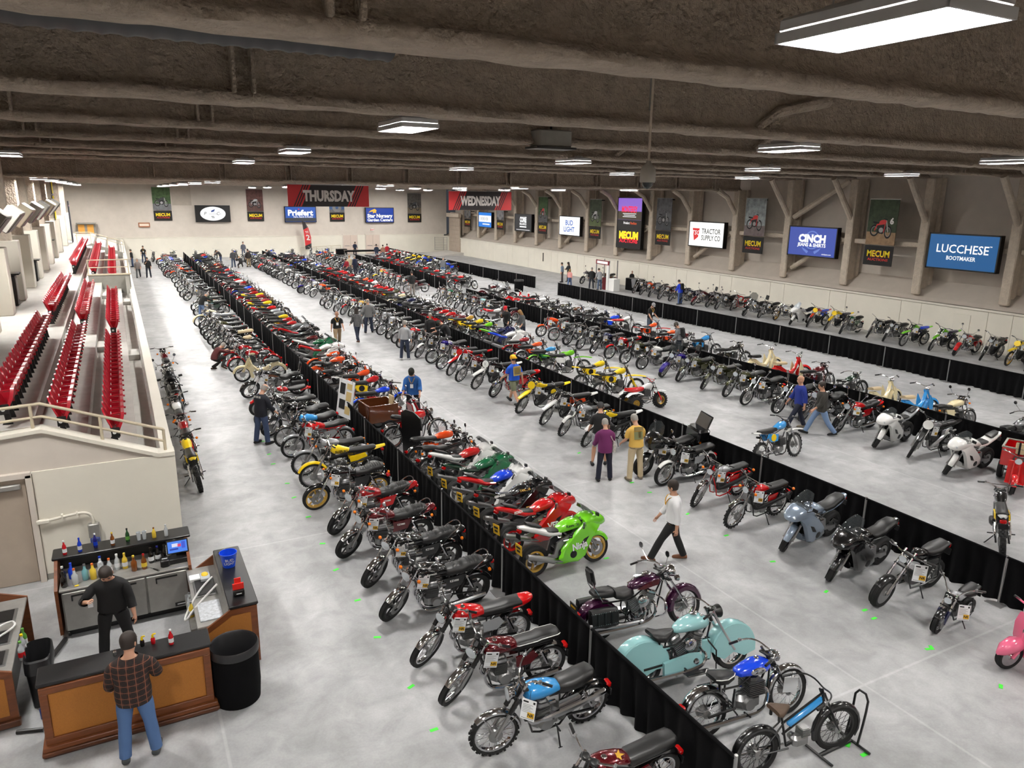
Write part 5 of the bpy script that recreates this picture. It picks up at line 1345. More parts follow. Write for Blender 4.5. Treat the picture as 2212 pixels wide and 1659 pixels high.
        # ring() of axis y puts a across x; lay the shoe under the ankle
        rot = L*.9 if up else (rad(18) if s.p['legs'][sd][0] > 20 and s.p['legs'][sd][1] < 15 else 0)
        z0 = max(an.z-.085, 0)
        m.xf(Matrix.Translation((an.x, an.y+.01, z0)) @ Matrix.Rotation(rot, 4, 'X') @ Matrix.Rotation(rad(-7 if sd == 0 else 7), 4, 'Z'))
        return m
    def head_shell(s, kind):
        m = MB(); off = {'short': .011, 'long': .022, 'cap': .017, 'fringe': .007}[kind]
        rows = list(range(12, 19)) if kind != 'long' else list(range(9, 19)); idx = {}
        for i in rows:
            R = s.ring(i, .0001)
            c, r, f, u = s.fr[i]; c = c+f*LV[i][3]; idx[i] = len(m.v); o2 = off
            if kind == 'long' and i < 13: o2 = .05
            for q in R: m.v.append(tuple(q+(q-c).normalized()*o2+(u*off if i > 16 else u*0)))
        for i in rows[:-1]:
            for k in range(NL):
                front = k in (2, 3, 4, 5); side = k in (1, 6)
                if kind == 'cap' and i < 14: continue
                if kind == 'fringe' and (i > 15 or i < 12 or front): continue
                if kind in ('short', 'long') and (i < 16 and front or i < 14 and side): continue
                if kind == 'short' and i < 13 and k in (0, 7, 1, 6): continue
                a = idx[i]; b = idx[i+1]; m.f.append((a+k, a+(k+1) % NL, b+(k+1) % NL, b+k)); m.m.append(0)
        if kind != 'fringe': m.f.append(tuple(idx[18]+k for k in range(NL))); m.m.append(0)
        return m
    def brim(s, back=False):
        c, r, f, u = s.fr[15]; m = MB(); sg = -1 if back else 1; pts = []
        for k in range(9):
            t = PI*k/8; pts.append((r*.075*cos(t), .10 if k in (0, 8) else .10+.085*sin(t)))
        vs = []; 
        for dz in (.0, -.008):
            for q, y in pts: vs.append(c+q+f*(y*sg-.03*sg)+u*(dz-.25*max(0, y-.10)))
        n = 9; m.add(vs, [tuple(range(n)), tuple(range(2*n-1, n-1, -1))]+[(j, n+j, n+(j+1) % n, (j+1) % n) for j in range(n)]); return m
    def eyes(s):
        c, r, f, u = s.fr[14]; m = MB()
        for sg in (-1, 1):
            m.ell(c+r*(sg*.033)+f*(.092), (.013, .013, .008), 8, 6, 0); m.ell(c+r*(sg*.034)+f*.099+u*.024, (.02, .008, .005), 8, 5, 0)
        return m
    def mouth(s):
        c, r, f, u = s.fr[12]; m = MB(); m.ell(c+f*.098+u*.004, (.024, .008, .006), 8, 5); return m
    def ears(s):
        c, r, f, u = s.fr[13]; m = MB()
        for sg in (-1, 1): m.ell(c+r*(sg*.078)+u*.012, (.012, .02, .032), 8, 6)
        return m
_FG = {}
def fig(pose):
    if pose not in _FG: _FG[pose] = (Fig(pose), {})
    return _FG[pose]
def fmesh(pose, key, fn, smooth=True):
    F, cache = fig(pose)
    if key not in cache:
        mb = fn(F); me = mb.mesh(key, [None], True, 180); cache[key] = me
    return cache[key]
def person(label, x, y, rz, pose='stand', shirt=(30, 30, 32), pants=(40, 48, 66), shoes=(24, 22, 22), hair='short', hairm='hair_dark', long_sleeve=True, shorts=False, h=1.0, skin='skin', cap=None, shirt_mat=None, z=0.0, jacket=False, wide=1.0, extra=None, capback=False, pants_mat=None):
    t = thing('person', label, 'person', (x, y, z), rad(rz)); t.scale = (h*wide, h*wide, h)
    F, _ = fig(pose)
    def col(c, n='cloth'): return mat('%s_%d_%d_%d' % (n, *c), c, .85)
    def put(name, key, fn, m, sub=1, par=t):
        o = link(name, fmesh(pose, key, fn), par); o.material_slots[0].link = 'OBJECT'; o.material_slots[0].material = m if not isinstance(m, str) else MATS[m]
        if sub: md = o.modifiers.new('smooth', 'SUBSURF'); md.levels = 0; md.render_levels = sub
        return o
    b = put('body', 'body', lambda f: f.build(0, 18, 1.0, 1.0, 0.0, hands=True), skin)
    put('eyes', 'eyes', lambda f: f.eyes(), 'hair_dark', 0); put('mouth', 'mouth', lambda f: f.mouth(), mat('lips', (150, 84, 76), .5), 0); put('ears', 'ears', lambda f: f.ears(), skin, 0)
    sm = shirt_mat or col(shirt)
    if long_sleeve: put('shirt', 'shirt_long%d' % jacket, lambda f: f.build(1 if not jacket else 0, 9, .97, 0, .022 if not jacket else .032, top=False, hang=.05), sm)
    else: put('shirt', 'shirt_short', lambda f: f.build(1, 9, .41, 0, .02, top=False, hang=.05), sm)
    pm = pants_mat or col(pants)
    if shorts: put('shorts', 'shorts', lambda f: f.build(0, 2, 0, .47, .012, top=False, legoff=.022, flare=.1), pm)
    else: put('trousers', 'trousers', lambda f: f.build(0, 2, 0, 1.0, .012, top=False, legoff=.016, flare=.035), pm)
    for sd in (0, 1): put('shoe', 'shoe%d' % sd, lambda f, sd=sd: f.shoe(sd), col(shoes, 'shoe'))
    if hair and not cap: put('hair', 'hair_'+hair, lambda f: f.head_shell(hair), hairm)
    elif hair == 'long': put('hair', 'hair_long', lambda f: f.head_shell('long'), hairm)
    elif hair: put('hair', 'hair_fringe', lambda f: f.head_shell('fringe'), hairm)
    if cap:
        c = put('cap', 'cap', lambda f: f.head_shell('cap'), col(cap)); put('cap_brim', 'brim%d' % capback, lambda f: f.brim(capback), col(cap), 0, c)
    if extra: extra(t, F, put, col)
    return t
def back_print(text_rows, c1, c2):
    """printed block on the back of a shirt"""
    def f(t, F, put, col):
        c, r, fw, u = F.fr[5]; m = MB()
        o = c-fw*.15+u*.02
        for i, (a0, a1, b0, b1, k) in enumerate(text_rows):
            m.add([o-r*a0+u*b0, o-r*a1+u*b0, o-r*a1+u*b1, o-r*a0+u*b1], [(0, 1, 2, 3)], k)
        ob('shirt_print', m, [col(c1, 'print'), col(c2, 'print')], t, smooth=False)
    return f
def lanyard(badge=True):
    def f(t, F, put, col):
        c, r, fw, u = F.fr[8]; b = F.fr[4]; m = MB()
        pts = [c-fw*.1, c+r*.09-fw*.02, c+r*.085+fw*.09, F.fr[6][0]+r*.06+F.fr[6][2]*.145, b[0]+b[2]*.155, F.fr[6][0]-r*.06+F.fr[6][2]*.145, c-r*.085+fw*.09, c-r*.09-fw*.02]
        m.tube(smoothpath(pts+[pts[0]], 1), .009, 5); l = ob('lanyard', m, col((200, 150, 40), 'strap'), t)
        if badge:
            q = MB(); q.box(b[0]+b[2]*.16-b[3]*.07, (.09, .006, .13)); ob('badge', q, 'paper', l)
    return f
def bag(colr=(210, 205, 200), side=1):
    def f(t, F, put, col):
        c, r, fw, u = F.fr[2]; m = MB(); o = c+r*(.23*side)+fw*.05-Vector((0, 0, .06))
        m.loft([sring(o+Vector((0, 0, -.16)), .05, .13, 12, 3, ax='z'), sring(o, .06, .14, 12, 3, ax='z'), sring(o+Vector((0, 0, .13)), .03, .12, 12, 3, ax='z')]); q = ob('handbag', m, mat('bag_print', colr, .8, noise=(28, .35, 1.1)), t)
        s = MB(); top = F.fr[7][0]+F.fr[7][1]*(.1*side); s.tube(smoothpath([o+Vector((0, .1, .1)), top+F.fr[6][2]*.16+Vector((0, 0, -.1)), top+Vector((0, 0, .05)), top-F.fr[6][2]*.15+Vector((0, 0, -.1)), o+Vector((0, -.1, .1))], 2), .012, 5); ob('strap', s, col((190, 170, 170), 'strap'), q)
    return f
def backpack(c1=(26, 26, 28)):
    def f(t, F, put, col):
        c, r, fw, u = F.fr[5]; m = MB(); o = c-fw*.2
        R = Matrix((r, fw, u)).transposed(); m.box(o-u*.05, (.29, .15, .44), ch=.05, R=R); q = ob('backpack', m, col(c1, 'pack'), t)
        s = MB(); 
        for sg in (-1, 1): s.tube(smoothpath([o+r*(.1*sg)+u*.15, F.fr[7][0]+r*(.11*sg)+u*.04, F.fr[6][0]+r*(.12*sg)+fw*.15, F.fr[4][0]+r*(.15*sg)+fw*.05, o+r*(.12*sg)-u*.15], 2), .016, 5)
        ob('strap', s, col(c1, 'pack'), q)
    return f
# ------------------------------------------------------------------ drapes on poles
def drape_meshes(L):
    rng = random.Random(int(L*100)); m = MB(); nx, nz = 72, 4; vs = []
    ph = [rng.uniform(0, 6) for _ in range(4)]
    for j in range(nz+1):
        t = j/nz; z = .03+.92*t; am = .05*(1-t)+.008
        for i in range(nx+1):
            u = i/nx; y = -L/2+.03+(L-.06)*u
            x = am*(sin(u*L*19+ph[0])+.6*sin(u*L*8.3+ph[1]))+.03*(1-t)*sin(u*L*2.2+ph[2]); vs.append((x, y, z+(.012*sin(u*L*3+ph[3]) if j == 0 else 0)))
    fs = [(j*(nx+1)+i, j*(nx+1)+i+1, (j+1)*(nx+1)+i+1, (j+1)*(nx+1)+i) for j in range(nz) for i in range(nx)]
    m.add(vs, fs); m.add([(v[0]+.012, v[1], v[2]) for v in vs], [tuple(reversed(f)) for f in fs])
    top = MB(); top.tube([(.006, -L/2, .955), (.006, L/2, .955)], .024, 8)
    pole = MB(); pole.tube([(.006, -L/2, .01), (.006, -L/2, 1.0)], .024, 8)
    base = MB(); base.box((.006, -L/2, .008), (.4, .3, .012), ch=.003)
    return m.mesh('cloth', ['drape']), top.mesh('top_rail', ['drape']), pole.mesh('pole', ['pole']), base.mesh('base_plate', ['pole'])
def drapes():
    cache = {}
    lines = [('the drape line nearest the bar', [(5.88, 5.3), (5.85, 8), (5.9, 16), (6.0, 26), (6.12, 45), (6.28, 89)], 'black drapes of the line nearest the bar'),
             ('the second drape line', [(14.15, 3.8), (14.22, 10), (14.1, 20), (14.35, 35), (14.6, 55), (14.55, 89)], 'black drapes of the second line'),
             ('the third drape line', [(22.45, 7.2), (22.4, 15), (22.0, 25), (21.85, 36), (21.6, 48)], 'black drapes of the third line'),
             ('the third drape line beyond its gap', [(22.4, 53.5), (22.9, 60), (22.9, 81)], 'black drapes of the third line, far part'),
             ('the drape line along the white-wall aisle', [(30.5, 9.2), (30.6, 25), (30.1, 36), (29.7, 49)], 'black drapes of the white-wall line'),
             ('the white-wall drape line beyond its gap', [(30.2, 53.2), (29.8, 60), (29.7, 75), (29.6, 89)], 'black drapes of the white-wall line, far part')]
    for nm, pts, grp in lines:
        y = pts[0][1]; k = 0
        def X(y):
            for (a, b), (c, d) in zip(pts[:-1], pts[1:]):
                if b <= y <= d: return a+(c-a)*(y-b)/(d-b)
            return pts[-1][0]
        while y < pts[-1][1]-.5:
            L = min(3.05, pts[-1][1]-y); L = round(L, 2); k += 1
            if L not in cache: cache[L] = drape_meshes(L)
            c, tr, po, ba = cache[L]; x0, x1 = X(y), X(y+L)
            t = thing('drape_barrier', 'black drape section, %s from the near end of %s' % (nth(k), nm), 'barrier', ((x0+x1)/2, y+L/2, 0), math.atan2(-(x1-x0), L), grp)
            link('cloth', c, t); link('top_rail', tr, t); link('pole', po, t); link('base_plate', ba, t)
            if y+L >= pts[-1][1]-.5: o = link('pole', po, t, (0, L, 0)); link('base_plate', ba, t, (0, L, 0))
            y += L
drapes()

# ------------------------------------------------------------------ screens, posters and banners on the walls
def emis(n, c, s=1.0): return mat('screen_'+n, (5, 5, 5), .4, emit=c, es=s)
class Panel:
    """flat sign on a wall: u runs to the viewer's right, v up, d out of the wall"""
    def __init__(s, name, label, cat, org, wall, w, h, group=None):
        s.t = thing(name, label, cat, org, 0, group); s.w, s.h = w, h
        s.U, s.D = {'right': (Vector((0, -1, 0)), Vector((-1, 0, 0))), 'far': (Vector((1, 0, 0)), Vector((0, -1, 0))), 'left': (Vector((0, 1, 0)), Vector((1, 0, 0)))}[wall]; s.V = Vector((0, 0, 1))
    def p(s, u, v, d): return s.U*u+s.V*v+s.D*d
    def box(s, name, u, v, w, h, d0, d1, m, par=None):
        b = MB(); R = Matrix((s.U, s.D, s.V)).transposed(); b.box(s.p(u, v, (d0+d1)/2), (w, d1-d0, h), ch=0, R=R); return ob(name, b, m, par or s.t, smooth=False)
    def poly(s, name, pts, d, m, par=None, th=.006):
        b = MB(); n = len(pts); vs = [s.p(u, v, d) for u, v in pts]+[s.p(u, v, d-th) for u, v in pts]
        b.add(vs, [tuple(range(n)), tuple(range(2*n-1, n-1, -1))]+[(j, n+j, n+(j+1) % n, (j+1) % n) for j in range(n)]); return ob(name, b, m, par or s.t, smooth=False)
    def text(s, t, size, u, v, d, m, width=None, bold=.02, par=None, name='lettering', slant=0.0):
        b = MB(); b.text(t, size, s.p(u, v, d), s.U, s.V+s.U*slant, 0, bold, 'CENTER', width=width); return ob(name, b, m, par or s.t, smooth=False)
    def ring(s, name, u, v, r0, r1, d, m, n=24, sx=1.0, par=None):
        b = MB(); vs = []; fs = []
        for k in range(n):
            a = 2*PI*k/n; vs += [s.p(u+r1*cos(a)*sx, v+r1*sin(a), d), s.p(u+r0*cos(a)*sx, v+r0*sin(a), d)]
        for k in range(n): fs.append((2*k, 2*((k+1) % n), 2*((k+1) % n)+1, 2*k+1))
        b.add(vs, fs); return ob(name, b, m, par or s.t, smooth=False)
def tv(label, org, wall, w, h, col, glow=1.0, dep=.3, brand=None):
    P = Panel('wall_screen', label, 'screen', org, wall, w, h)
    P.box('casing', 0, 0, w, h, -dep, 0, 'black'); f = .07
    for (u, v, a, b) in ((0, h/2-f/2, w, f), (0, -h/2+f/2, w, f), (-w/2+f/2, 0, f, h), (w/2-f/2, 0, f, h)): P.box('bezel', u, v, a, b, 0, .03, 'black')
    P.box('display', 0, 0, w-2*f, h-2*f, 0, .012, emis('%d_%d_%d' % col, col, glow)); P.box('bracket', 0, 0, .3, .3, -dep-.9 if wall == 'right' else -dep-.1, -dep, 'black')
    return P
WHT = emis('white', (255, 255, 255), 1.0)
def poster(label, org, wall, w, h, bg, bike, ground, group=None, half=False, number=None):
    P = Panel('motorcycle_poster', label, 'poster', org, wall, w, h, group)
    hb = h*.3 if not half else h*.5; ph = h-hb-.06
    P.box('fabric', 0, h/2-ph/2, w, ph, -.03, 0, mat('poster_%d_%d_%d' % bg, bg, .7, noise=(3, .45, 1.35)))
    P.box('dark_panel', 0, -h/2+hb/2, w, hb, -.03, .004, 'print_black')
    P.box('hem', 0, h/2, w+.06, .04, -.04, .01, 'pole'); P.box('mount', 0, h/2-.1, .3, .1, -.9 if wall == 'right' else -.12, -.03, 'black')
    pu, pv, k = 0, h/2-ph*.58, min(w, ph)*.5; gm = mat('poster_%d_%d_%d' % ground, ground, .7, noise=(4, .7, 1.2))
    P.box('print', 0, h/2-ph+ph*.14, w, ph*.28, 0, .004, gm); bm = mat('print_%d_%d_%d' % bike, bike, .5)
    if not half:
        pv -= .1*k
        for u, v, r, sx in ((-.48, -.2, .36, .85), (.46, -.26, .40, .62)): P.ring('print', u*k, pv+v*k, r*.72*k, r*k, .008, 'print_black', sx=sx); P.ring('print', u*k, pv+v*k, r*.62*k, r*.7*k, .008, 'alu', sx=sx)
        P.poly('print', [(-.3*k, pv-.34*k), (-.3*k, pv+.1*k), (.22*k, pv+.2*k), (.3*k, pv-.2*k), (.1*k, pv-.4*k)], .011, 'engine_dark'); P.ring('print', -.02*k, pv-.16*k, .0, .15*k, .013, 'alu')
        P.poly('print', [(.24*k, pv+.44*k), (.32*k, pv+.44*k), (.5*k, pv-.24*k), (.43*k, pv-.28*k)], .013, 'alu')
        P.poly('print', [(-.5*k, pv-.2*k), (-.34*k, pv+.2*k), (.26*k, pv+.3*k), (.2*k, pv-.3*k), (.15*k, pv-.3*k), (.2*k, pv+.2*k), (-.3*k, pv+.12*k), (-.44*k, pv-.22*k)], .012, bm)
        P.poly('print', [(-.2*k, pv+.22*k), (-.17*k, pv+.36*k), (-.06*k, pv+.44*k), (.16*k, pv+.47*k), (.28*k, pv+.42*k), (.3*k, pv+.32*k), (.16*k, pv+.22*k)], .015, bm)
        P.poly('print', [(-.62*k, pv+.26*k), (-.62*k, pv+.36*k), (-.46*k, pv+.34*k), (-.2*k, pv+.3*k), (-.2*k, pv+.22*k), (-.46*k, pv+.22*k)], .015, 'print_black'); P.poly('print', [(.1*k, pv+.52*k), (.12*k, pv+.56*k), (.36*k, pv+.5*k), (.35*k, pv+.45*k)], .016, 'print_black')
    else: P.ring('print', 0, h/2-ph*.5, .1*w, .3*w, .009, 'alu')
    if number: P.text(number, .32, w*.33, pv+.4*k, .012, 'white_plastic', bold=.05)
    ty = mat('print_yellow', (240, 220, 20), .6); trd = mat('print_red', (205, 40, 36), .6)
    P.text('MECUM', hb*.30, .012, -h/2+hb*.58, .009, trd, width=w*.78, bold=.025); P.text('MECUM', hb*.30, 0, -h/2+hb*.605, .012, ty, width=w*.78, bold=.025)
    P.text('AUCTIONS', hb*.12, 0, -h/2+hb*.3, .010, trd, width=w*.72, bold=.02)
    return P
def wall_signs():
    X = 38.9
    blk = emis('ink', (6, 6, 8), 0.0)
    P = tv('deep blue wall screen with white serif lettering in two lines on the white wall', (X, 23.66, 4.86), 'right', 3.76, 1.88, (24, 92, 150), .9)
    P.text('LUCCHESE', .42, 0, .16, .02, WHT, width=2.75, bold=.012); P.text('BOOTMAKER', .2, 0, -.32, .02, WHT, width=1.55, bold=.02); P.text('TM', .06, 1.45, .36, .02, WHT)
    P = tv('violet-blue wall screen with a round crest behind its white capitals', (X, 33.28, 4.84), 'right', 3.75, 1.88, (62, 84, 176), .9)
    lb = emis('pale_blue', (110, 136, 214), .9)
    P.ring('emblem', 0, .1, .5, .58, .014, lb); P.ring('emblem', 0, .1, .36, .4, .014, lb)
    for sg in (-1, 1): P.poly('emblem', [(sg*.6, -.55), (sg*.75, -.35), (sg*.2, -.6), (sg*.3, -.75)], .014, lb)
    P.text('CINCH', .44, 0, .2, .022, WHT, width=2.1, bold=.06); P.text('JEANS & SHIRTS', .2, 0, -.2, .022, WHT, width=2.2, bold=.04); P.text('CINCH', .1, 0, -.5, .02, emis('navy', (40, 56, 130), .9)); P.text('cinchjeans.com', .08, 1.2, -.72, .02, WHT)
    P = tv('white wall screen with a red shield logo beside black serif lettering', (X, 42.97, 4.8), 'right', 3.8, 1.88, (250, 250, 246), 1.25)
    P.poly('emblem', [(-1.5, .42), (-.72, .42), (-.85, -.22), (-1.28, -.5)], .018, emis('logo_red', (222, 40, 44), 1.0)); P.text('TSC', .32, -1.12, .1, .024, WHT, bold=.01, slant=.15)
    P.text('TRACTOR', .36, .52, .24, .02, blk, width=2.0, bold=.012); P.text('SUPPLY CO', .36, .52, -.24, .02, blk, width=2.0, bold=.012)
    P = tv('white wall screen with two lines of big blue capitals in a thin frame', (X, 62.1, 4.65), 'right', 3.8, 1.85, (246, 248, 250), 1.25)
    bb = emis('bud_blue', (30, 92, 190), 1.0); P.text('BUD', .46, -.05, .3, .02, bb, width=1.35, bold=.02); P.text('LIGHT', .46, -.05, -.32, .02, bb, width=1.9, bold=.02)
    for (u, v, a, b) in ((0, .72, 2.5, .015), (0, -.72, 2.5, .015), (-1.25, 0, .015, 1.45), (1.25, 0, .015, 1.45)): P.box('frame_line', u, v, a, b, .012, .016, bb)
    P = tv('dark grey wall screen with a stacked white logo', (X, 71.5, 4.6), 'right', 3.8, 1.85, (44, 46, 50), .8)
    P.text('CORE', .5, 0, .34, .02, WHT, width=1.5, bold=.07); P.text('BALANCE', .22, 0, -.12, .02, WHT, width=1.5, bold=.04); P.box('bar_mark', 0, -.42, 1.5, .14, .012, .018, WHT); P.box('caption_line', 0, -.74, 3.0, .05, .012, .018, WHT)
    P = tv('bright blue wall screen with a white lettered band near the far corner', (X, 80.96, 4.6), 'right', 3.6, 1.8, (28, 126, 226), 1.0)
    P.box('band', 0, .12, 3.3, .75, .012, .016, WHT); [P.box('letter_stroke', -1.2+.28*k, .12, .05, .42-.1*(k % 2), .016, .022, blk) for k in range(8)]; P.box('caption_line', .3, -.5, 1.9, .14, .012, .018, WHT)
    P = tv('tall portrait wall screen with a purple sky picture over yellow and red lettering', (X, 52.55, 5.28), 'right', 3.5, 4.3, (14, 14, 18), .6)
    P.box('picture', 0, 1.16, 3.3, 1.8, .012, .018, emis('violet_sky', (150, 110, 216), .9)); P.box('picture', 0, .62, 3.3, .7, .012, .022, emis('night_field', (70, 60, 44), .8))
    P.text('MONTEREY', .48, 0, 1.14, .03, emis('neon_red', (255, 30, 60), 1.1), width=2.2, bold=.03)
    for k in range(3): P.box('caption_line', 0, .78-.13*k, 1.9-.3*(k % 2), .05, .02, .028, WHT)
    P.text('Priefert', .2, -.35, -.0, .02, WHT); P.text('Pavilion', .2, .62, -.0, .02, emis('orange', (230, 90, 40), 1.0))
    P.text('MECUM', .56, .02, -1.06, .02, emis('neon_red', (255, 30, 60), 1.1), width=2.7, bold=.06); P.text('MECUM', .56, 0, -1.02, .026, emis('neon_yellow', (255, 236, 30), 1.1), width=2.7, bold=.06); P.text('AUCTIONS', .3, 0, -1.5, .02, emis('neon_red', (255, 30, 60), 1.1), width=2.6, bold=.03)
    for y, z0, z1, bg, bk, gr, nm, num in [(28.5, 3.77, 7.5, (52, 66, 44), (200, 40, 44), (150, 122, 92), 'red number 6 racing motorcycle before dark trees', '6'), (38.25, 3.77, 7.46, (150, 158, 160), (206, 44, 44), (112, 100, 100), 'red-tanked motorcycle under a pale sky', None),
                                           (48.0, 3.72, 7.38, (92, 92, 96), (60, 60, 64), (60, 62, 66), 'grey motorcycle beside a grey trailer', None), (57.75, 3.7, 7.2, (66, 76, 58), (190, 190, 192), (84, 96, 60), 'chrome motorcycle in front of foliage', None),
                                           (67.3, 3.65, 7.34, (56, 84, 48), (196, 56, 54), (90, 90, 92), 'small red racing motorcycle on a grey road', None)]:
        poster('tall poster of a %s over a black panel' % nm, (X, y, (z0+z1)/2), 'right', 1.86, z1-z0, bg, bk, gr, 'posters on the long white wall', number=num)
    poster('short poster of a silver engine between the two far wall screens', (X, 77.0, 4.68), 'right', 1.7, 2.1, (140, 142, 146), (120, 120, 124), (90, 92, 96), 'posters on the long white wall', True)
    poster('short poster of a dark wheel beside the tall roller door', (X, 86.0, 4.56), 'right', 1.8, 1.95, (120, 122, 128), (60, 60, 64), (70, 70, 74), 'posters on the long white wall', True)
    # far wall
    Y = WY-.06
    P = tv('black far-wall screen with a white oval and a cursive name', (10.05, Y-.25, 4.95), 'far', 3.75, 1.86, (16, 16, 18), .5)
    P.ring('oval', 0, 0, 0, .78, .016, WHT, 32, sx=1.75); P.text('P', .34, -.8, .02, .022, blk, bold=-.004, slant=.25); P.text('C', .34, .55, .02, .022, blk, bold=-.004, slant=.25); [P.box('script_line', -.36+.16*k, -.03, .12, .025, .016, .022, blk) for k in range(5)]; P.box('script_line', .78, -.03, .2, .025, .016, .022, blk)
    P.poly('emblem', [(-.2, .3), (.02, .42), (.24, .5), (.2, .36), (.1, .3), (.16, .14), (.04, .24), (-.14, .16)], .022, emis('horse_blue', (36, 70, 150), .8))
    for k in range(6): P.ring('dots', -.2+.1*(k % 3)+(.05 if k > 2 else 0)+.05, -.3-.14*(k//3), 0, .045, .022, blk, 8)
    P = tv('blue far-wall screen with white lettering and a grey lower band', (19.92, Y-.25, 4.88), 'far', 3.74, 1.86, (34, 92, 190), .9)
    P.text('Priefert', .62, 0, .2, .02, WHT, width=3.0, bold=.05); P.text('Farm, Ranch & Rodeo', .2, .3, -.28, .02, WHT, width=2.3, bold=.02); P.poly('emblem', [(-.3, .62), (-.2, .5), (-.1, .62), (-.2, .7)], .02, emis('logo_red', (222, 40, 44), 1.0)); P.box('lower_band', 0, -.62, 3.56, .42, .012, .015, emis('grey_band', (70, 76, 84), .6))
    P = tv('blue far-wall screen with a yellow shooting star above white lettering', (29.78, Y-.25, 4.8), 'far', 3.7, 1.86, (24, 66, 170), .9)
    ys = emis('star_yellow', (250, 196, 60), 1.0)
    P.poly('emblem', [(-1.5, .3), (-1.2, .55), (-.8, .72), (-.62, .78), (-.5, .66), (-.4, .56), (-.5, .44), (-.46, .24), (-.66, .32), (-.9, .2), (-.86, .44), (-1.2, .4)], .02, ys)
    P.text('Star Nursery', .42, .02, -.08, .02, WHT, width=3.3, bold=.05); P.text('Garden Centers', .34, .02, -.58, .02, WHT, width=3.3, bold=.04)
    for x, z0, z1, bg, bk, gr, nm, hf in [(4.85, 4.18, 7.8, (70, 96, 58), (50, 50, 52), (110, 112, 116), 'black motorcycle parked before green trees', False), (14.76, 4.1, 7.72, (104, 70, 66), (196, 198, 200), (90, 62, 58), 'chrome engine with dark red bodywork', False),
                                          (24.4, 4.02, 6.2, (80, 110, 160), (210, 50, 40), (110, 112, 116), 'red and blue motorcycle tucked under the THURSDAY banner', True), (34.5, 3.9, 7.51, (96, 92, 88), (70, 74, 80), (120, 108, 92), 'dark motorcycle with a white wheel rim', False)]:
        poster('far-wall poster of a %s' % nm, (x, Y-.05, (z0+z1)/2), 'far', 1.85, z1-z0, bg, bk, gr, 'posters on the far wall', hf)
    # day banners hung from the roof steel
    def day(label, txt, org, w, h):
        P = Panel('day_banner', label, 'banner', org, 'far', w, h)
        rd = mat('banner_red', (188, 40, 44), .6); bk = mat('banner_black', (34, 28, 30), .6)
        P.box('fabric', 0, 0, w, h, -.01, .01, rd)
        P.poly('dark_band', [(-w*.34, -h/2), (-w*.22, h/2), (w*.34, h/2), (w*.22, -h/2)], .018, bk)
        for k in range(3):
            for sg in (-1, 1):
                u = sg*(w*(.31+.03*k)); P.poly('stripe', [(u-w*.008-w*.06, -h/2), (u+w*.008-w*.06, -h/2), (u+w*.008+w*.06, h/2), (u-w*.008+w*.06, h/2)], .016, bk)
        P.text(txt, h*.46, 0, .0, .024, mat('banner_white', (214, 208, 204), .6), width=w*.64, bold=.05)
        P.box('top_rod', 0, h/2+.02, w, .04, -.02, .02, 'pole')
        for u in (-w*.4, w*.4): P.box('hanger', u, h/2+.2, .02, .4, -.01, .01, 'pole')
    day('red and black THURSDAY banner hanging from the deep roof girder', 'THURSDAY', (10.2, 40.28, 7.26), 4.3, 1.1)
    day('red and black WEDNESDAY banner hanging near the white wall corner', 'WEDNESDAY', (25.96, 54.85, 6.97), 5.5, 1.42)
    # doors, exit sign, lit signs
    for i, x in enumerate((25.9, 28.8)):
        d = struct(ob('door_%d' % (i+2), MB().box((x, WY-.1, 1.25), (1.95, .1, 2.5)), 'wall_taupe'))
        for sg in (-1, 1):
            l = ob('door_leaf', MB().box((x+sg*.45, WY-.17, 1.2), (.86, .06, 2.3), ch=.01), 'door_pink', d); ob('push_bar', MB().box((x+sg*.42, WY-.23, 1.05), (.6, .05, .06), ch=.01), 'alu', l)
    t = thing('exit_sign', 'small lit exit sign above the right-hand pair of doors', 'sign', (28.8, WY-.14, 3.0)); ob('casing', MB().box((0, 0, 0), (.45, .08, .3)), 'white_plastic', t); ob('lettering', MB().text('EXIT', .17, (0, -.045, 0), (1, 0, 0), (0, 0, 1)), emis('exit_red', (230, 40, 30), 1.0), t, smooth=False)
    for x, lab in ((-2.86, 'orange-framed lit wall sign beside the far seats'), (2.86, 'orange-framed lit wall sign left of the motorcycle poster')):
        t = thing('lit_sign', lab, 'sign', (x, WY-.12, 3.73)); ob('casing', MB().box((0, 0, 0), (1.15, .1, .5), ch=.01), mat('sign_frame', (150, 92, 60), .5), t); ob('display', MB().box((0, -.055, 0), (.95, .01, .26)), emis('warm_white', (255, 232, 208), .9), t)
    # wall details at the corner: roller door, gate rack, ramp, hatch
    t = struct(ob('door_4', MB().box((WX-.05, 89.2, 2.35), (.1, 3.5, 4.7)), 'door_taupe'))
    for k in range(9): ob('slat', MB().box((WX-.11, 89.2, .3+.5*k), (.03, 3.4, .46), ch=.01), 'door_taupe', t)
    ob('lintel', MB().box((WX-.2, 89.2, 4.9), (.4, 4.0, .5), ch=.02), 'sprayed_light', t)
    ob('ramp', MB().plate([(WX, .0), (WX, .35), (WX-3.5, .02), (WX-3.5, 0)], 86.5, 91.5), 'concrete', t, smooth=False)
    t = thing('gate_panel', 'grey tubular gate panel leaning by the roller door', 'gate', (37.6, 91.6, .36), rad(-30))
    for k in range(8): ob('bar', MB().tube([(-.8, 0, .08+.22*k), (.8, 0, .08+.22*k)], .022, 6), 'steel', t)
    for u in (-.8, .35, .8): ob('upright', MB().tube([(u, 0, 0), (u, 0, 1.7)], .03, 7), 'steel', t)
    t = thing('wall_hatch', 'white service hatch with a dark slot on the white wall', 'hatch', (WX-.04, 66.6, 1.35)); ob('cover', MB().box((0, .2, 0), (.04, .55, .85)), 'wall_cream', t); ob('slot', MB().box((-.01, -.15, 0), (.05, .12, .85)), 'black', t)
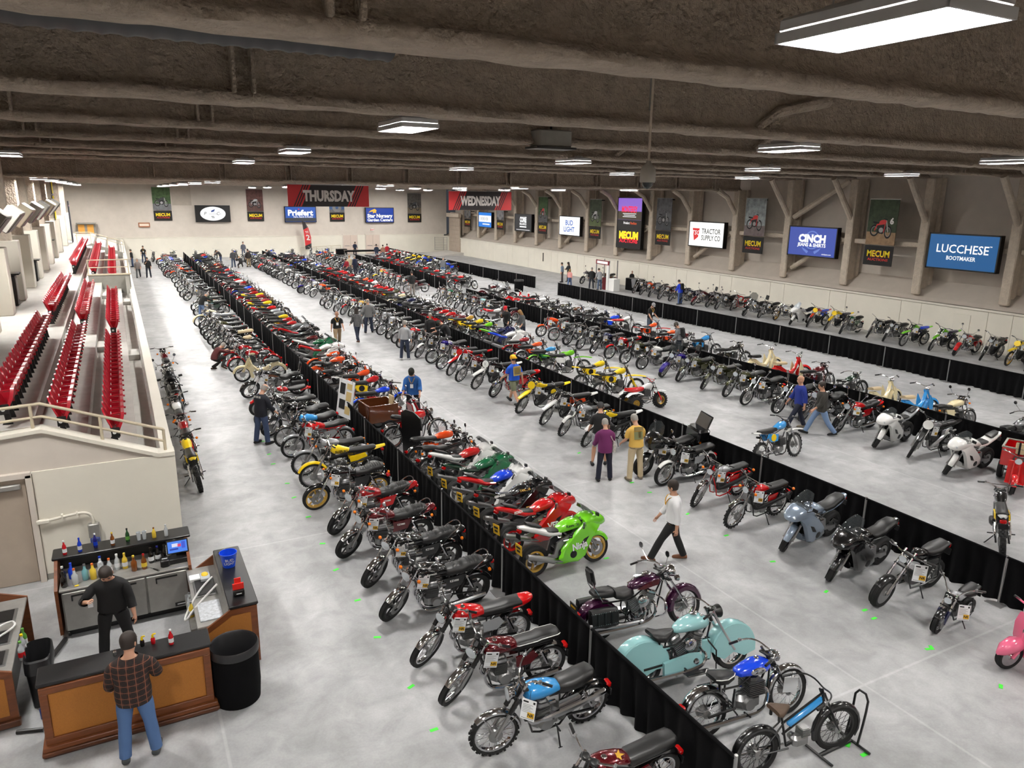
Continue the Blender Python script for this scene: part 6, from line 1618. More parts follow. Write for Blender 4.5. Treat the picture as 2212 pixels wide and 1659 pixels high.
    t = thing('wall_hatch', 'flush white access hatch above the green motocross bikes', 'hatch', (WX-.045, 22.9, 1.2)); ob('cover', MB().box((0, 0, 0), (.03, .9, 1.1), ch=.008), 'wall_cream', t)
    # blade flag, railing and tables at the far wall
    t = thing('feather_flag', 'tall curved red and black feather flag with a 2 near the far wall', 'flag', (20.4, 91.8, 0))
    ob('pole', MB().tube([(.35, 0, .0), (.35, 0, 2.0), (-.2, 0, 4.1)], .02, 6), 'pole', t)
    ob('fabric', MB().plate([(-.55, 4.15), (-.2, 3.95), (.15, 3.3), (.42, 2.2), (.42, .85), (-.3, .8), (-.38, 2.4)], -.01, .01), mat('banner_red', (188, 40, 44), .6), t, smooth=False)
    ob('dark_tip', MB().plate([(-.57, 4.17), (-.2, 3.97), (.1, 3.4), (-.46, 3.1)], -.016, .016), mat('banner_black', (34, 28, 30), .6), t, smooth=False); ob('dark_tip', MB().plate([(.43, 1.5), (.43, .83), (-.31, .78), (-.34, 1.2)], -.016, .016), 'banner_black', t, smooth=False)
    ob('lettering', MB().text('2', .6, (.05, -.03, 2.2), (1, 0, -.1), (-.1, 0, 1), bold=.03).box((-.08, -.03, 2.9), (.36, .01, .06)).box((-.05, -.03, 2.76), (.3, .01, .06)), 'banner_white', t, smooth=False)
    ob('foot', MB().tube([(.1, 0, .02), (.6, 0, .02)], .02, 6).tube([(.35, -.3, .02), (.35, .3, .02)], .02, 6), 'pole', t)
    for i, (x, w) in enumerate(((24.4, 1.2), (26.6, 5.0))):
        t = thing('draped_table', 'black-clothed table at the far wall, %s' % ('beside the double doors' if i == 0 else 'long, in front of the red-shirted visitors'), 'table', (x, 91.6 if i == 0 else 89.2, 0))
        ob('tabletop', MB().box((0, 0, .76), (w, .75, .04), ch=.008), 'black', t); 
        if i == 0: ob('cloth', MB().box((0, 0, .42), (w+.04, .8, .7), ch=.03), 'drape', t)
        else: ob('cloth', MB().box((0, -.4, .68), (w, .03, .2)), 'drape', t)
        for sx in (-1, 1):
            for sy in (-1, 1): ob('leg', MB().tube([(sx*(w/2-.1), sy*.3, 0), (sx*(w/2-.1), sy*.3, .75)], .02, 6), 'steel', t)
    t = thing('hand_railing', 'low cream hand railing along the far wall by the doors', 'railing', (21.6, WY-.35, 0))
    ob('top_rail', MB().tube([(-1.9, 0, .95), (3.0, 0, 1.15)], .03, 7), 'rail_cream', t)
    for u in (-1.9, 0, 1.8, 3.0): ob('post', MB().tube([(u, 0, 0), (u, 0, .95+.04*(u+1.9))], .025, 6), 'rail_cream', t)
wall_signs()
def hall_things():
    # camera dome on its drop pole
    t = thing('dome_camera', 'white dome security camera on a long drop pole from the roof', 'camera', (8.42, 10.9, 7.71))
    ob('housing', MB().lathe([(.035, .34), (.05, .3), (.09, .26), (.13, .2), (.14, .0), (.125, -.03)], (0, 0, -.02), 'z', 22), mat('dome_white', (176, 170, 160), .5), t)
    ob('dome', MB().lathe([(.1, 0), (.095, -.05), (.06, -.1), (.001, -.12)], (0, 0, -.04), 'z', 20, caps=False), mat('dome_glass', (40, 44, 46), .08), t)
    ob('drop_pole', MB().tube([(0, 0, .3), (0, 0, 2.8)], .022, 8), 'sprayed_light', t); ob('strut_channel', MB().box((.0, .03, 1.75), (.05, .04, 1.2)), 'steel', t)
    t = thing('projector_box', 'dark boxy projector fixed under the roof steel past the dome camera', 'projector', (9.6, 16.3, 8.75)); ob('casing', MB().box((0, 0, 0), (.9, .5, .4), ch=.03), 'concrete_dark', t); ob('tray', MB().box((0, 0, -.22), (1.1, .6, .05)), 'black', t); ob('hanger', MB().tube([(0, 0, .2), (0, 0, 1.9)], .03, 6), 'black', t)
    # white booth with red header
    t = thing('sales_booth', 'white framed sales booth with a lit red header by the white wall', 'booth', (35.5, 50.2, 0))
    for a, b in ((-.35, 1.5), (-.35, -.35), (.45, 1.5), (.45, -.35)): ob('post', MB().box((a, b, 1.2), (.07, .07, 2.4)), 'pole', t)
    ob('panel', MB().box((-.35, -.2, 1.1), (.05, .42, 2.2)), 'white_plastic', t); ob('counter', MB().box((-.1, -.75, .5), (.6, .75, 1.0), ch=.02), 'white_plastic', t)
    h = ob('header', MB().box((-.36, .57, 2.2), (.1, 1.9, .34)), mat('booth_red', (110, 24, 36), .4), t); ob('header_light', MB().box((-.42, .57, 2.2), (.02, 1.5, .2)), emis('booth_white', (255, 244, 240), 1.1), h)
    ob('red_skirt', MB().box((-.34, .3, .5), (.04, .5, 1.0)), 'booth_red', t)
    t = thing('draped_table', 'black-draped table beside the white booth with a jacket over it', 'table', (37.2, 49.0, 0)); ob('tabletop', MB().box((0, 0, .97), (.8, 1.6, .04)), 'black', t); ob('cloth', MB().box((-.02, 0, .48), (.78, 1.62, .95), ch=.02), 'drape', t)
    t = thing('jacket', 'grey jacket hung over the black-draped table by the booth', 'jacket', (36.76, 48.6, 0)); ob('body', MB().loft([sring((0, 0, 1.02), .1, .28, 12, 3, ax='z'), sring((-.05, 0, .9), .06, .3, 12, 3, ax='z'), sring((-.05, 0, .6), .05, .22, 12, 3, ax='z'), sring((-.05, .02, .3), .04, .14, 12, 3, ax='z')]), mat('jacket_grey', (110, 110, 112), .9), t)
    # bins
    def bin_round(label, x, y, r, h):
        t = thing('trash_can', label, 'trash can', (x, y, 0))
        ob('skirt', MB().lathe([(r*.96, 0), (r*1.02, h*.3), (r, h*.95), (r*.97, h*.95), (r*.95, .05)], (0, 0, 0), 'z', 36, caps=False), 'drape', t)
        ob('liner', MB().lathe([(r*1.04, h*.86), (r*1.05, h*.97), (r*1.0, h*1.0), (r*.94, h*.97), (r*.86, h*.3), (.001, h*.25)], (0, 0, 0), 'z', 36, caps=False), mat('liner', (36, 36, 38), .35), t)
    bin_round('round black skirted trash can at the corner of the bar', .92, 10.45, .335, .93)
    bin_round('round black trash can standing in the white-wall aisle', 28.0, 52.0, .36, .95)
    # easel board and black sign by the first drape
    t = thing('easel_sign', 'white information board on a metal easel at the drape by the brown cargo box', 'sign', (5.95, 22.6, 0), rad(-75))
    bd = ob('board', MB().box((0, 0, 1.05), (.9, .03, 1.2), R=Matrix.Rotation(rad(-10), 3, 'X')), 'paper', t)
    for (u, v, w, h) in ((-.2, .3, .3, .35), (.2, .1, .3, .3), (-.15, -.2, .35, .3), (.2, -.35, .3, .25), (.2, .42, .3, .18)): ob('print', MB().box(Matrix.Rotation(rad(-10), 3, 'X') @ Vector((u, -.02, v))+Vector((0, 0, 1.05)), (w, .008, h), R=Matrix.Rotation(rad(-10), 3, 'X')), 'print_black' if u < 0 else mat('print_tan', (200, 176, 120), .6), bd)
    for a, b in ((-.4, -.1), (.4, -.1), (0, .45)): ob('leg', MB().tube([(a, b, 0), (a*.8, .1, 1.7)], .014, 6), 'pole', t)
    t = thing('black_standee', 'black cut-out standee with a curved top, seen from behind, beside the orange bike', 'standee', (6.95, 19.2, 0), rad(-62))
    ob('panel', MB().plate([(-.36, .0), (.36, 0), (.36, .9), (.3, 1.25), (.05, 1.4), (-.24, 1.42), (-.42, 1.3), (-.4, .8)], -.02, .02), 'black', t, smooth=False); ob('print_edge', MB().box((.355, -.03, .45), (.04, .02, .9)), 'paper', t); ob('stay', MB().tube([(0, 0, .9), (0, .4, .01)], .012, 6), 'black', t)
hall_things()

# ------------------------------------------------------------------ the bar
def framed_front(name, x0, x1, y, z0, z1, t, fr=.1, out=-1):
    """cork panel in a wooden frame, facing -y"""
    ob('cork_panel', MB().box(((x0+x1)/2, y+.02, (z0+z1)/2), (x1-x0-.1, .02, z1-z0-.1)), 'cork', t)
    for (a, b, c, d) in (((x0+x1)/2, z1-fr/2, x1-x0, fr), ((x0+x1)/2, z0+fr/2, x1-x0, fr), (x0+fr/2, (z0+z1)/2, fr, z1-z0-2*fr), (x1-fr/2, (z0+z1)/2, fr, z1-z0-2*fr)):
        ob('frame_rail', MB().box((a, y, b), (c, .05, d), ch=.008), 'wood', t)
def bar():
    t = thing('bar_counter', 'front bar counter with cork panel and black top, before the barman', 'bar')
    ob('carcass', MB().box((-.475, 10.52, .56), (2.06, .36, .96)), 'wood', t); framed_front('f', -1.53, .58, 10.32, .16, 1.03, t, .1)
    ob('counter_top', MB().box((-.475, 10.55, 1.055), (2.16, .46, .05), ch=.012), 'counter_black', t)
    for k, (o, z, h) in enumerate(((.05, .13, .07), (.08, .07, .06), (.05, .02, .03))): ob('plinth', MB().box((-.475, 10.5-o/2, z), (2.14+o, .42+o, h), ch=.012), 'wood_dark' if k else 'wood', t)
    # back bar
    t = thing('back_bar', 'back bar cabinet with steel doors, bottle counter and black top shelf', 'bar')
    ob('cooler_body', MB().box((-.46, 13.72, .5), (1.96, .8, .72), ch=.01), 'steel', t); ob('counter', MB().box((-.46, 13.72, .885), (2.0, .86, .04), ch=.008), 'steel', t)
    for i, (a, b) in enumerate(((-1.43, -.8), (-.79, -.17), (-.16, .5))):
        d = ob('door', MB().box(((a+b)/2, 13.3, .5), (b-a-.015, .05, .7), ch=.012), 'steel', t); ob('handle', MB().box((((a+b)/2)+.0, 13.265, .79), (.34, .02, .025)).box((((a+b)/2)-.17, 13.265, .75), (.02, .02, .1)), 'black', d)
        if i == 2: ob('name_plate', MB().box((b-.14, 13.268, .22), (.2, .01, .07)).box((b-.14, 13.262, .222), (.13, .004, .02), 1), ['black', 'paper'], d)
    for x in (-1.5, .56): ob('side_panel', MB().plate([(13.28, .1), (13.28, .92), (13.86, 1.2), (14.32, 1.2), (14.32, .1)], x-.025, x+.025, axis='x'), 'wood', t, smooth=False)
    ob('back_panel', MB().box((-.47, 14.2, .8), (2.0, .05, .8)), 'black', t); ob('top_shelf', MB().box((-.46, 14.09, 1.215), (2.2, .42, .05), ch=.012), 'counter_black', t); ob('base', MB().box((-.46, 13.8, .07), (1.9, .8, .12)), 'black', t)
    for x in (-1.4, .46): ob('caster', MB().lathe([(.05, -.02), (.05, .02)], (x, 13.4, .05), 'x', 12), 'black', t)
    # side bar with sink
    t = thing('side_bar', 'side bar with a black top, cork end panel and steel sink bench', 'bar')
    ob('counter_top', MB().box((1.185, 12.29, 1.055), (.44, 2.16, .05), ch=.012), 'counter_black', t); ob('outer_panel', MB().box((1.36, 12.29, .52), (.05, 2.1, 1.03)), 'wood', t)
    for y in (11.24, 13.33):
        e = ob('end_panel', MB().plate([(.5, .04), (.5, .72), (.98, 1.02), (1.38, 1.02), (1.38, .04)], y-.02, y+.02), 'wood', t, smooth=False)
        if y < 12: ob('cork_panel', MB().plate([(.6, .14), (.6, .68), (1.0, .92), (1.28, .92), (1.28, .14)], y-.03, y+.0), 'cork', e, smooth=False)
    ob('sink_bench', MB().box((.74, 12.29, .8), (.5, 2.06, .05), ch=.008), 'steel', t); ob('splash_back', MB().box((.97, 12.29, .92), (.03, 2.06, .24)), 'steel', t)
    ob('sink_basin', MB().box((.72, 12.5, .835), (.34, .6, .03), ch=.01).box((.72, 12.5, .853), (.28, .54, .01), 1), ['alu', 'engine_dark'], t); ob('ice_well', MB().box((.72, 11.7, .835), (.34, .6, .02), ch=.006), mat('ice', (196, 200, 206), .4, noise=(20, .6, 1.1)), t)
    ob('speed_rail', MB().box((.46, 12.2, .55), (.1, 1.2, .16), ch=.01), 'steel', t)
    ob('tap_hose', MB().tube(smoothpath([(.85, 12.55, .98), (.6, 12.2, .95), (.36, 11.95, .7), (.34, 11.8, .66), (.5, 11.9, .82), (.9, 12.25, .98)], 3), .018, 7), mat('hose', (206, 206, 204), .5), t)
    # left bar unit
    t = thing('bar_unit', 'bar unit at the picture edge with steel sinks and cork end panel', 'bar')
    for y in (11.2, 13.45):
        e = ob('end_panel', MB().plate([(-1.92, .04), (-1.92, .86), (-2.35, 1.02), (-2.9, 1.02), (-2.9, .04)], y-.02, y+.02), 'wood', t, smooth=False)
        if y < 12: ob('cork_panel', MB().plate([(-2.02, .2), (-2.02, .78), (-2.4, .9), (-2.8, .9), (-2.8, .2)], y-.03, y), 'cork', e, smooth=False)
    ob('sink_bench', MB().box((-2.2, 12.32, .84), (.55, 2.2, .05), ch=.008), 'steel', t)
    for y in (11.6, 12.2, 12.85): ob('sink_basin', MB().box((-2.2, y, .87), (.38, .44, .02), ch=.006).box((-2.2, y, .883), (.3, .36, .008), 1), ['alu', 'engine_dark'], t)
    ob('plinth', MB().box((-2.4, 11.17, .08), (1.0, .1, .1), ch=.01), 'wood_dark', t); ob('cabinet', MB().box((-2.45, 12.32, .42), (.8, 2.15, .8)), 'black', t)
    ob('tap_hose', MB().tube(smoothpath([(-2.3, 12.3, .95), (-2.05, 12.6, .93), (-1.96, 12.4, .92), (-2.2, 12.1, .93)], 2), .016, 6), 'hose', t)
    t = thing('waste_bin', 'tall rectangular black waste bin with a loose liner beside the bar unit', 'bin', (-1.66, 11.75, 0)); ob('body', MB().loft([sring((0, 0, 0), .14, .26, 14, 5, ax='z'), sring((0, 0, .74), .17, .32, 14, 5, ax='z')], caps=False), 'black', t)
    ob('liner', MB().loft([sring((0, 0, .58), .185, .34, 18, 4, ax='z'), sring((0, 0, .78), .18, .335, 18, 4, ax='z'), sring((0, 0, .8), .165, .31, 18, 4, ax='z'), sring((0, 0, .3), .13, .26, 18, 4, ax='z')], caps=False), 'liner', t)
    t = thing('spray_bottle', 'blue spray bottle with a yellow nozzle hung low by the waste bin', 'bottle', (-1.62, 11.22, .0)); ob('body', MB().lathe([(.06, 0), (.065, .14), (.03, .2), (.02, .24)], (0, 0, 0), 'z', 14), mat('blue_plastic', (40, 60, 120), .4), t); ob('nozzle', MB().box((0, -.03, .26), (.04, .1, .05), ch=.01), 'paint_yellow' if 'paint_yellow' in MATS else mat('paint_yellow', (240, 204, 20), .3), t)
    # conduit and socket on the end wall
    t = thing('wall_socket', 'blue industrial socket with white conduit on the cream end wall', 'socket', (-.98, 15.68, 0)); ob('socket_box', MB().box((0, 0, .9), (.2, .14, .3), ch=.02), 'steel', t); ob('plug', MB().box((0, -.03, .68), (.17, .14, .2), ch=.03), mat('blue_plastic', (40, 60, 120), .4), t)
    ob('conduit', MB().tube(smoothpath([(-.75, 0, 1.25), (-.3, 0, 1.3), (-.1, 0, 1.3), (0, 0, 1.2), (0, 0, 1.0)], 2), .028, 8), 'wall_cream', t); ob('junction', MB().box((-.82, 0, 1.24), (.22, .07, .09), ch=.02), 'wall_cream', t)
    for u in (-.5, -.25): ob('clamp', MB().box((u, 0, 1.29), (.03, .08, .09)), 'wall_cream', t)
bar()
def glassm(n, c): return mat('bottle_'+n, c, .08, coat=.4)
def bottle(label, x, y, z, body, capc, lab=None, h=.3, r=.036, kind='long', group='bottles at the bar'):
    t = thing('bottle', label, 'bottle', (x, y, z), random.uniform(0, 6), group); k = h/.3
    pr = {'long': [(r*.9, 0), (r, .01*k), (r, .16*k), (r*.85, .19*k), (r*.42, .23*k), (r*.38, .285*k)], 'square': [(r*.95, 0), (r*1.1, .01), (r*1.1, .17*k), (r*.5, .21*k), (r*.4, .285*k)]}[kind]
    ob('glass', MB().lathe(pr, (0, 0, 0), 'z', 16), body, t); ob('cap', MB().lathe([(r*.46, .27*k), (r*.46, .3*k), (.001, .302*k)], (0, 0, 0), 'z', 12, caps=False), capc, t)
    if lab: ob('paper_label', MB().lathe([(r*1.03, .05*k), (r*1.03, .13*k)], (0, 0, 0), 'z', 16, caps=False), lab, t)
    return t
def bar_things():
    red, blu, nav, clr, grn, amb, dk, aqua = [glassm(*a) for a in (('red', (190, 20, 30)), ('blue', (20, 60, 190)), ('navy', (16, 22, 110)), ('clear', (190, 196, 200)), ('green', (30, 70, 36)), ('amber', (120, 66, 22)), ('dark', (16, 14, 14)), ('aqua', (120, 176, 184)))]
    wp = 'paper'; rc = mat('cap_red', (190, 24, 28), .4); yl = mat('label_yellow', (222, 190, 60), .6); gl = mat('label_green', (90, 150, 60), .6); oc = mat('cap_orange', (222, 104, 36), .4)
    Z = 1.24
    for (x, y, b, c, l, nm, h) in [(-1.36, 13.99, red, wp, wp, 'red aluminium bottle with a white label at the end of the black shelf', .26), (-1.13, 14.0, blu, blu, wp, 'bright blue bottle, second from the bottle end of the black shelf', .26), (-.89, 14.06, nav, wp, blu, 'navy blue bottle with a silver cap on the black shelf', .27),
                                   (-.62, 14.02, amb, yl, wp, 'clear amber beer bottle on the black shelf', .25), (-.38, 14.06, grn, dk, gl, 'dark beer bottle with a green label on the black shelf', .26), (.05, 14.03, yl, amb, yl, 'yellow juice bottle on the black shelf near the till', .2), (.25, 14.02, clr, clr, None, 'clear water bottle at the till end of the black shelf', .22)]:
        bottle(nm, x, y, Z, b, c, l, h, .034)
    for k in range(2):
        t = thing('glass_stack', 'stacked clear plastic tumblers on the black shelf, %s' % ('beer-bottle side' if k == 0 else 'juice-bottle side'), 'glasses', (-.2+.09*k, 14.05, Z), 0, 'tumblers on the black shelf'); ob('tumbler', MB().lathe([(.03, 0), (.04, .15), (.036, .15), (.028, .01)], (0, 0, 0), 'z', 14), clr, t)
    Z = .905
    L = [(-1.38, 13.42, dk, dk, 'black', 'black liqueur bottle at the counter corner'), (-1.4, 13.62, dk, 'white_plastic', wp, 'dark bottle with a pale cap behind the corner'), (-1.22, 13.45, clr, oc, wp, 'clear bottle with an orange cap'), (-1.28, 13.7, blu, blu, wp, 'blue glass bottle near the wooden side'), (-1.07, 13.55, aqua, 'alu', wp, 'pale aqua gin bottle'),
         (-.95, 13.52, yl, oc, yl, 'golden bottle with a yellow label'), (-.83, 13.52, clr, wp, wp, 'tall clear bottle with a white label'), (-.84, 13.75, clr, blu, wp, 'clear bottle with a blue cap at the back'), (-.7, 13.6, clr, oc, wp, 'squat clear bottle with a cork'), (-.58, 13.72, clr, wp, wp, 'clear vodka bottle behind the barman'), (-.46, 13.7, yl, yl, wp, 'pale gold bottle behind the barman'),
         (-.32, 13.53, amb, yl, wp, 'round amber whiskey bottle with a gold cap'), (-.16, 13.53, amb, rc, yl, 'amber bottle with red wax and a cream label'), (-.04, 13.72, dk, dk, wp, 'dark wine bottle with a white label'), (.07, 13.75, dk, nav, wp, 'tall dark wine bottle'), (.18, 13.76, dk, dk, wp, 'dark bottle beside the white cups')]
    for x, y, b, c, l, nm in L: bottle(nm+' on the steel counter', x, y, Z, b, c, l, .29, .045, 'long' if (x*100) % 3 > 1 else 'square')
    for k, (x, y) in enumerate(((.26, 13.72), (.36, 13.85))):
        t = thing('cup_stack', 'tall stack of white cups %s' % ('by the dark bottles' if k == 0 else 'by the till screen'), 'cups', (x, y, Z)); ob('cups', MB().lathe([(.045, 0)]+[(.045+(.004 if j % 2 else 0), .02*j) for j in range(1, 15)]+[(.035, .29)], (0, 0, 0), 'z', 16), 'white_plastic', t)
    t = thing('till', 'touch-screen till with a blue display at the end of the back bar', 'till', (.38, 13.55, Z))
    ob('drawer', MB().box((.0, .1, .05), (.36, .36, .09), ch=.01), 'black', t); R = Matrix.Rotation(rad(-18), 3, 'X'); s = ob('monitor', MB().box((.02, .06, .27), (.36, .03, .25), ch=.01, R=R), 'black', t); o = Vector((.02, .06, .27))
    ob('display', MB().box(o+R @ Vector((0, -.018, 0)), (.32, .006, .2), R=R), emis('till_blue', (70, 130, 235), 1.0), s); ob('stand', MB().box((.02, .1, .15), (.06, .06, .14)), 'black', t)
    for k, (u, v, w, h, c) in enumerate(((-.04, .03, .1, .06, (230, 230, 250)), (.03, .02, .06, .05, (225, 60, 110)), (-.06, -.04, .14, .03, (30, 60, 170)), (.1, .02, .06, .12, (60, 90, 220)))): ob('icon', MB().box(o+R @ Vector((u, -.022, v)), (w, .004, h), R=R), emis('icon%d' % k, c, .9), s)
    t = thing('receipt_printer', 'black receipt printer between the cups and the till', 'printer', (.17, 13.5, Z)); ob('body', MB().box((0, 0, .07), (.15, .2, .14), ch=.02), 'black', t); ob('paper_slot', MB().box((0, -.02, .142), (.09, .02, .006)), 'paper', t)
    t = thing('bottle_opener', 'black-handled opener lying on the steel counter', 'opener', (.02, 13.38, Z), .6); ob('handle', MB().box((0, 0, .01), (.03, .16, .015), ch=.005), 'black', t); ob('blade', MB().box((0, .11, .008), (.02, .07, .006)), 'alu', t)
    t = thing('lemon_wedge', 'yellow lemon wedge on the edge of the steel counter', 'fruit', (-1.2, 13.36, Z+.012)); ob('peel', MB().ell((0, 0, 0), (.035, .022, .012), 10, 6), mat('lemon', (230, 190, 40), .5), t)
    Z = 1.085
    bottle('red bottle with a white label standing on the front counter', .1, 10.55, Z, red, wp, wp, .24, .034)
    for k, x in enumerate((-.13, -.27)):
        t = thing('squeeze_bottle', 'small dark bottle with a yellow spout on the front counter, %s' % ('nearer the red bottle' if k == 0 else 'farther from the red bottle'), 'bottle', (x, 10.68, Z), 0, 'yellow-spouted bottles on the front counter'); ob('body', MB().lathe([(.026, 0), (.03, .02), (.03, .08), (.02, .1)], (0, 0, 0), 'z', 12), dk if k else red, t); ob('spout', MB().box((.0, 0, .12), (.03, .03, .06), ch=.01).box((.02, 0, .15), (.05, .02, .02), ch=.006), 'paint_yellow', t)
    t = thing('salt_shaker', 'small silver shaker on the front counter by the plaid-shirted man', 'shaker', (-.62, 10.62, Z)); ob('body', MB().lathe([(.025, 0), (.028, .05)], (0, 0, 0), 'z', 12), 'alu', t); ob('cap', MB().lathe([(.028, .05), (.02, .07), (.001, .075)], (0, 0, 0), 'z', 12), 'chrome', t)
    t = thing('ice_bucket', 'blue plastic bucket with white lettering on the side bar', 'bucket', (1.15, 12.62, Z)); ob('body', MB().lathe([(.1, 0), (.145, .25), (.15, .26), (.14, .26), (.095, .02), (.001, .015)], (0, 0, 0), 'z', 24, caps=False), mat('bucket_blue', (20, 76, 214), .3), t)
    m = MB(); m.text('BUD', .05, (0, 0, 0), (1, 0, 0), (0, 0, 1), bold=.02).text('LIGHT', .05, (0, 0, -.065), (1, 0, 0), (0, 0, 1), bold=.02)
    m.v = [((.132+z*.15)*sin(x/.132), -(.134+z*.18)*cos(x/.132), z+.16) for x, y, z in m.v]; ob('lettering', m, 'white_plastic', t, smooth=False)
    t = thing('card_reader', 'black payment card reader lying at the far end of the side bar', 'card reader', (1.12, 13.18, Z), .5); ob('body', MB().box((0, 0, .02), (.16, .09, .04), ch=.01), 'black', t); ob('screen', MB().box((.03, 0, .043), (.06, .06, .004)), 'steel', t)
    t = thing('napkin_holder', 'red and black napkin holder on the near end of the side bar', 'napkin holder', (1.16, 11.55, Z)); ob('base', MB().box((0, 0, .05), (.17, .12, .1), ch=.012), 'black', t); ob('red_card', MB().box((0, .0, .15), (.17, .03, .1)).box((.0, .05, .22), (.1, .02, .1)), mat('card_red', (226, 40, 30), .5), t); ob('lettering', MB().box((0, -.062, .045), (.08, .004, .014)), 'paper', t, smooth=False)
    t = thing('napkin_pile', 'pile of white napkins on the sink bench', 'napkins', (.6, 12.86, .83)); ob('sheets', MB().box((0, 0, .03), (.18, .18, .06), ch=.008), 'paper', t)
    t = thing('garnish_tray', 'clear tray of fruit garnish on the sink bench', 'tray', (.76, 12.8, .83)); ob('tray', MB().box((0, 0, .04), (.16, .24, .08), ch=.01), clr, t); ob('fruit', MB().ell((0, .04, .08), (.06, .08, .03), 10, 6), 'lemon', t)
    for k in range(3):
        bottle('bottle in the speed rail of the side bar, %s from the near end' % nth(k+1), .46, 12.0+.16*k, .63, [yl, clr, clr][k], 'alu', wp, .27, .04, group='bottles in the speed rail')
    for k, (y, c, nm) in enumerate(((11.75, clr, 'clear cocktail mixer bottle with a red label'), (11.95, clr, 'tall clear bottle'), (12.12, gl, 'lime green topped mixer bottle'))): bottle(nm+' hanging beside the sinks at the picture edge', -1.86, y, .7, c, 'paint_yellow' if k == 1 else gl, rc if k == 0 else wp, .3, .045, group='bottles beside the edge sinks')
    ob_ = thing('drain_hose', 'dark flat hose on the floor between the bar units', 'hose', (0, 0, 0)); ob('hose', MB().tube([(-1.95, 11.0, .03), (-1.62, 10.9, .03)], .03, 8), 'black', ob_); 
    t = thing('rail_bar', 'dark metal rail on the floor leading to the back bar', 'rail', (0, 0, 0)); ob('rail', MB().box((-1.62, 12.75, .06), (.05, 1.0, .06), R=Matrix.Rotation(rad(-20), 3, 'Z')), 'engine_dark', t)
bar_things()
# ------------------------------------------------------------------ the motorcycles on show
def at(px, py, z=0.0):
    """where the sight line of a photograph pixel meets the level z"""
    M = SC.camera.matrix_world; d = M.to_3x3() @ Vector(((px-1106)/1598, -(py-829.5)/1598, -1)); o = M.translation
    return o+d*((z-o.z)/d.z)
SN = {'ujm': 'standard motorcycle', 'ujms': 'standard motorcycle', 'ujmx': 'standard motorcycle', 'brit': 'twin-cylinder motorcycle', 'cafe': 'twin-cylinder motorcycle', 'brits': 'classic motorcycle', 'scr': 'scrambler'}
ROWS = {'L1': ('before the first drape', 3.75, 180), 'R1': ('beyond the first drape', 8.2, 0), 'L2': ('before the second drape', 12.0, 180), 'R2': ('beyond the second drape', 17.0, 0),
        'L3': ('before the third drape', 20.2, 180), 'R3': ('beyond the third drape', 24.75, 0), 'ST': ('of the line along the white wall', 36.4, 180)}
def FG(*ks): return ks
def place(row, i, it, y=None):
    kind, col = it[1], it[2]; ov = it[3] if len(it) > 3 else None; lab = it[4] if len(it) > 4 else None; opt = it[5] if len(it) > 5 else {}
    desc, x, hd = ROWS[row]
    p = it[0]
    if isinstance(p, tuple): q = at(*p); y = q.y; xx = q.x if abs(q.x-x) < 1.0 else x
    else: y = p; xx = x
    last = LASTY.get(row, -9); y = max(y, last+.8); LASTY[row] = y
    D = {'1': 5.9+max(0, y-20)*.0055, '2': 14.22+max(0, min(y, 55)-20)*.01, '3': 22.45-max(0, y-8)*.021}
    if row[0] == 'L' and kind != 'trike' and 'x' not in opt: xx = min(xx, D[row[1]]-2.05)
    if row[0] == 'R' and 'x' not in opt: xx = max(xx, D[row[1]]+2.2)
    nm = SN.get(kind, KINDS[kind][1])
    lab = lab or '%s %s, %s from the near end %s' % (CN.get(col, col), nm, nth(i+1), desc)
    st = opt.get('steer', 30 if hd == 180 else -4); big = opt.get('tag', 1)
    rng = random.Random(hash_(row)+i)
    return moto(kind, opt.get('x', xx), y, hd+opt.get('h', rng.uniform(-5, 5)), col, lab, GRP[row], ov, steer=st+rng.uniform(-8, 8)*(0 if 'steer' in opt else 1), lean=opt.get('lean', -8), lod=opt.get('lod', 0 if y < 26 else 1), nr=(1 if big else None) if hd == 180 else None, scale=opt.get('s'))
LASTY = {}
def hash_(s): return sum(ord(c)*(i+3) for i, c in enumerate(s))
GRP = {k: 'motorcycles '+v[0] for k, v in ROWS.items()}
CN = {'steelblue': 'pale blue-grey', 'sky': 'sky blue', 'dkred': 'dark red', 'darkgreen': 'dark green', 'lime': 'bright green', 'gold': 'gold', 'navy': 'navy blue'}
def brand(objs_root, txt, size, pos, ux, uz, m, width=None, par=None):
    q = MB().text(txt, size, pos, ux, uz, width=width, bold=.03); return ob('lettering', q, m, par or objs_root, smooth=False)
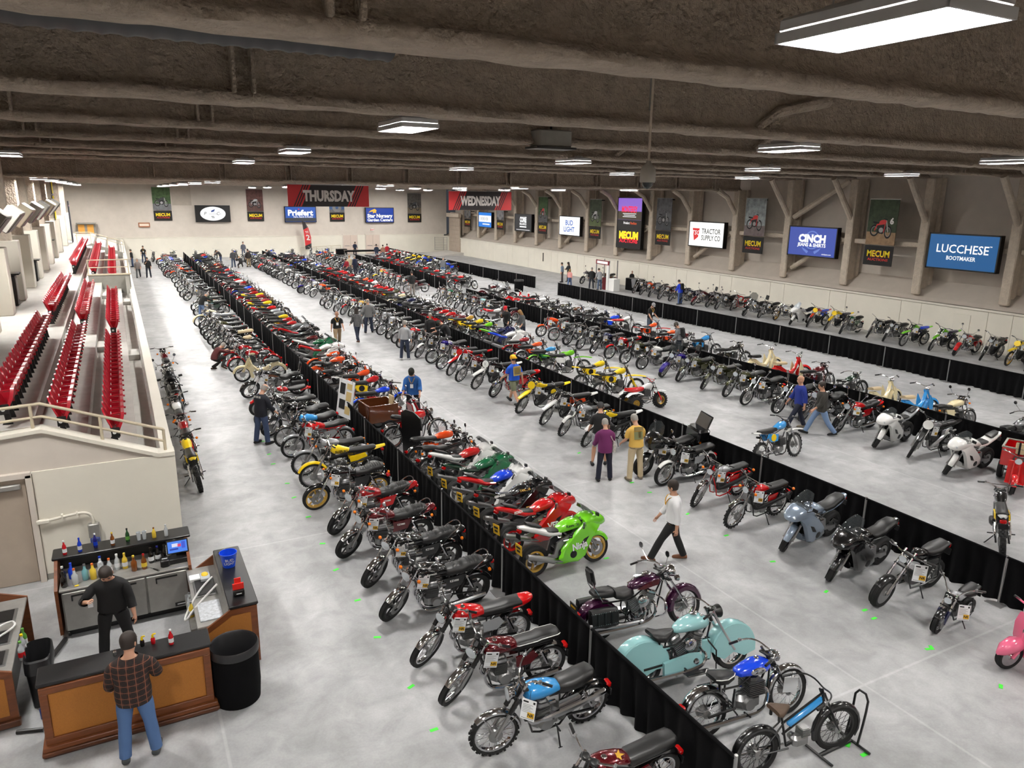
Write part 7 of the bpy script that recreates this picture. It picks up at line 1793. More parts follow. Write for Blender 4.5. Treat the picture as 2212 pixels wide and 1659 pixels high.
L1 = [
 (6.2, 'brits', 'maroon', {'fender': 'frame_black'}, 'dark red twin with a gold star on its tank, nearest the drape end', {'x': 3.85}),
 ((1065, 1628), 'scr', 'sky', {'paint2': 'chrome'}, 'blue-tanked chrome scrambler with knobby tyres and high twin pipes', {'steer': -8}),
 ((975, 1512), 'brit', 'maroon', None, 'dark red twin with a white-piped seat, beside the blue-tanked scrambler', {'steer': 34}),
 ((915, 1432), 'cafe', 'red', {'paint2': 'silver'}, 'bright red twin with a red tail cowl and silver side panels', {'steer': 32}),
 ((845, 1335), 'ujm', 'black', None, 'black four-cylinder with ribbed seat, next to the red-cowled twin', {'steer': 34}),
 ((803, 1264), 'ujm', 'black', None, 'black four-cylinder with ribbed seat, between a black and a maroon one', {'steer': 34}),
 ((750, 1202), 'ujm', 'maroon', None, 'maroon four-cylinder with a maroon tail cowl', {'steer': 32}),
 ((728, 1152), 'ujm', 'dkred', {'paint2': 'red'}, 'dark red four-cylinder with a bright red tail cowl', {'steer': 32}),
 ((683, 1100), 'ujmx', 'black', {'rim': 'gold', 'seat': 'seat_black'}, 'black four-cylinder with a black front fender, by the yellow off-roader', {'steer': 8}),
 ((690, 1053), 'end', 'yellow', {'plate2': 'yellow', 'paint2': 'yellow', 'fender': 'yellow'}, 'yellow vintage off-roader with yellow fenders and black seat', {'steer': -4, 'tag': 0}),
 ((660, 1027), 'trail', 'silver', {'fender': 'silver', 'paint2': 'silver'}, 'silver-tanked trail bike behind the yellow off-roader', {'steer': 0, 'tag': 0}),
 ((636, 988), 'brits', 'red', {'fender': 'silver', 'frame': 'red', 'paint2': 'silver', 'slider': 'red'}, 'red-framed classic with silver fenders and side panels', {'steer': 2}),
 ((627, 966), 'scr', 'sky', {'slider': 'sky', 'paint2': 'navy'}, 'metallic blue and white tanked scrambler beside the man in black', {'steer': 0, 'tag': 0}),
 ((584, 942), 'crun', 'black', None, 'low black cruiser hidden behind the bald man in a dark jacket', {'steer': 24, 'tag': 0}),
 ((571, 922), 'brits', 'black', None, None, {'steer': 20, 'tag': 0}),
 ((558, 898), 'chop', 'red', {'fender': 'red'}, 'small red chopper with an orange headlamp and cast wheel', {'steer': 6, 'tag': 0, 's': 1.2}),
 ((540, 860), 'cru', 'black', {'paint2': 'brown'}, 'black cruiser with flame stripes and long saddlebags', {'steer': 24, 'tag': 1}),
 ((526, 825), 'moped', 'cream', {'paint2': 'cream'}, 'cream step-through moped with a spoked front wheel', {'steer': 0, 'tag': 0, 's': 1.15}),
 ((512, 806), 'vint', 'dkred', {'fender': 'dkred', 'tankside': 'cream'}, None, {'steer': 6, 'tag': 0}),
 ((498, 794), 'vint', 'dkred', {'fender': 'dkred'}, None, {'steer': 10, 'tag': 0}),
 ((489, 781), 'vint', 'black', {'fender': 'frame_black'}), ((479, 769), 'vint', 'black', {'seat': 'seat_cream', 'fender': 'frame_black'}), ((470, 757), 'brits', 'black', {'seat': 'seat_cream'}), ((461, 746), 'brits', 'silver'), ((453, 736), 'brits', 'olive'),
 ((446, 727), 'brits', 'black'), ((441, 714), 'brit', 'silver', {'seat': 'grey'}), ((432, 706), 'vint', 'cream', {'fender': 'cream'}), ((428, 683), 'brits', 'darkgreen'), ((423, 673), 'brits', 'teal', {'paint': 'darkgreen'}),
 ((405, 650), 'crun', 'black'), ((396, 643), 'brits', 'grey'), ((390, 632), 'brits', 'silver'), ((384, 622), 'brits', 'black'), ((379, 612), 'ujms', 'black'), ((373, 603), 'trail', 'orange', {'fender': 'orange'}),
]
R1 = [
 ((1771, 1630), 'board', 'sky', None, 'spindly black autocycle with a blue cylindrical tank and brown saddle', {'steer': -6, 'lean': -3, 's': 1.0, 'h': -6}),
 ((1668, 1552), 'vint', 'blue', {'tankside': 'chrome', 'pipe': 'chrome'}, 'bright blue-tanked chrome single with a white-piped saddle', {'steer': 2, 'h': -6}),
 ((1578, 1442), 'ind', 'teal', None, 'pale teal motorcycle with deep skirted fenders', {'steer': 4, 'h': -8}),
 ((1478, 1347), 'cru', 'purple', {'paint2': 'maroon'}, 'dark purple cruiser with studded saddlebags and a backrest', {'steer': 8, 'h': -8}),
 ((1285, 1212), 'sport', 'lime', {'paint2': 'lime', 'rim': 'gold', 'tail': 'white'}, 'bright green fully faired sport bike with gold wheels', {'steer': 2, 'h': 0, 'lean': -6}),
 (12.75, 'sport', 'red', {'paint2': 'red', 'rim': 'red'}, 'red sport bike with red spoked wheels, behind the bright green one', {'h': 3}),
 (13.75, 'sport', 'black', {'paint2': 'black', 'rim': 'engine_dark'}, 'black faired sport bike with thin gold lines', {'h': 3}),
 (14.7, 'sport', 'white', {'paint2': 'red', 'tankp': 'blue', 'tail': 'red'}, 'sport bike with a blue tank over red and white panels', {'h': 4}),
 (15.6, 'sport', 'green', {'paint2': 'white', 'tail': 'darkgreen', 'rim': 'white'}, 'green and white sport bike with a dark green tail', {'h': 4}),
 (16.55, 'sport', 'white', {'paint2': 'navy', 'tankp': 'red', 'tail': 'white'}, 'red-tanked sport bike with a white tail', {'h': 4}),
 (17.4, 'ujms', 'black', None, 'black twin with a long flat seat, next to the orange bike', {'h': 4}), (18.2, 'brits', 'orange', {'paint2': 'orange'}, 'orange classic with tall handlebars behind the black standee', {'h': 2}),
 (20.3, 'scr', 'red', {'paint2': 'red', 'fender': 'chrome'}, 'red scrambler with spoked wheels in front of the brown cargo box', {'h': 4, 'steer': 8}),
 (22.0, 'trike', 'dkred', {'box': 'brown', 'boxrim': 'brown', 'seat': 'brown'}, 'red cargo trike with an open brown box by the easel', {'h': 4, 'x': 8.3, 'lean': 0}),
 (23.6, 'trail', 'blue', {'fender': 'blue', 'paint2': 'red', 'pipe': 'alu'}, 'blue and pink trials bike behind the brown cargo box', {'h': 3}), (24.7, 'mxn', 'red', {'pipe': 'alu', 'paint2': 'yellow', 'fender': 'chrome'}, 'red off-roader with a yellow side panel and fat knobby tyres', {'h': 3}), (25.8, 'mxn', 'orange', {'fender': 'white'}, 'orange-tanked motocross bike with white fenders', {'h': 3}),
 (27.4, 'crun', 'black', None, 'long black cruiser with chrome twin cylinders', {'h': 3}), (29.0, 'crun', 'orange', None, 'orange cruiser next to the long black cruiser', {'h': 3}), (30.3, 'vint', 'orange', {'fender': 'orange'}, 'orange vintage single behind the orange cruiser', {'h': 3}),
 (31.6, 'sport', 'white', {'paint2': 'red'}, 'white and red sport bike with a white front', {'h': 3}), (32.8, 'sport', 'green', {'paint2': 'white'}), (34.0, 'brits', 'maroon', {'seat': 'seat_black'}), (35.1, 'ujms', 'black'), (36.2, 'sport', 'black', {'paint2': 'red'}), (37.4, 'sportt', 'grey'), (38.5, 'trail', 'red', {'fender': 'red'}), (39.6, 'trail', 'red', {'fender': 'white'}),
 (40.7, 'trail', 'yellow', {'paint2': 'yellow'}), (41.9, 'ujms', 'grey'), (43.0, 'cafe', 'silver', {'seat': 'seat_black'}), (44.3, 'cafe', 'red', {'paint2': 'red'}),
]
L2 = [
 ((2020, 1365), 'mini', 'silver', None, 'tiny minibike with a number plate and blue fork', {'steer': 6, 'h': 4, 'lean': -5}),
 ((1895, 1307), 'chop', 'black', None, 'black mini chopper with a disc front wheel', {'steer': 4, 'h': 2, 's': 1.25}),
 ((1790, 1252), 'sportt', 'black', {'paint2': 'black'}, 'black fully faired tourer with a red tank line', {'steer': 22, 'h': 4}),
 ((1690, 1189), 'sportt', 'steelblue', {'paint2': 'steelblue'}, 'pale blue-grey fully faired tourer', {'steer': 22, 'h': 6}),
 ((1580, 1140), 'trail', 'red', {'paint2': 'red'}, 'red trail bike with orange indicators and black seat', {'steer': 4, 'h': 4}),
 ((1500, 1094), 'trail', 'silver', {'paint2': 'red', 'frame': 'red'}, 'silver and red trials bike with a tall seat', {'steer': 20, 'h': 6}),
 ((1435, 1047), 'brits', 'black', {'fender': 'white', 'paint2': 'silver'}, 'black classic with white fenders and silver side panel', {'steer': 4, 'h': 4}),
 (15.2, 'tour', 'black', None, 'large black touring motorcycle with an open top box behind the yellow T-shirt', {'steer': 4, 'h': 0, 'x': 12.1}),
 ((1264, 965), 'mx', 'yellow', {'fender': 'white', 'paint2': 'black', 'plate': 'white_plastic'}, 'yellow-tanked off-roader behind the man in a black cap', {'steer': 30}),
 ((1214, 942), 'trail', 'silver', {'fender': 'white', 'pipe': 'chrome'}, 'chrome-tanked trail bike with a narrow white front fender', {'steer': 30}),
 ((1174, 918), 'mxn', 'black', {'fender': 'white', 'paint2': 'orange'}, 'black off-roader with white fenders and an orange side panel', {'steer': 34}),
 ((1122, 893), 'mx', 'yellow', {'paint2': 'black', 'plate2': 'yellow'}, 'yellow motocross bike with a round yellow number plate', {'steer': 32}),
 ((1066, 858), 'cafe', 'red', {'frame': 'red', 'paint2': 'red'}, 'red-framed cafe racer behind the man in a blue T-shirt', {'steer': 32}),
 ((1027, 841), 'mx', 'black', {'fender': 'white', 'plate': 'white_plastic'}, 'black off-roader with a round white number plate', {'steer': 32}),
 ((993, 825), 'trail', 'maroon', {'fender': 'grey', 'slider': 'maroon'}), ((972, 812), 'mx', 'red', {'plate': 'red', 'paint2': 'red'}, 'red motocross bike with a round red number plate', {'steer': 32}), ((953, 798), 'trail', 'maroon'), ((932, 785), 'ujms', 'violet', None, None, {'steer': 6}), ((903, 773), 'trail', 'black', {'fender': 'white'}), ((882, 762), 'brits', 'black'),
 ((866, 752), 'brits', 'red'), ((855, 742), 'brits', 'black', {'fender': 'alu'}), ((840, 733), 'ujms', 'black'), ((823, 724), 'brits', 'silver'), ((808, 714), 'ujms', 'silver'), ((793, 703), 'brits', 'black'), ((776, 692), 'brits', 'silver'),
 ((758, 685), 'trail', 'gold'), ((741, 681), 'trail', 'dkred', {'fender': 'dkred'}), ((726, 675), 'trail', 'white', {'fender': 'silver'}), ((708, 668), 'brits', 'black'), ((697, 661), 'brits', 'black'), ((676, 643), 'trail', 'orange', {'fender': 'white'}), ((662, 637), 'trail', 'white', {'fender': 'white'}), ((649, 634), 'chop', 'violet', {'fender': 'violet'}, None, {'s': 1.3}), ((637, 624), 'brits', 'maroon'),
 ((626, 618), 'brits', 'silver'), ((617, 613), 'ujms', 'black'), ((606, 606), 'trail', 'white', {'fender': 'white'}),
]
R2 = [
 ((1712, 987), 'mxn', 'sky', {'fender': 'white', 'paint2': 'sky', 'plate2': 'yellow', 'slider': 'alu'}, 'sky blue off-roader with white fenders and a yellow side disc', {'steer': 4, 'h': 6, 'x': 17.2}),
 (20.4, 'atc', 'white', {'paint2': 'white'}, 'small white and red three-wheeler with gold hubs', {'steer': 4, 'h': -10, 'x': 16.9}),
 (22.0, 'mxn', 'yellow', {'slider': 'yellow', 'paint2': 'yellow'}, 'yellow motocross bike with black seat, nearest the three-wheeler', {'h': -6}), (23.4, 'mxn', 'yellow', {'paint2': 'yellow', 'plate2': 'black'}, 'yellow motocross bike, second from the three-wheeler', {'h': -4}),
 (25.6, 'mxn', 'lime', {'plate2': 'white_plastic', 'paint2': 'white'}, 'bright green and white motocross bike beyond the second drape', {'h': -6}), (27.2, 'trail', 'sky', {'fender': 'lime', 'paint2': 'green'}), (28.4, 'trail', 'orange', {'fender': 'white'}), (29.6, 'trail', 'dkred', {'fender': 'dkred'}),
 (31.0, 'sport', 'white', {'paint2': 'blue'}, 'white and blue sport bike beyond the second drape', {'h': -4}), (32.2, 'sport', 'navy', {'paint2': 'lime'}), (33.4, 'mxn', 'lime', {'paint2': 'black', 'fender': 'black'}), (34.5, 'mxn', 'yellow', {'paint2': 'yellow'}), (35.7, 'mxn', 'gold', {'fender': 'yellow', 'paint2': 'yellow'}), (36.8, 'brits', 'maroon'), (38.0, 'crun', 'red'), (39.0, 'crun', 'red'),
 (40.0, 'crun', 'maroon'), (41.1, 'crun', 'black'), (42.2, 'ujms', 'black'), (43.3, 'crun', 'black'), (44.4, 'crun', 'navy'), (45.5, 'ujms', 'black'), (46.6, 'trail', 'cream', {'fender': 'cream', 'paint2': 'cream'}), (47.7, 'mxn', 'olive'), (48.8, 'mxn', 'red', {'plate2': 'yellow', 'paint2': 'red'}), (49.9, 'mxn', 'red', {'fender': 'white'}), (51.2, 'trail', 'red', {'fender': 'orange'}),
]
L3 = [
 (9.9, 'trike', 'red', {'box': 'red'}, 'red cargo trike with a cream-striped backrest', {'steer': 10, 'lean': 0, 's': 1.0, 'h': 22, 'x': 20.05}),
 ((2039, 1024), 'sport', 'white', {'paint2': 'white', 'frame': 'silver'}, 'white sport bike with twin round headlamps beside the red trike', {'steer': 30}), ((1961, 988), 'mx', 'silver', {'fender': 'frame_black', 'plate': 'white_plastic', 'plate2': 'white_plastic', 'pipe': 'alu'}, 'grey off-roader with a white plate between two white sport bikes', {'steer': 30}),
 ((1886, 966), 'sport', 'white', {'paint2': 'silver'}, 'white and silver sport bike, the farther of the two white ones', {'steer': 30}), ((1811, 934), 'ujm', 'red', {'paint2': 'dkred'}, 'red four-cylinder standing beyond the two strolling men', {'steer': 10}),
 ((1745, 908), 'crun', 'black', None, 'black cruiser half hidden by the two strolling men', {'steer': 20}), ((1678, 893), 'ujms', 'black', None, 'black four-cylinder with chrome headers left of the bald man', {'steer': 8}), ((1608, 875), 'ujms', 'black', {'rim': 'white_plastic'}, 'glossy black motorcycle with a whitewall front tyre', {'steer': 10}),
 ((1570, 857), 'brits', 'olive', {'fender': 'olive', 'frame': 'olive'}), ((1518, 841), 'brits', 'olive', {'fender': 'olive', 'frame': 'olive'}), ((1465, 824), 'brits', 'olive', {'fender': 'olive', 'frame': 'olive'}), ((1428, 815), 'crua', 'violet', {'paint2': 'violet'}, 'dark violet custom cruiser with long chrome forks', {'steer': 26}),
 ((1385, 798), 'ujms', 'white', {'paint2': 'white', 'fender': 'navy'}, 'white and navy police-style motorcycle with a windscreen', {'steer': 4}), ((1351, 786), 'brits', 'olive', {'fender': 'frame_black'}, None, {'steer': 4}), ((1317, 775), 'cafe', 'red', {'paint2': 'red', 'fender': 'red'}, 'red sporty single with chrome spoked wheels', {'steer': 4}), ((1279, 764), 'brit', 'navy'), ((1256, 754), 'brits', 'black'), ((1226, 745), 'crun', 'black', None, None, {'steer': 20}),
 ((1198, 736), 'trail', 'grey', {'fender': 'grey'}, None, {'steer': 2}), ((1172, 727), 'ujmx', 'orange', {'paint2': 'orange', 'fender': 'chrome', 'frame': 'red'}, None, {'steer': 2}),
 (38.0, 'mini', 'white', {'paint': 'white', 'fender': 'white', 'seat': 'paint_red'}, 'small white and red pit bike behind the long-haired woman', {'s': 1.5, 'h': 150}), (39.4, 'moped', 'maroon', None, 'maroon moped behind the man in a red cap', {'h': 4}), ((1049, 684), 'brits', 'black', {'fender': 'chrome'}, None, {'steer': 2}), ((1037, 678), 'trail', 'teal'), ((1021, 672), 'brits', 'maroon'), ((995, 667), 'trail', 'black'), ((977, 662), 'trail', 'olive', {'fender': 'olive'}), ((964, 656), 'trail', 'green'), ((946, 652), 'scr', 'brown', {'fender': 'alu'}),
 ((906, 632), 'scr', 'maroon', {'fender': 'silver'}, None, {'steer': 0}), ((879, 625), 'brits', 'black'), ((866, 621), 'brits', 'red'), ((857, 616), 'trail', 'maroon'), ((848, 612), 'trail', 'red'), ((840, 609), 'trail', 'yellow', {'fender': 'yellow'}),
]
R3 = [(7.0, 'brits', 'black'), (9.2, 'vint', 'olive', {'fender': 'olive'}, 'olive vintage motorcycle at the near end beyond the third drape', {'s': 1.1}), (11.7, 'crun', 'grey', None, 'grey-tanked cruiser seen over the third drape'), (13.9, 'ujms', 'cream', {'screen': 'glass_smoke'}, 'cream and black motorcycle with a tall clear windscreen'),
      (15.2, 'moped', 'sky', {'paint2': 'sky', 'seat': 'seat_cream'}, 'light blue step-through moped seen over the third drape', {'s': 1.2}), (16.6, 'moped', 'cream', {'paint2': 'cream', 'seat': 'seat_cream'}, 'cream step-through moped seen over the third drape', {'s': 1.2}), (18.0, 'vint', 'darkgreen', {'fender': 'frame_black'}, 'dark green vintage motorcycle seen over the third drape'),
      (19.5, 'brits', 'maroon', {'frame': 'maroon', 'slider': 'maroon'}, 'maroon and cream tanked motorcycle behind the bald man'), (20.8, 'moped', 'red', {'paint2': 'cream', 'seat': 'seat_cream'}, 'red step-through moped with cream shields', {'s': 1.25}), (22.3, 'moped', 'cream', {'paint2': 'cream'}, 'large cream step-through motorcycle with a black seat', {'s': 1.3}), (24.1, 'brits', 'black'), (26.0, 'mxn', 'sky', {'fender': 'white', 'paint2': 'sky'}), (27.2, 'chop', 'maroon', None, None, {'s': 1.3}), (28.4, 'trail', 'orange', {'fender': 'orange'}), (29.9, 'mxn', 'orange', {'fender': 'red'}), (32.2, 'mxn', 'white', {'seat': 'paint_red', 'fender': 'white'}),
      (33.4, 'ujms', 'blue'), (34.6, 'brits', 'black'), (35.8, 'crun', 'black'), (37.2, 'vint', 'brown'), (38.6, 'vint', 'olive', {'fender': 'olive'}), (40.0, 'vint', 'black'), (41.4, 'brits', 'white'), (42.7, 'brits', 'black'), (44.0, 'moped', 'red', {'paint2': 'red'}), (45.2, 'moped', 'red', {'paint2': 'white'}), (46.8, 'crua', 'black'), (48.4, 'crun', 'maroon')]
ST = [((2212, 803), 'mx', 'yellow', {'fender': 'white'}), ((2174, 790), 'mx', 'yellow', {'paint2': 'black', 'rim': 'gold'}, 'yellow off-roader with a yellow headlight plate by the white wall', {'steer': 4}), ((2115, 779), 'end', 'black', {'fender': 'frame_black'}, 'black enduro bike by the white wall', {'steer': 26}), ((2059, 768), 'crun', 'red', None, 'small red and chrome cruiser by the white wall', {'steer': 20}), ((2007, 758), 'mxn', 'lime', {'paint2': 'navy', 'seat': 'paint_navy', 'pipe': 'engine_dark'}, 'bright green motocross bike with a dark blue seat, nearer one', {'steer': 22}), ((1947, 748), 'mxn', 'lime', {'paint2': 'navy', 'seat': 'paint_blue'}, 'bright green motocross bike with a blue seat, farther one', {'steer': 10}),
      ((1906, 738), 'brits', 'black', {'fender': 'white'}), ((1871, 730), 'brits', 'black'), ((1813, 722), 'ujms', 'green', {'slider': 'green'}), ((1781, 714), 'mx', 'yellow', {'paint2': 'navy', 'seat': 'paint_navy', 'plate': 'yellow'}, 'yellow and navy motocross bike on a stand by the white wall'), ((1742, 707), 'mx', 'red', {'paint2': 'blue', 'seat': 'paint_blue', 'plate': 'yellow'}, 'red and blue motocross bike with a yellow plate by the white wall'),
      ((1705, 702), 'sportt', 'white', {'paint2': 'white', 'screen': 'lens'}, 'white faired tourer with a tall windscreen by the white wall'), ((1673, 692), 'vint', 'silver', {'frame': 'alu', 'rim': 'gold'}), ((1638, 687), 'brits', 'black'), ((1605, 683), 'crua', 'black'), ((1578, 671), 'trail', 'red', {'fender': 'silver', 'frame': 'red'}), ((1553, 670), 'ujms', 'black'), ((1526, 664), 'crun', 'black'), ((1495, 660), 'cru', 'maroon'), ((1469, 656), 'brits', 'navy'), ((1446, 651), 'brits', 'black'), ((1423, 647), 'brits', 'maroon'), ((1401, 642), 'ujms', 'silver'), ((1383, 638), 'brits', 'orange'), ((1368, 634), 'trail', 'black')]
SH = {'L1': 0, 'R1': .3, 'L2': .2, 'R2': .2, 'L3': -.5}
def showroom():
    R = {}
    for row, lst in (('L1', L1), ('R1', R1), ('L2', L2), ('R2', R2), ('L3', L3), ('R3', R3), ('ST', ST)):
        for i, it in enumerate(lst): R[row, i] = place(row, i, it)
    # vespa-like scooter at the picture edge, far right off-roader seen from behind, wall-side bikes
    moto('scoot', 12.2, 5.6, 160, 'pink', 'pink scooter with a wide leg shield at the picture edge', 'scooters', {'paint2': 'pink'}, steer=6, lean=-4, scale=1.08)
    moto('end', 17.5, 8.75, 32, 'black', 'black enduro bike with a white rear fender, seen from behind', 'off-roaders beyond the second drape', {'fender': 'white', 'paint2': 'yellow'}, steer=-6)
    for k, (y, kd, c, ov, lb) in enumerate([(20.7, 'mxn', 'yellow', {'paint2': 'yellow'}, 'yellow off-road bike seen from behind against the seating wall'), (22.9, 'trail', 'dkred', {'fender': 'dkred'}, 'dark red off-road bike, second along the seating wall'), (25.1, 'trail', 'white', {'fender': 'yellow'}, 'white and yellow off-road bike, third along the seating wall'),
                                            (27.6, 'sportt', 'black', {'paint2': 'black'}, 'black faired motorcycle, fourth along the seating wall'), (30.2, 'crun', 'black', None, 'black cruiser, fifth along the seating wall'), (33.2, 'trail', 'maroon', {'fender': 'white'}, 'maroon off-road bike, sixth along the seating wall')]):
        moto(kd, 1.2+.02*k, y, 92, c, lb, 'bikes along the seating wall', ov, steer=-10 if k % 2 else 4)
    for k, (x, y, c) in enumerate(((35.6, 54.6, 'black'), (36.4, 53.0, 'brown'))): moto('crun' if k == 0 else 'ujms', x, y, 190, c, '%s motorcycle beside the white booth' % ('black custom' if k == 0 else 'brown standard'), 'bikes beside the booth', steer=16, lod=1)
    # bikes farther back: each still an object of its own
    rng = random.Random(3); kinds = ['brits', 'ujms', 'trail', 'brit', 'ujm', 'trail', 'scr', 'vint', 'crun', 'cafe']; cols = ['black', 'silver', 'maroon', 'red', 'black', 'white', 'navy', 'dkred', 'orange', 'black', 'blue', 'cream']
    def fill(row, y0, n, start, step=.98, kinds=kinds, cols=cols):
        desc, x, hd = ROWS[row]
        for j in range(n):
            y = y0+step*j+rng.uniform(-.1, .1); kd = rng.choice(kinds); c = rng.choice(cols)
            moto_low(kd, x+rng.uniform(-.15, .15)+SH[row], y, hd+rng.uniform(-6, 6), c, '%s %s, %s from the near end %s' % (CN.get(c, c), SN.get(kd, KINDS[kd][1]), nth(start+j+1), desc), GRP[row], {'fender': c} if kd == 'trail' else None)
    yl = max(m.location.y for m in MOTOS if m.get('group') == GRP['L1']); fill('L1', yl+1.0, 12, len(L1))
    yr = max(m.location.y for m in MOTOS if m.get('group') == GRP['R1']); fill('R1', yr+1.2, 17, len(R1), 1.0, cols=['red', 'maroon', 'black', 'red', 'dkred', 'blue', 'cream', 'black', 'white', 'yellow'])
    y2 = max(m.location.y for m in MOTOS if m.get('group') == GRP['L2']); fill('L2', y2+1.0, 13, len(L2), 1.0)
    y3 = max(m.location.y for m in MOTOS if m.get('group') == GRP['R2']); fill('R2', y3+1.2, 14, len(R2), 1.05, kinds=['mxn', 'trail', 'mxn', 'brits', 'crun'], cols=['red', 'orange', 'red', 'black', 'maroon', 'red', 'dkred', 'white'])
    y5 = max(m.location.y for m in MOTOS if m.get('group') == GRP['L3']); fill('L3', y5+1.1, 12, len(L3), 1.0)
    k = 0
    for (px, py, kd, c) in [(971, 590, 'ujms', 'blue'), (952, 587, 'trail', 'silver'), (942, 584, 'mxn', 'white'), (925, 578, 'end', 'blue'), (911, 575, 'mxn', 'yellow'), (901, 572, 'mxn', 'yellow'), (893, 569, 'mxn', 'white'), (884, 567, 'mxn', 'white'), (876, 564, 'mxn', 'red'), (868, 562, 'mxn', 'red'), (861, 560, 'mxn', 'white'), (854, 558, 'mxn', 'red')]:
        q = at(px, py); k += 1; moto_low(kd, 27.5, q.y, 180+rng.uniform(-6, 6), c, '%s %s, %s from the near end of the bikes before the white-wall drape' % (CN.get(c, c), SN.get(kd, KINDS[kd][1]), nth(k)), 'bikes before the white-wall drape')
    # the farthest rows, past three hundred in view
    J = MB(); keys = []
    def bake(kd, x, y, hd, c):
        me, ks, mb = low_mesh(kd); d = resolve(kd, c, {'fender': c} if kd in ('trail', 'mxn') else None); P = proto(kd); h = rad(hd); fx = P.foot[0]*BS
        t = MB(); t.v = mb.v; t.f = mb.f; t.m = mb.m
        M = Matrix.Translation((x-fx*cos(h), y-fx*sin(h), .0)) @ Matrix.Rotation(h, 4, 'Z') @ Matrix.Rotation(rad(-8), 4, 'X') @ Matrix.Scale(BS, 4)
        vv = [tuple(M @ Vector(v)) for v in t.v]; mp = []
        for kk in ks:
            q = d.get(kk, kk)
            if q not in keys: keys.append(q)
            mp.append(keys.index(q))
        o = len(J.v); J.v += vv; J.f += [tuple(i+o for i in f) for f in t.f]; J.m += [mp[i] for i in t.m]
    LK = ['brits', 'trail', 'vint', 'mxn']
    for row in ('L1', 'R1', 'L2', 'R2', 'L3'):
        y = max(m.location.y for m in MOTOS if m.get('group') == GRP[row])+1.1; desc, x, hd = ROWS[row]
        while y < 87: bake(rng.choice(LK), x+rng.uniform(-.15, .15)+SH[row], y, hd+rng.uniform(-6, 6), rng.choice(cols)); y += 1.25
    y = 54.5
    while y < 80: bake(rng.choice(LK), 25.3, y, rng.uniform(-6, 6), rng.choice(['black', 'red', 'maroon', 'silver'])); y += 1.3
    for k in range(9): bake('trail' if k % 2 else 'brits', 3.2+2.1*k+(2 if k > 4 else 0), 88.6, -90+rng.uniform(-15, 15), rng.choice(['black', 'blue', 'olive', 'silver']))
    o = link('distant_motorcycles', J.mesh('distant_motorcycles', [MATS[k] for k in keys], True, 60)); tag(o, 'tiny dark motorcycles filling the far ends of the rows near the far wall', 'motorcycles'); o['kind'] = 'stuff'
    return R
RB = showroom()
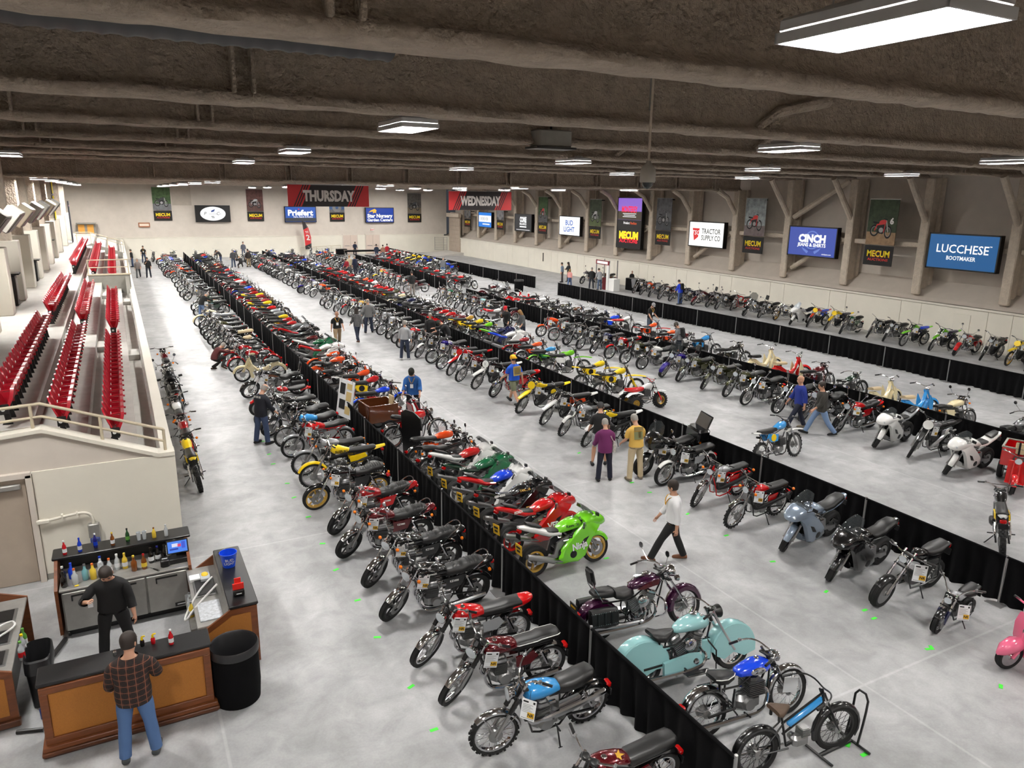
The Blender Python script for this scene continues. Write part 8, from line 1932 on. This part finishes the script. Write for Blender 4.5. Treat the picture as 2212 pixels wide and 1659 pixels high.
def decals():
    def rt(row, i): return RB[row, i][0]
    def side(r, txt, size, x, y, z, m, width=None, s=1, tilt=0.0):
        """lettering on the left (s=1) or right (s=-1) flank; reads along the flank"""
        ux = Vector((-s*cos(tilt), 0, s*sin(tilt)*s)) if s == 1 else Vector((cos(tilt), 0, sin(tilt)))
        return brand(r, txt, size, (x, s*y, z), ux, (0, s*-.18, 1), m, width)
    yb = 'print_black'; wp = 'white_plastic'; rl = mat('cap_red', (190, 24, 28), .4)
    g = rt('R1', 4); side(g, 'Ninja', .12, .2, .262, .52, wp, .34, -1, .12); side(g, 'Kawasaki', .05, .1, .168, .91, yb, .28, -1)
    g = rt('R1', 5); side(g, 'VFR', .12, .2, .262, .5, wp, .3, -1); side(g, 'HONDA', .05, -.55, .155, .9, wp, .2, -1)
    g = rt('R1', 6); side(g, 'YAMAHA', .05, .12, .17, .9, mat('print_gold', (200, 166, 80), .5), .28, -1); side(g, 'FZR', .1, .2, .262, .5, 'print_gold', .26, -1); side(g, 'GENESIS', .04, -.5, .155, .88, wp, .26, -1)
    g = rt('R1', 7); side(g, 'SKOAL', .08, .2, .262, .5, yb, .3, -1)
    g = rt('R1', 8); side(g, 'SUZUKI', .1, .2, .262, .5, yb, .4, -1); side(g, 'RGV 250', .05, -.5, .155, .9, wp, .3, -1)
    g = rt('L1', 9); side(g, 'SUZUKI', .06, .1, .135, .975, yb, .3, 1)
    g = rt('L1', 10); side(g, 'YAMAHA', .035, .12, .145, .87, yb, .18, 1)
    g = rt('R2', 3); side(g, 'YAMAHA', .05, -.4, .11, .95, wp, .3, -1); g = rt('R2', 2); side(g, 'YAMAHA', .05, -.4, .11, .95, wp, .3, -1)
    for i in (4, 5, 6, 7): side(rt('L1', i), 'Kawasaki', .032, .14, .163, .9, wp, .17, 1); side(rt('L1', i), 'KZ1000', .035, -.28, .145, .66, wp, .16, 1)
    g = rt('L2', 13); brand(g, '360', .09, (.515, .0, 1.02), (0, 1, 0), (0, 0, 1), yb, .17)
    # gold star on the nearest dark red tank
    m = MB(); pts = []
    for k in range(10):
        a = PI/2+2*PI*k/10; r = .075 if k % 2 == 0 else .03; pts.append((r*cos(a), r*sin(a)))
    m.plate(pts, 0, .004, axis='z'); m.xf(Matrix.Translation((.0, .03, .942)) @ Matrix.Rotation(.15, 4, 'Y')); ob('star_badge', m, 'paint_gold' if 'paint_gold' in MATS else paint('gold'), rt('L1', 0), smooth=False)
    # yellow rear number plates of the faired bikes
    for i in range(4, 10):
        q = MB(); q.box((-1.0, .0, .6), (.012, .24, .2), 0).box((-1.008, 0, .64), (.004, .16, .04), 1).box((-1.008, 0, .57), (.004, .12, .04), 1); ob('number_plate', q, ['yellow_sticker', yb], rt('R1', i))
    # black lot plates on the teal and purple bikes
    for i, z, x in ((2, .62, -1.2), (3, .62, -1.18)): ob('number_plate', MB().box((x, .0, z), (.012, .26, .16)).box((x-.008, 0, z+.02), (.004, .18, .03), 1), ['black', 'yellow_sticker'], rt('R1', i))
    # big hang sheets on the facing-away row
    for i in (0, 3, 11):
        r, objs, P = RB['R1', i]; o = link('lot_tag', tag_mesh(0), r); o.location = (P.head[0]-.15, .42, P.head[1]-.1); o.rotation_euler = (0, 0, 1.2)
    # stand holding the autocycle front wheel
    t = thing('wheel_chock', 'black wheel stand holding the front wheel of the autocycle', 'stand'); c = RB['R1', 0][0].matrix_world.translation; px = c.x+.70; py = c.y-.08
    ob('base', MB().tube([(px-.35, py-.22, .03), (px-.35, py+.22, .03)], .02, 7).tube([(px+.3, py-.3, .03), (px+.3, py+.3, .03)], .02, 7).tube([(px-.35, py, .03), (px+.3, py, .03)], .025, 7), 'black', t)
    ob('hoop', MB().tube(smoothpath([(px+.3, py-.1, .03), (px+.38, py-.1, .45), (px+.4, py-.1, .78), (px+.4, py+.1, .78), (px+.38, py+.1, .45), (px+.3, py+.1, .03)], 1), .017, 7), 'black', t)
    # green tape squares marking the bays
    k = 0; tm = MB(); tm.box((0, 0, .003), (.12, .055, .004)); tme = tm.mesh('tape', ['green_tape'])
    for i, it in enumerate(L1[1:14]):
        q = RB['L1', i+1][0].matrix_world.translation; o = link('floor_tape', tme, None, (3.25+.1*((i*7) % 5)/5, q.y-.35, 0), (0, 0, .4*((i % 3)-1))); tag(o, 'green floor tape, %s from the near end of the first motorcycle row' % nth(i+1), 'tape', 'green floor tape by the first row')
    for i in range(9):
        q = RB['L2', i][0].matrix_world.translation; o = link('floor_tape', tme, None, (11.55, q.y-.3, 0), (0, 0, .3*((i % 3)-1))); tag(o, 'green floor tape, %s from the near end of the row before the second drape' % nth(i+1), 'tape', 'green floor tape by the second drape')
    for i, (px, py) in enumerate([(1867, 1630), (1832, 1608), (1597, 1424), (1310, 1206), (2162, 1483), (2012, 1399), (1868, 1318)]):
        q = at(px, py); o = link('floor_tape', tme, None, (q.x, q.y, 0), (0, 0, .5*(i % 3))); tag(o, 'green floor tape lying in the open aisle, %s from the near end' % nth(i+1), 'tape', 'green floor tape in the aisle')
decals()
# ------------------------------------------------------------------ visitors
def people():
    plaid = plaid_mat('plaid_brown', (60, 34, 26), (128, 78, 56), (30, 20, 19), 12.0); plaid2 = plaid_mat('plaid_grey', (120, 120, 122), (190, 190, 190), (24, 24, 28), 16.0)
    jeans = (74, 104, 148); dkj = (34, 42, 60); blk = (20, 20, 22)
    def P(lab, px, py, rz, pose, **k):
        q = at(px, py, k.get('z', 0)); return person(lab, q.x, q.y, rz, pose, **k)
    person('man in a brown plaid shirt and blue jeans at the front bar counter', -.42, 9.75, -8, 'hold', shirt_mat=plaid, pants=jeans, shoes=(60, 64, 66), hair='short', jacket=True, wide=1.12, h=1.04)
    person('barman in black behind the counter holding a small white card', -.66, 12.25, 172, 'bar', shirt=(16, 16, 18), pants=(14, 14, 16), hair='short', wide=1.12, h=1.03)
    P('bearded man in a white shirt and black trousers striding across the aisle', 1448, 1212, 62, 'stride', shirt=(226, 226, 228), pants=(16, 16, 18), shoes=(104, 66, 44), hair='short', wide=1.06, h=1.06, extra=lanyard(False))
    P('woman in a purple jacket with a patterned handbag', 1304, 1038, -25, 'look', shirt=(104, 34, 88), pants=(20, 22, 40), hair='short', hairm='hair_grey', jacket=True, h=.98, wide=1.05, extra=bag())
    P('man in a yellow T-shirt and beige trousers, seen from behind', 1370, 1036, -12, 'look', shirt=(222, 180, 90), pants=(196, 178, 146), shoes=(120, 108, 90), long_sleeve=False, hair='short', hairm='hair_grey', h=1.04, wide=1.08, extra=back_print([(-.12, .12, .02, .12, 0), (-.1, .12, -.2, 0, 1), (-.06, .02, -.16, .0, 0)], (130, 112, 66), (120, 122, 84)))
    P('man in a black cap, black shirt and grey shorts leaning over a bike', 1293, 1004, -30, 'look', shirt=blk, pants=(150, 152, 156), shoes=(24, 24, 26), shorts=True, long_sleeve=False, cap=(52, 52, 54), h=1.04, wide=1.08)
    P('man in a bright blue printed T-shirt, olive shorts and yellow cap', 1110, 872, 10, 'walk', shirt=(26, 84, 200), pants=(110, 114, 92), shoes=(30, 30, 32), shorts=True, long_sleeve=False, cap=(236, 180, 40), capback=True, h=1.08, wide=1.12, extra=back_print([(-.14, .14, -.24, .08, 0), (-.11, .11, -.2, .04, 1), (-.08, .06, -.14, 0, 0)], (186, 160, 90), (60, 110, 170)))
    P('man in a blue jacket and black cap bending over the red scrambler', 893, 905, 150, 'look', shirt=(38, 92, 158), pants=(24, 26, 34), shoes=(60, 40, 28), cap=(28, 30, 26), h=1.06, jacket=True, wide=1.08, extra=lanyard())
    person('bald man in a dark jacket with pale letters across the back', 3.3, 22.35, -55, 'look', shirt=(22, 24, 34), pants=(56, 70, 100), hair='fringe', hairm='hair_grey', h=1.06, jacket=True, wide=1.08, extra=back_print([(-.12, -.05, .04, .1, 0), (-.03, .03, .04, .1, 0), (.05, .12, .04, .1, 0)], (190, 190, 186), (190, 190, 186)))
    P('bald man in a black polo and khaki trousers walking towards the bar', 730, 745, 172, 'walk', shirt=(18, 18, 20), pants=(140, 118, 92), long_sleeve=False, hair=None, h=1.02, wide=1.14, extra=lanyard())
    P('man in a black and white checked shirt walking away', 773, 738, 5, 'walk', shirt_mat=plaid2, pants=dkj, shoes=(80, 50, 36), hair='long', h=1.04, jacket=True)
    P('man in a grey hooded jacket standing beside the checked shirt', 797, 719, -8, 'pocket', shirt=(112, 112, 112), pants=dkj, hair='fringe', hairm='hair_grey', h=1.06, jacket=True, wide=1.1)
    P('man in a light grey sweatshirt with hands by the bikes', 875, 777, -35, 'stand', shirt=(160, 162, 164), pants=(38, 46, 66), shoes=(210, 210, 212), hair='short', hairm='hair_grey', h=1.04, wide=1.05)
    person('man in an open black jacket facing the camera among the bikes', 13.2, 33.65, 170, 'stand', shirt=(20, 20, 22), pants=dkj, hair='short', hairm='hair_grey', jacket=True, h=1.02)
    P('man in a dark cap and black jacket with a red patch', 968, 762, 70, 'lean', shirt=(22, 22, 26), pants=(70, 72, 78), cap=(48, 52, 46), jacket=True, h=1.02)
    person('man in a red cap and black coat using his phone', 17.8, 34.3, 110, 'phone', shirt=(18, 18, 20), pants=(24, 24, 28), cap=(196, 24, 36), jacket=True, h=1.04)
    P('long-haired woman in a grey vest carrying a black bag', 1128, 738, 100, 'look', shirt=(76, 78, 80), pants=(26, 34, 54), hair='long', hairm='hair_blond', jacket=True, h=.98, extra=bag((28, 28, 30)))
    P('staff member in a black T-shirt and grey cap behind the orange trail bike', 1402, 722, 190, 'look', shirt=(20, 20, 22), pants=(60, 70, 84), long_sleeve=False, cap=(150, 150, 152), h=1.04, extra=lanyard())
    P('man with a black backpack and grey sleeves by the violet cruiser', 1464, 776, 30, 'look', shirt=(120, 120, 124), pants=dkj, cap=(70, 66, 60), capback=False, h=1.02, extra=backpack())
    person('bald man in a blue hooded top walking with a phone', 19.45, 16.4, 70, 'stride', shirt=(26, 46, 130), pants=(24, 28, 46), shoes=(120, 112, 96), hair=None, h=1.06, wide=1.08, jacket=True)
    P('man in a dark olive jacket and blue jeans walking beside the bald man', 1768, 939, 60, 'walk', shirt=(48, 46, 42), pants=(110, 134, 168), shoes=(22, 22, 24), hair='short', h=1.06, wide=1.08, jacket=True)
    person('man in a blue jacket with a small backpack by the white-wall bikes', 35.3, 41.2, 5, 'look', shirt=(26, 58, 190), pants=(60, 78, 116), hair='short', hairm='hair_dark', h=1.02, jacket=True, extra=backpack((30, 30, 22)))
    P('woman in a long dark patterned skirt at the end of the white-wall drape', 1214, 610, 60, 'stand', shirt=(96, 110, 130), pants=(50, 44, 46), hair='short', h=1.0)
    P('man in a dark jacket between the skirted woman and the girl in pink', 1228, 609, 90, 'hold', shirt=(26, 26, 28), pants=(40, 40, 46), hair='long', hairm='hair_dark', h=1.0, jacket=True)
    P('girl in a pink top and jeans walking behind the drape', 1230, 618, -40, 'walk', shirt=(214, 150, 146), pants=(70, 92, 130), hair='long', hairm='hair_blond', h=.86)
    person('white-haired person in black standing at the booth', 34.5, 51.4, -40, 'hold', shirt=(18, 18, 20), pants=(24, 28, 40), hair='short', hairm='hair_grey', h=1.0, jacket=True)
    person('man in a grey hooded sweatshirt standing at the booth counter', 34.7, 50.5, -5, 'look', shirt=(140, 142, 146), pants=(64, 80, 104), hair='short', h=1.02, jacket=True)
    person('man in black behind the draped table by the booth', 37.85, 50.4, 175, 'stand', shirt=(24, 24, 26), pants=(24, 24, 28), hair='fringe', hairm='hair_grey', h=.84, jacket=True)
    P('woman in a grey patterned coat walking up the bar aisle', 300, 600, 175, 'walk', shirt=(120, 112, 110), pants=(70, 72, 74), hair='short', hairm='hair_grey', h=1.0, jacket=True)
    P('man in a black jacket on the phone walking up the bar aisle', 322, 600, 170, 'phone', shirt=(20, 20, 22), pants=(26, 30, 44), hair='short', h=1.04, jacket=True)
    P('man in a black T-shirt farther up the bar aisle', 312, 568, 180, 'stand', shirt=(20, 20, 22), pants=(48, 60, 86), long_sleeve=False, hair='short', h=1.02, extra=lanyard())
    P('man in black beside the bikes against the seating wall', 287, 577, 90, 'stand', shirt=(24, 24, 26), pants=(50, 66, 96), hair='short', h=1.0)
    P('man in a black sweater and jeans bending over the first row', 438, 693, -60, 'lean', shirt=(14, 14, 16), pants=(86, 106, 140), hair='fringe', hairm='hair_grey', h=1.04)
    person('kneeling man in a dark red shirt beside a vintage red bike', 3.15, 33.1, -70, 'crouch', shirt=(74, 24, 26), pants=(30, 26, 26), shoes=(70, 52, 40), hair='short', hairm='hair_grey', h=1.0)
    P('man in a dark top bending near the far end of the first aisle', 478, 573, 60, 'lean', shirt=(40, 38, 42), pants=(46, 56, 84), hair='short', h=1.0)
    P('man in a grey coat at the far end of the first aisle', 505, 578, 10, 'stand', shirt=(64, 64, 68), pants=(62, 74, 96), hair='short', hairm='hair_grey', h=1.04, jacket=True)
    P('person in black crouching at the far end of the first aisle', 521, 579, 10, 'crouch', shirt=(24, 22, 22), pants=(24, 22, 22), hair='short', hairm='hair_blond', h=1.0, jacket=True)
    P('man in a brown jacket and khaki trousers by the far bikes', 538, 577, 20, 'stand', shirt=(40, 32, 28), pants=(150, 130, 100), hair='short', h=1.04, jacket=True)
    P('tall man in grey standing at the far wall bikes', 527, 557, 180, 'stand', shirt=(84, 88, 98), pants=(84, 92, 106), hair='short', h=1.06)
    P('man in a navy jacket leaning at the far bikes of the second row', 586, 571, 60, 'lean', shirt=(26, 28, 40), pants=(30, 30, 36), hair='short', h=1.0)
    person('person in a maroon top among the red bikes', 18.3, 66.9, 120, 'look', shirt=(140, 22, 38), pants=(30, 32, 44), hair='short', h=1.0)
    P('person in a beige coat in the second aisle', 756, 592, 0, 'stand', shirt=(176, 164, 136), pants=(110, 100, 86), hair='short', hairm='hair_blond', h=1.0, jacket=True)
    P('man in dark navy in the second aisle beside the beige coat', 768, 596, 30, 'stand', shirt=(24, 30, 54), pants=(24, 28, 46), hair='short', hairm='hair_grey', h=1.08, jacket=True)
    P('crouching person in dark grey in the second aisle', 757, 600, 0, 'crouch', shirt=(44, 42, 44), pants=(40, 40, 44), hair='short', h=1.0, jacket=True)
    P('person in a black hooded jacket and grey trousers by the maroon bikes', 891, 638, 10, 'stand', shirt=(18, 18, 20), pants=(120, 112, 106), hair='short', h=1.04, jacket=True)
    P('man in a grey jacket and jeans by the blue motorcycle', 957, 597, -30, 'look', shirt=(104, 106, 110), pants=(84, 108, 142), hair='fringe', hairm='hair_grey', h=1.04, jacket=True)
    P('man in a navy shirt standing by the long black table', 767, 553, 180, 'look', shirt=(30, 40, 62), pants=(30, 34, 48), hair='short', h=1.0)
    P('man in a dark blue jacket seen from behind near the long table', 814, 562, 0, 'stand', shirt=(28, 36, 56), pants=(50, 64, 96), hair='short', h=1.04, jacket=True)
    P('person in a tan checked shirt near the long table', 828, 562, 0, 'stand', shirt=(150, 110, 92), pants=(90, 96, 104), hair='short', h=1.0)
    P('person in a red jacket near the long table', 837, 560, 0, 'stand', shirt=(170, 24, 40), pants=(30, 34, 48), hair='short', h=1.02, jacket=True)
    P('man in a black shirt with a badge before the white-wall bikes', 860, 575, 170, 'stand', shirt=(20, 20, 22), pants=(26, 28, 36), hair='short', h=1.0, extra=lanyard())
    # white card in the barman's hand, phone of the man in the black polo
    F, _ = fig('bar'); w = F.arm[0][2]+F.arm[0][3]*.1; a = rad(172); s = 1.12
    t = thing('card', 'small white card held in the right hand of the barman', 'card', (-.66+(w.x*cos(a)-w.y*sin(a))*s, 12.25+(w.x*sin(a)+w.y*cos(a))*s, w.z*1.03-.05)); ob('card_sheet', MB().box((0, -.02, 0), (.07, .006, .09)), 'paper', t)
people()
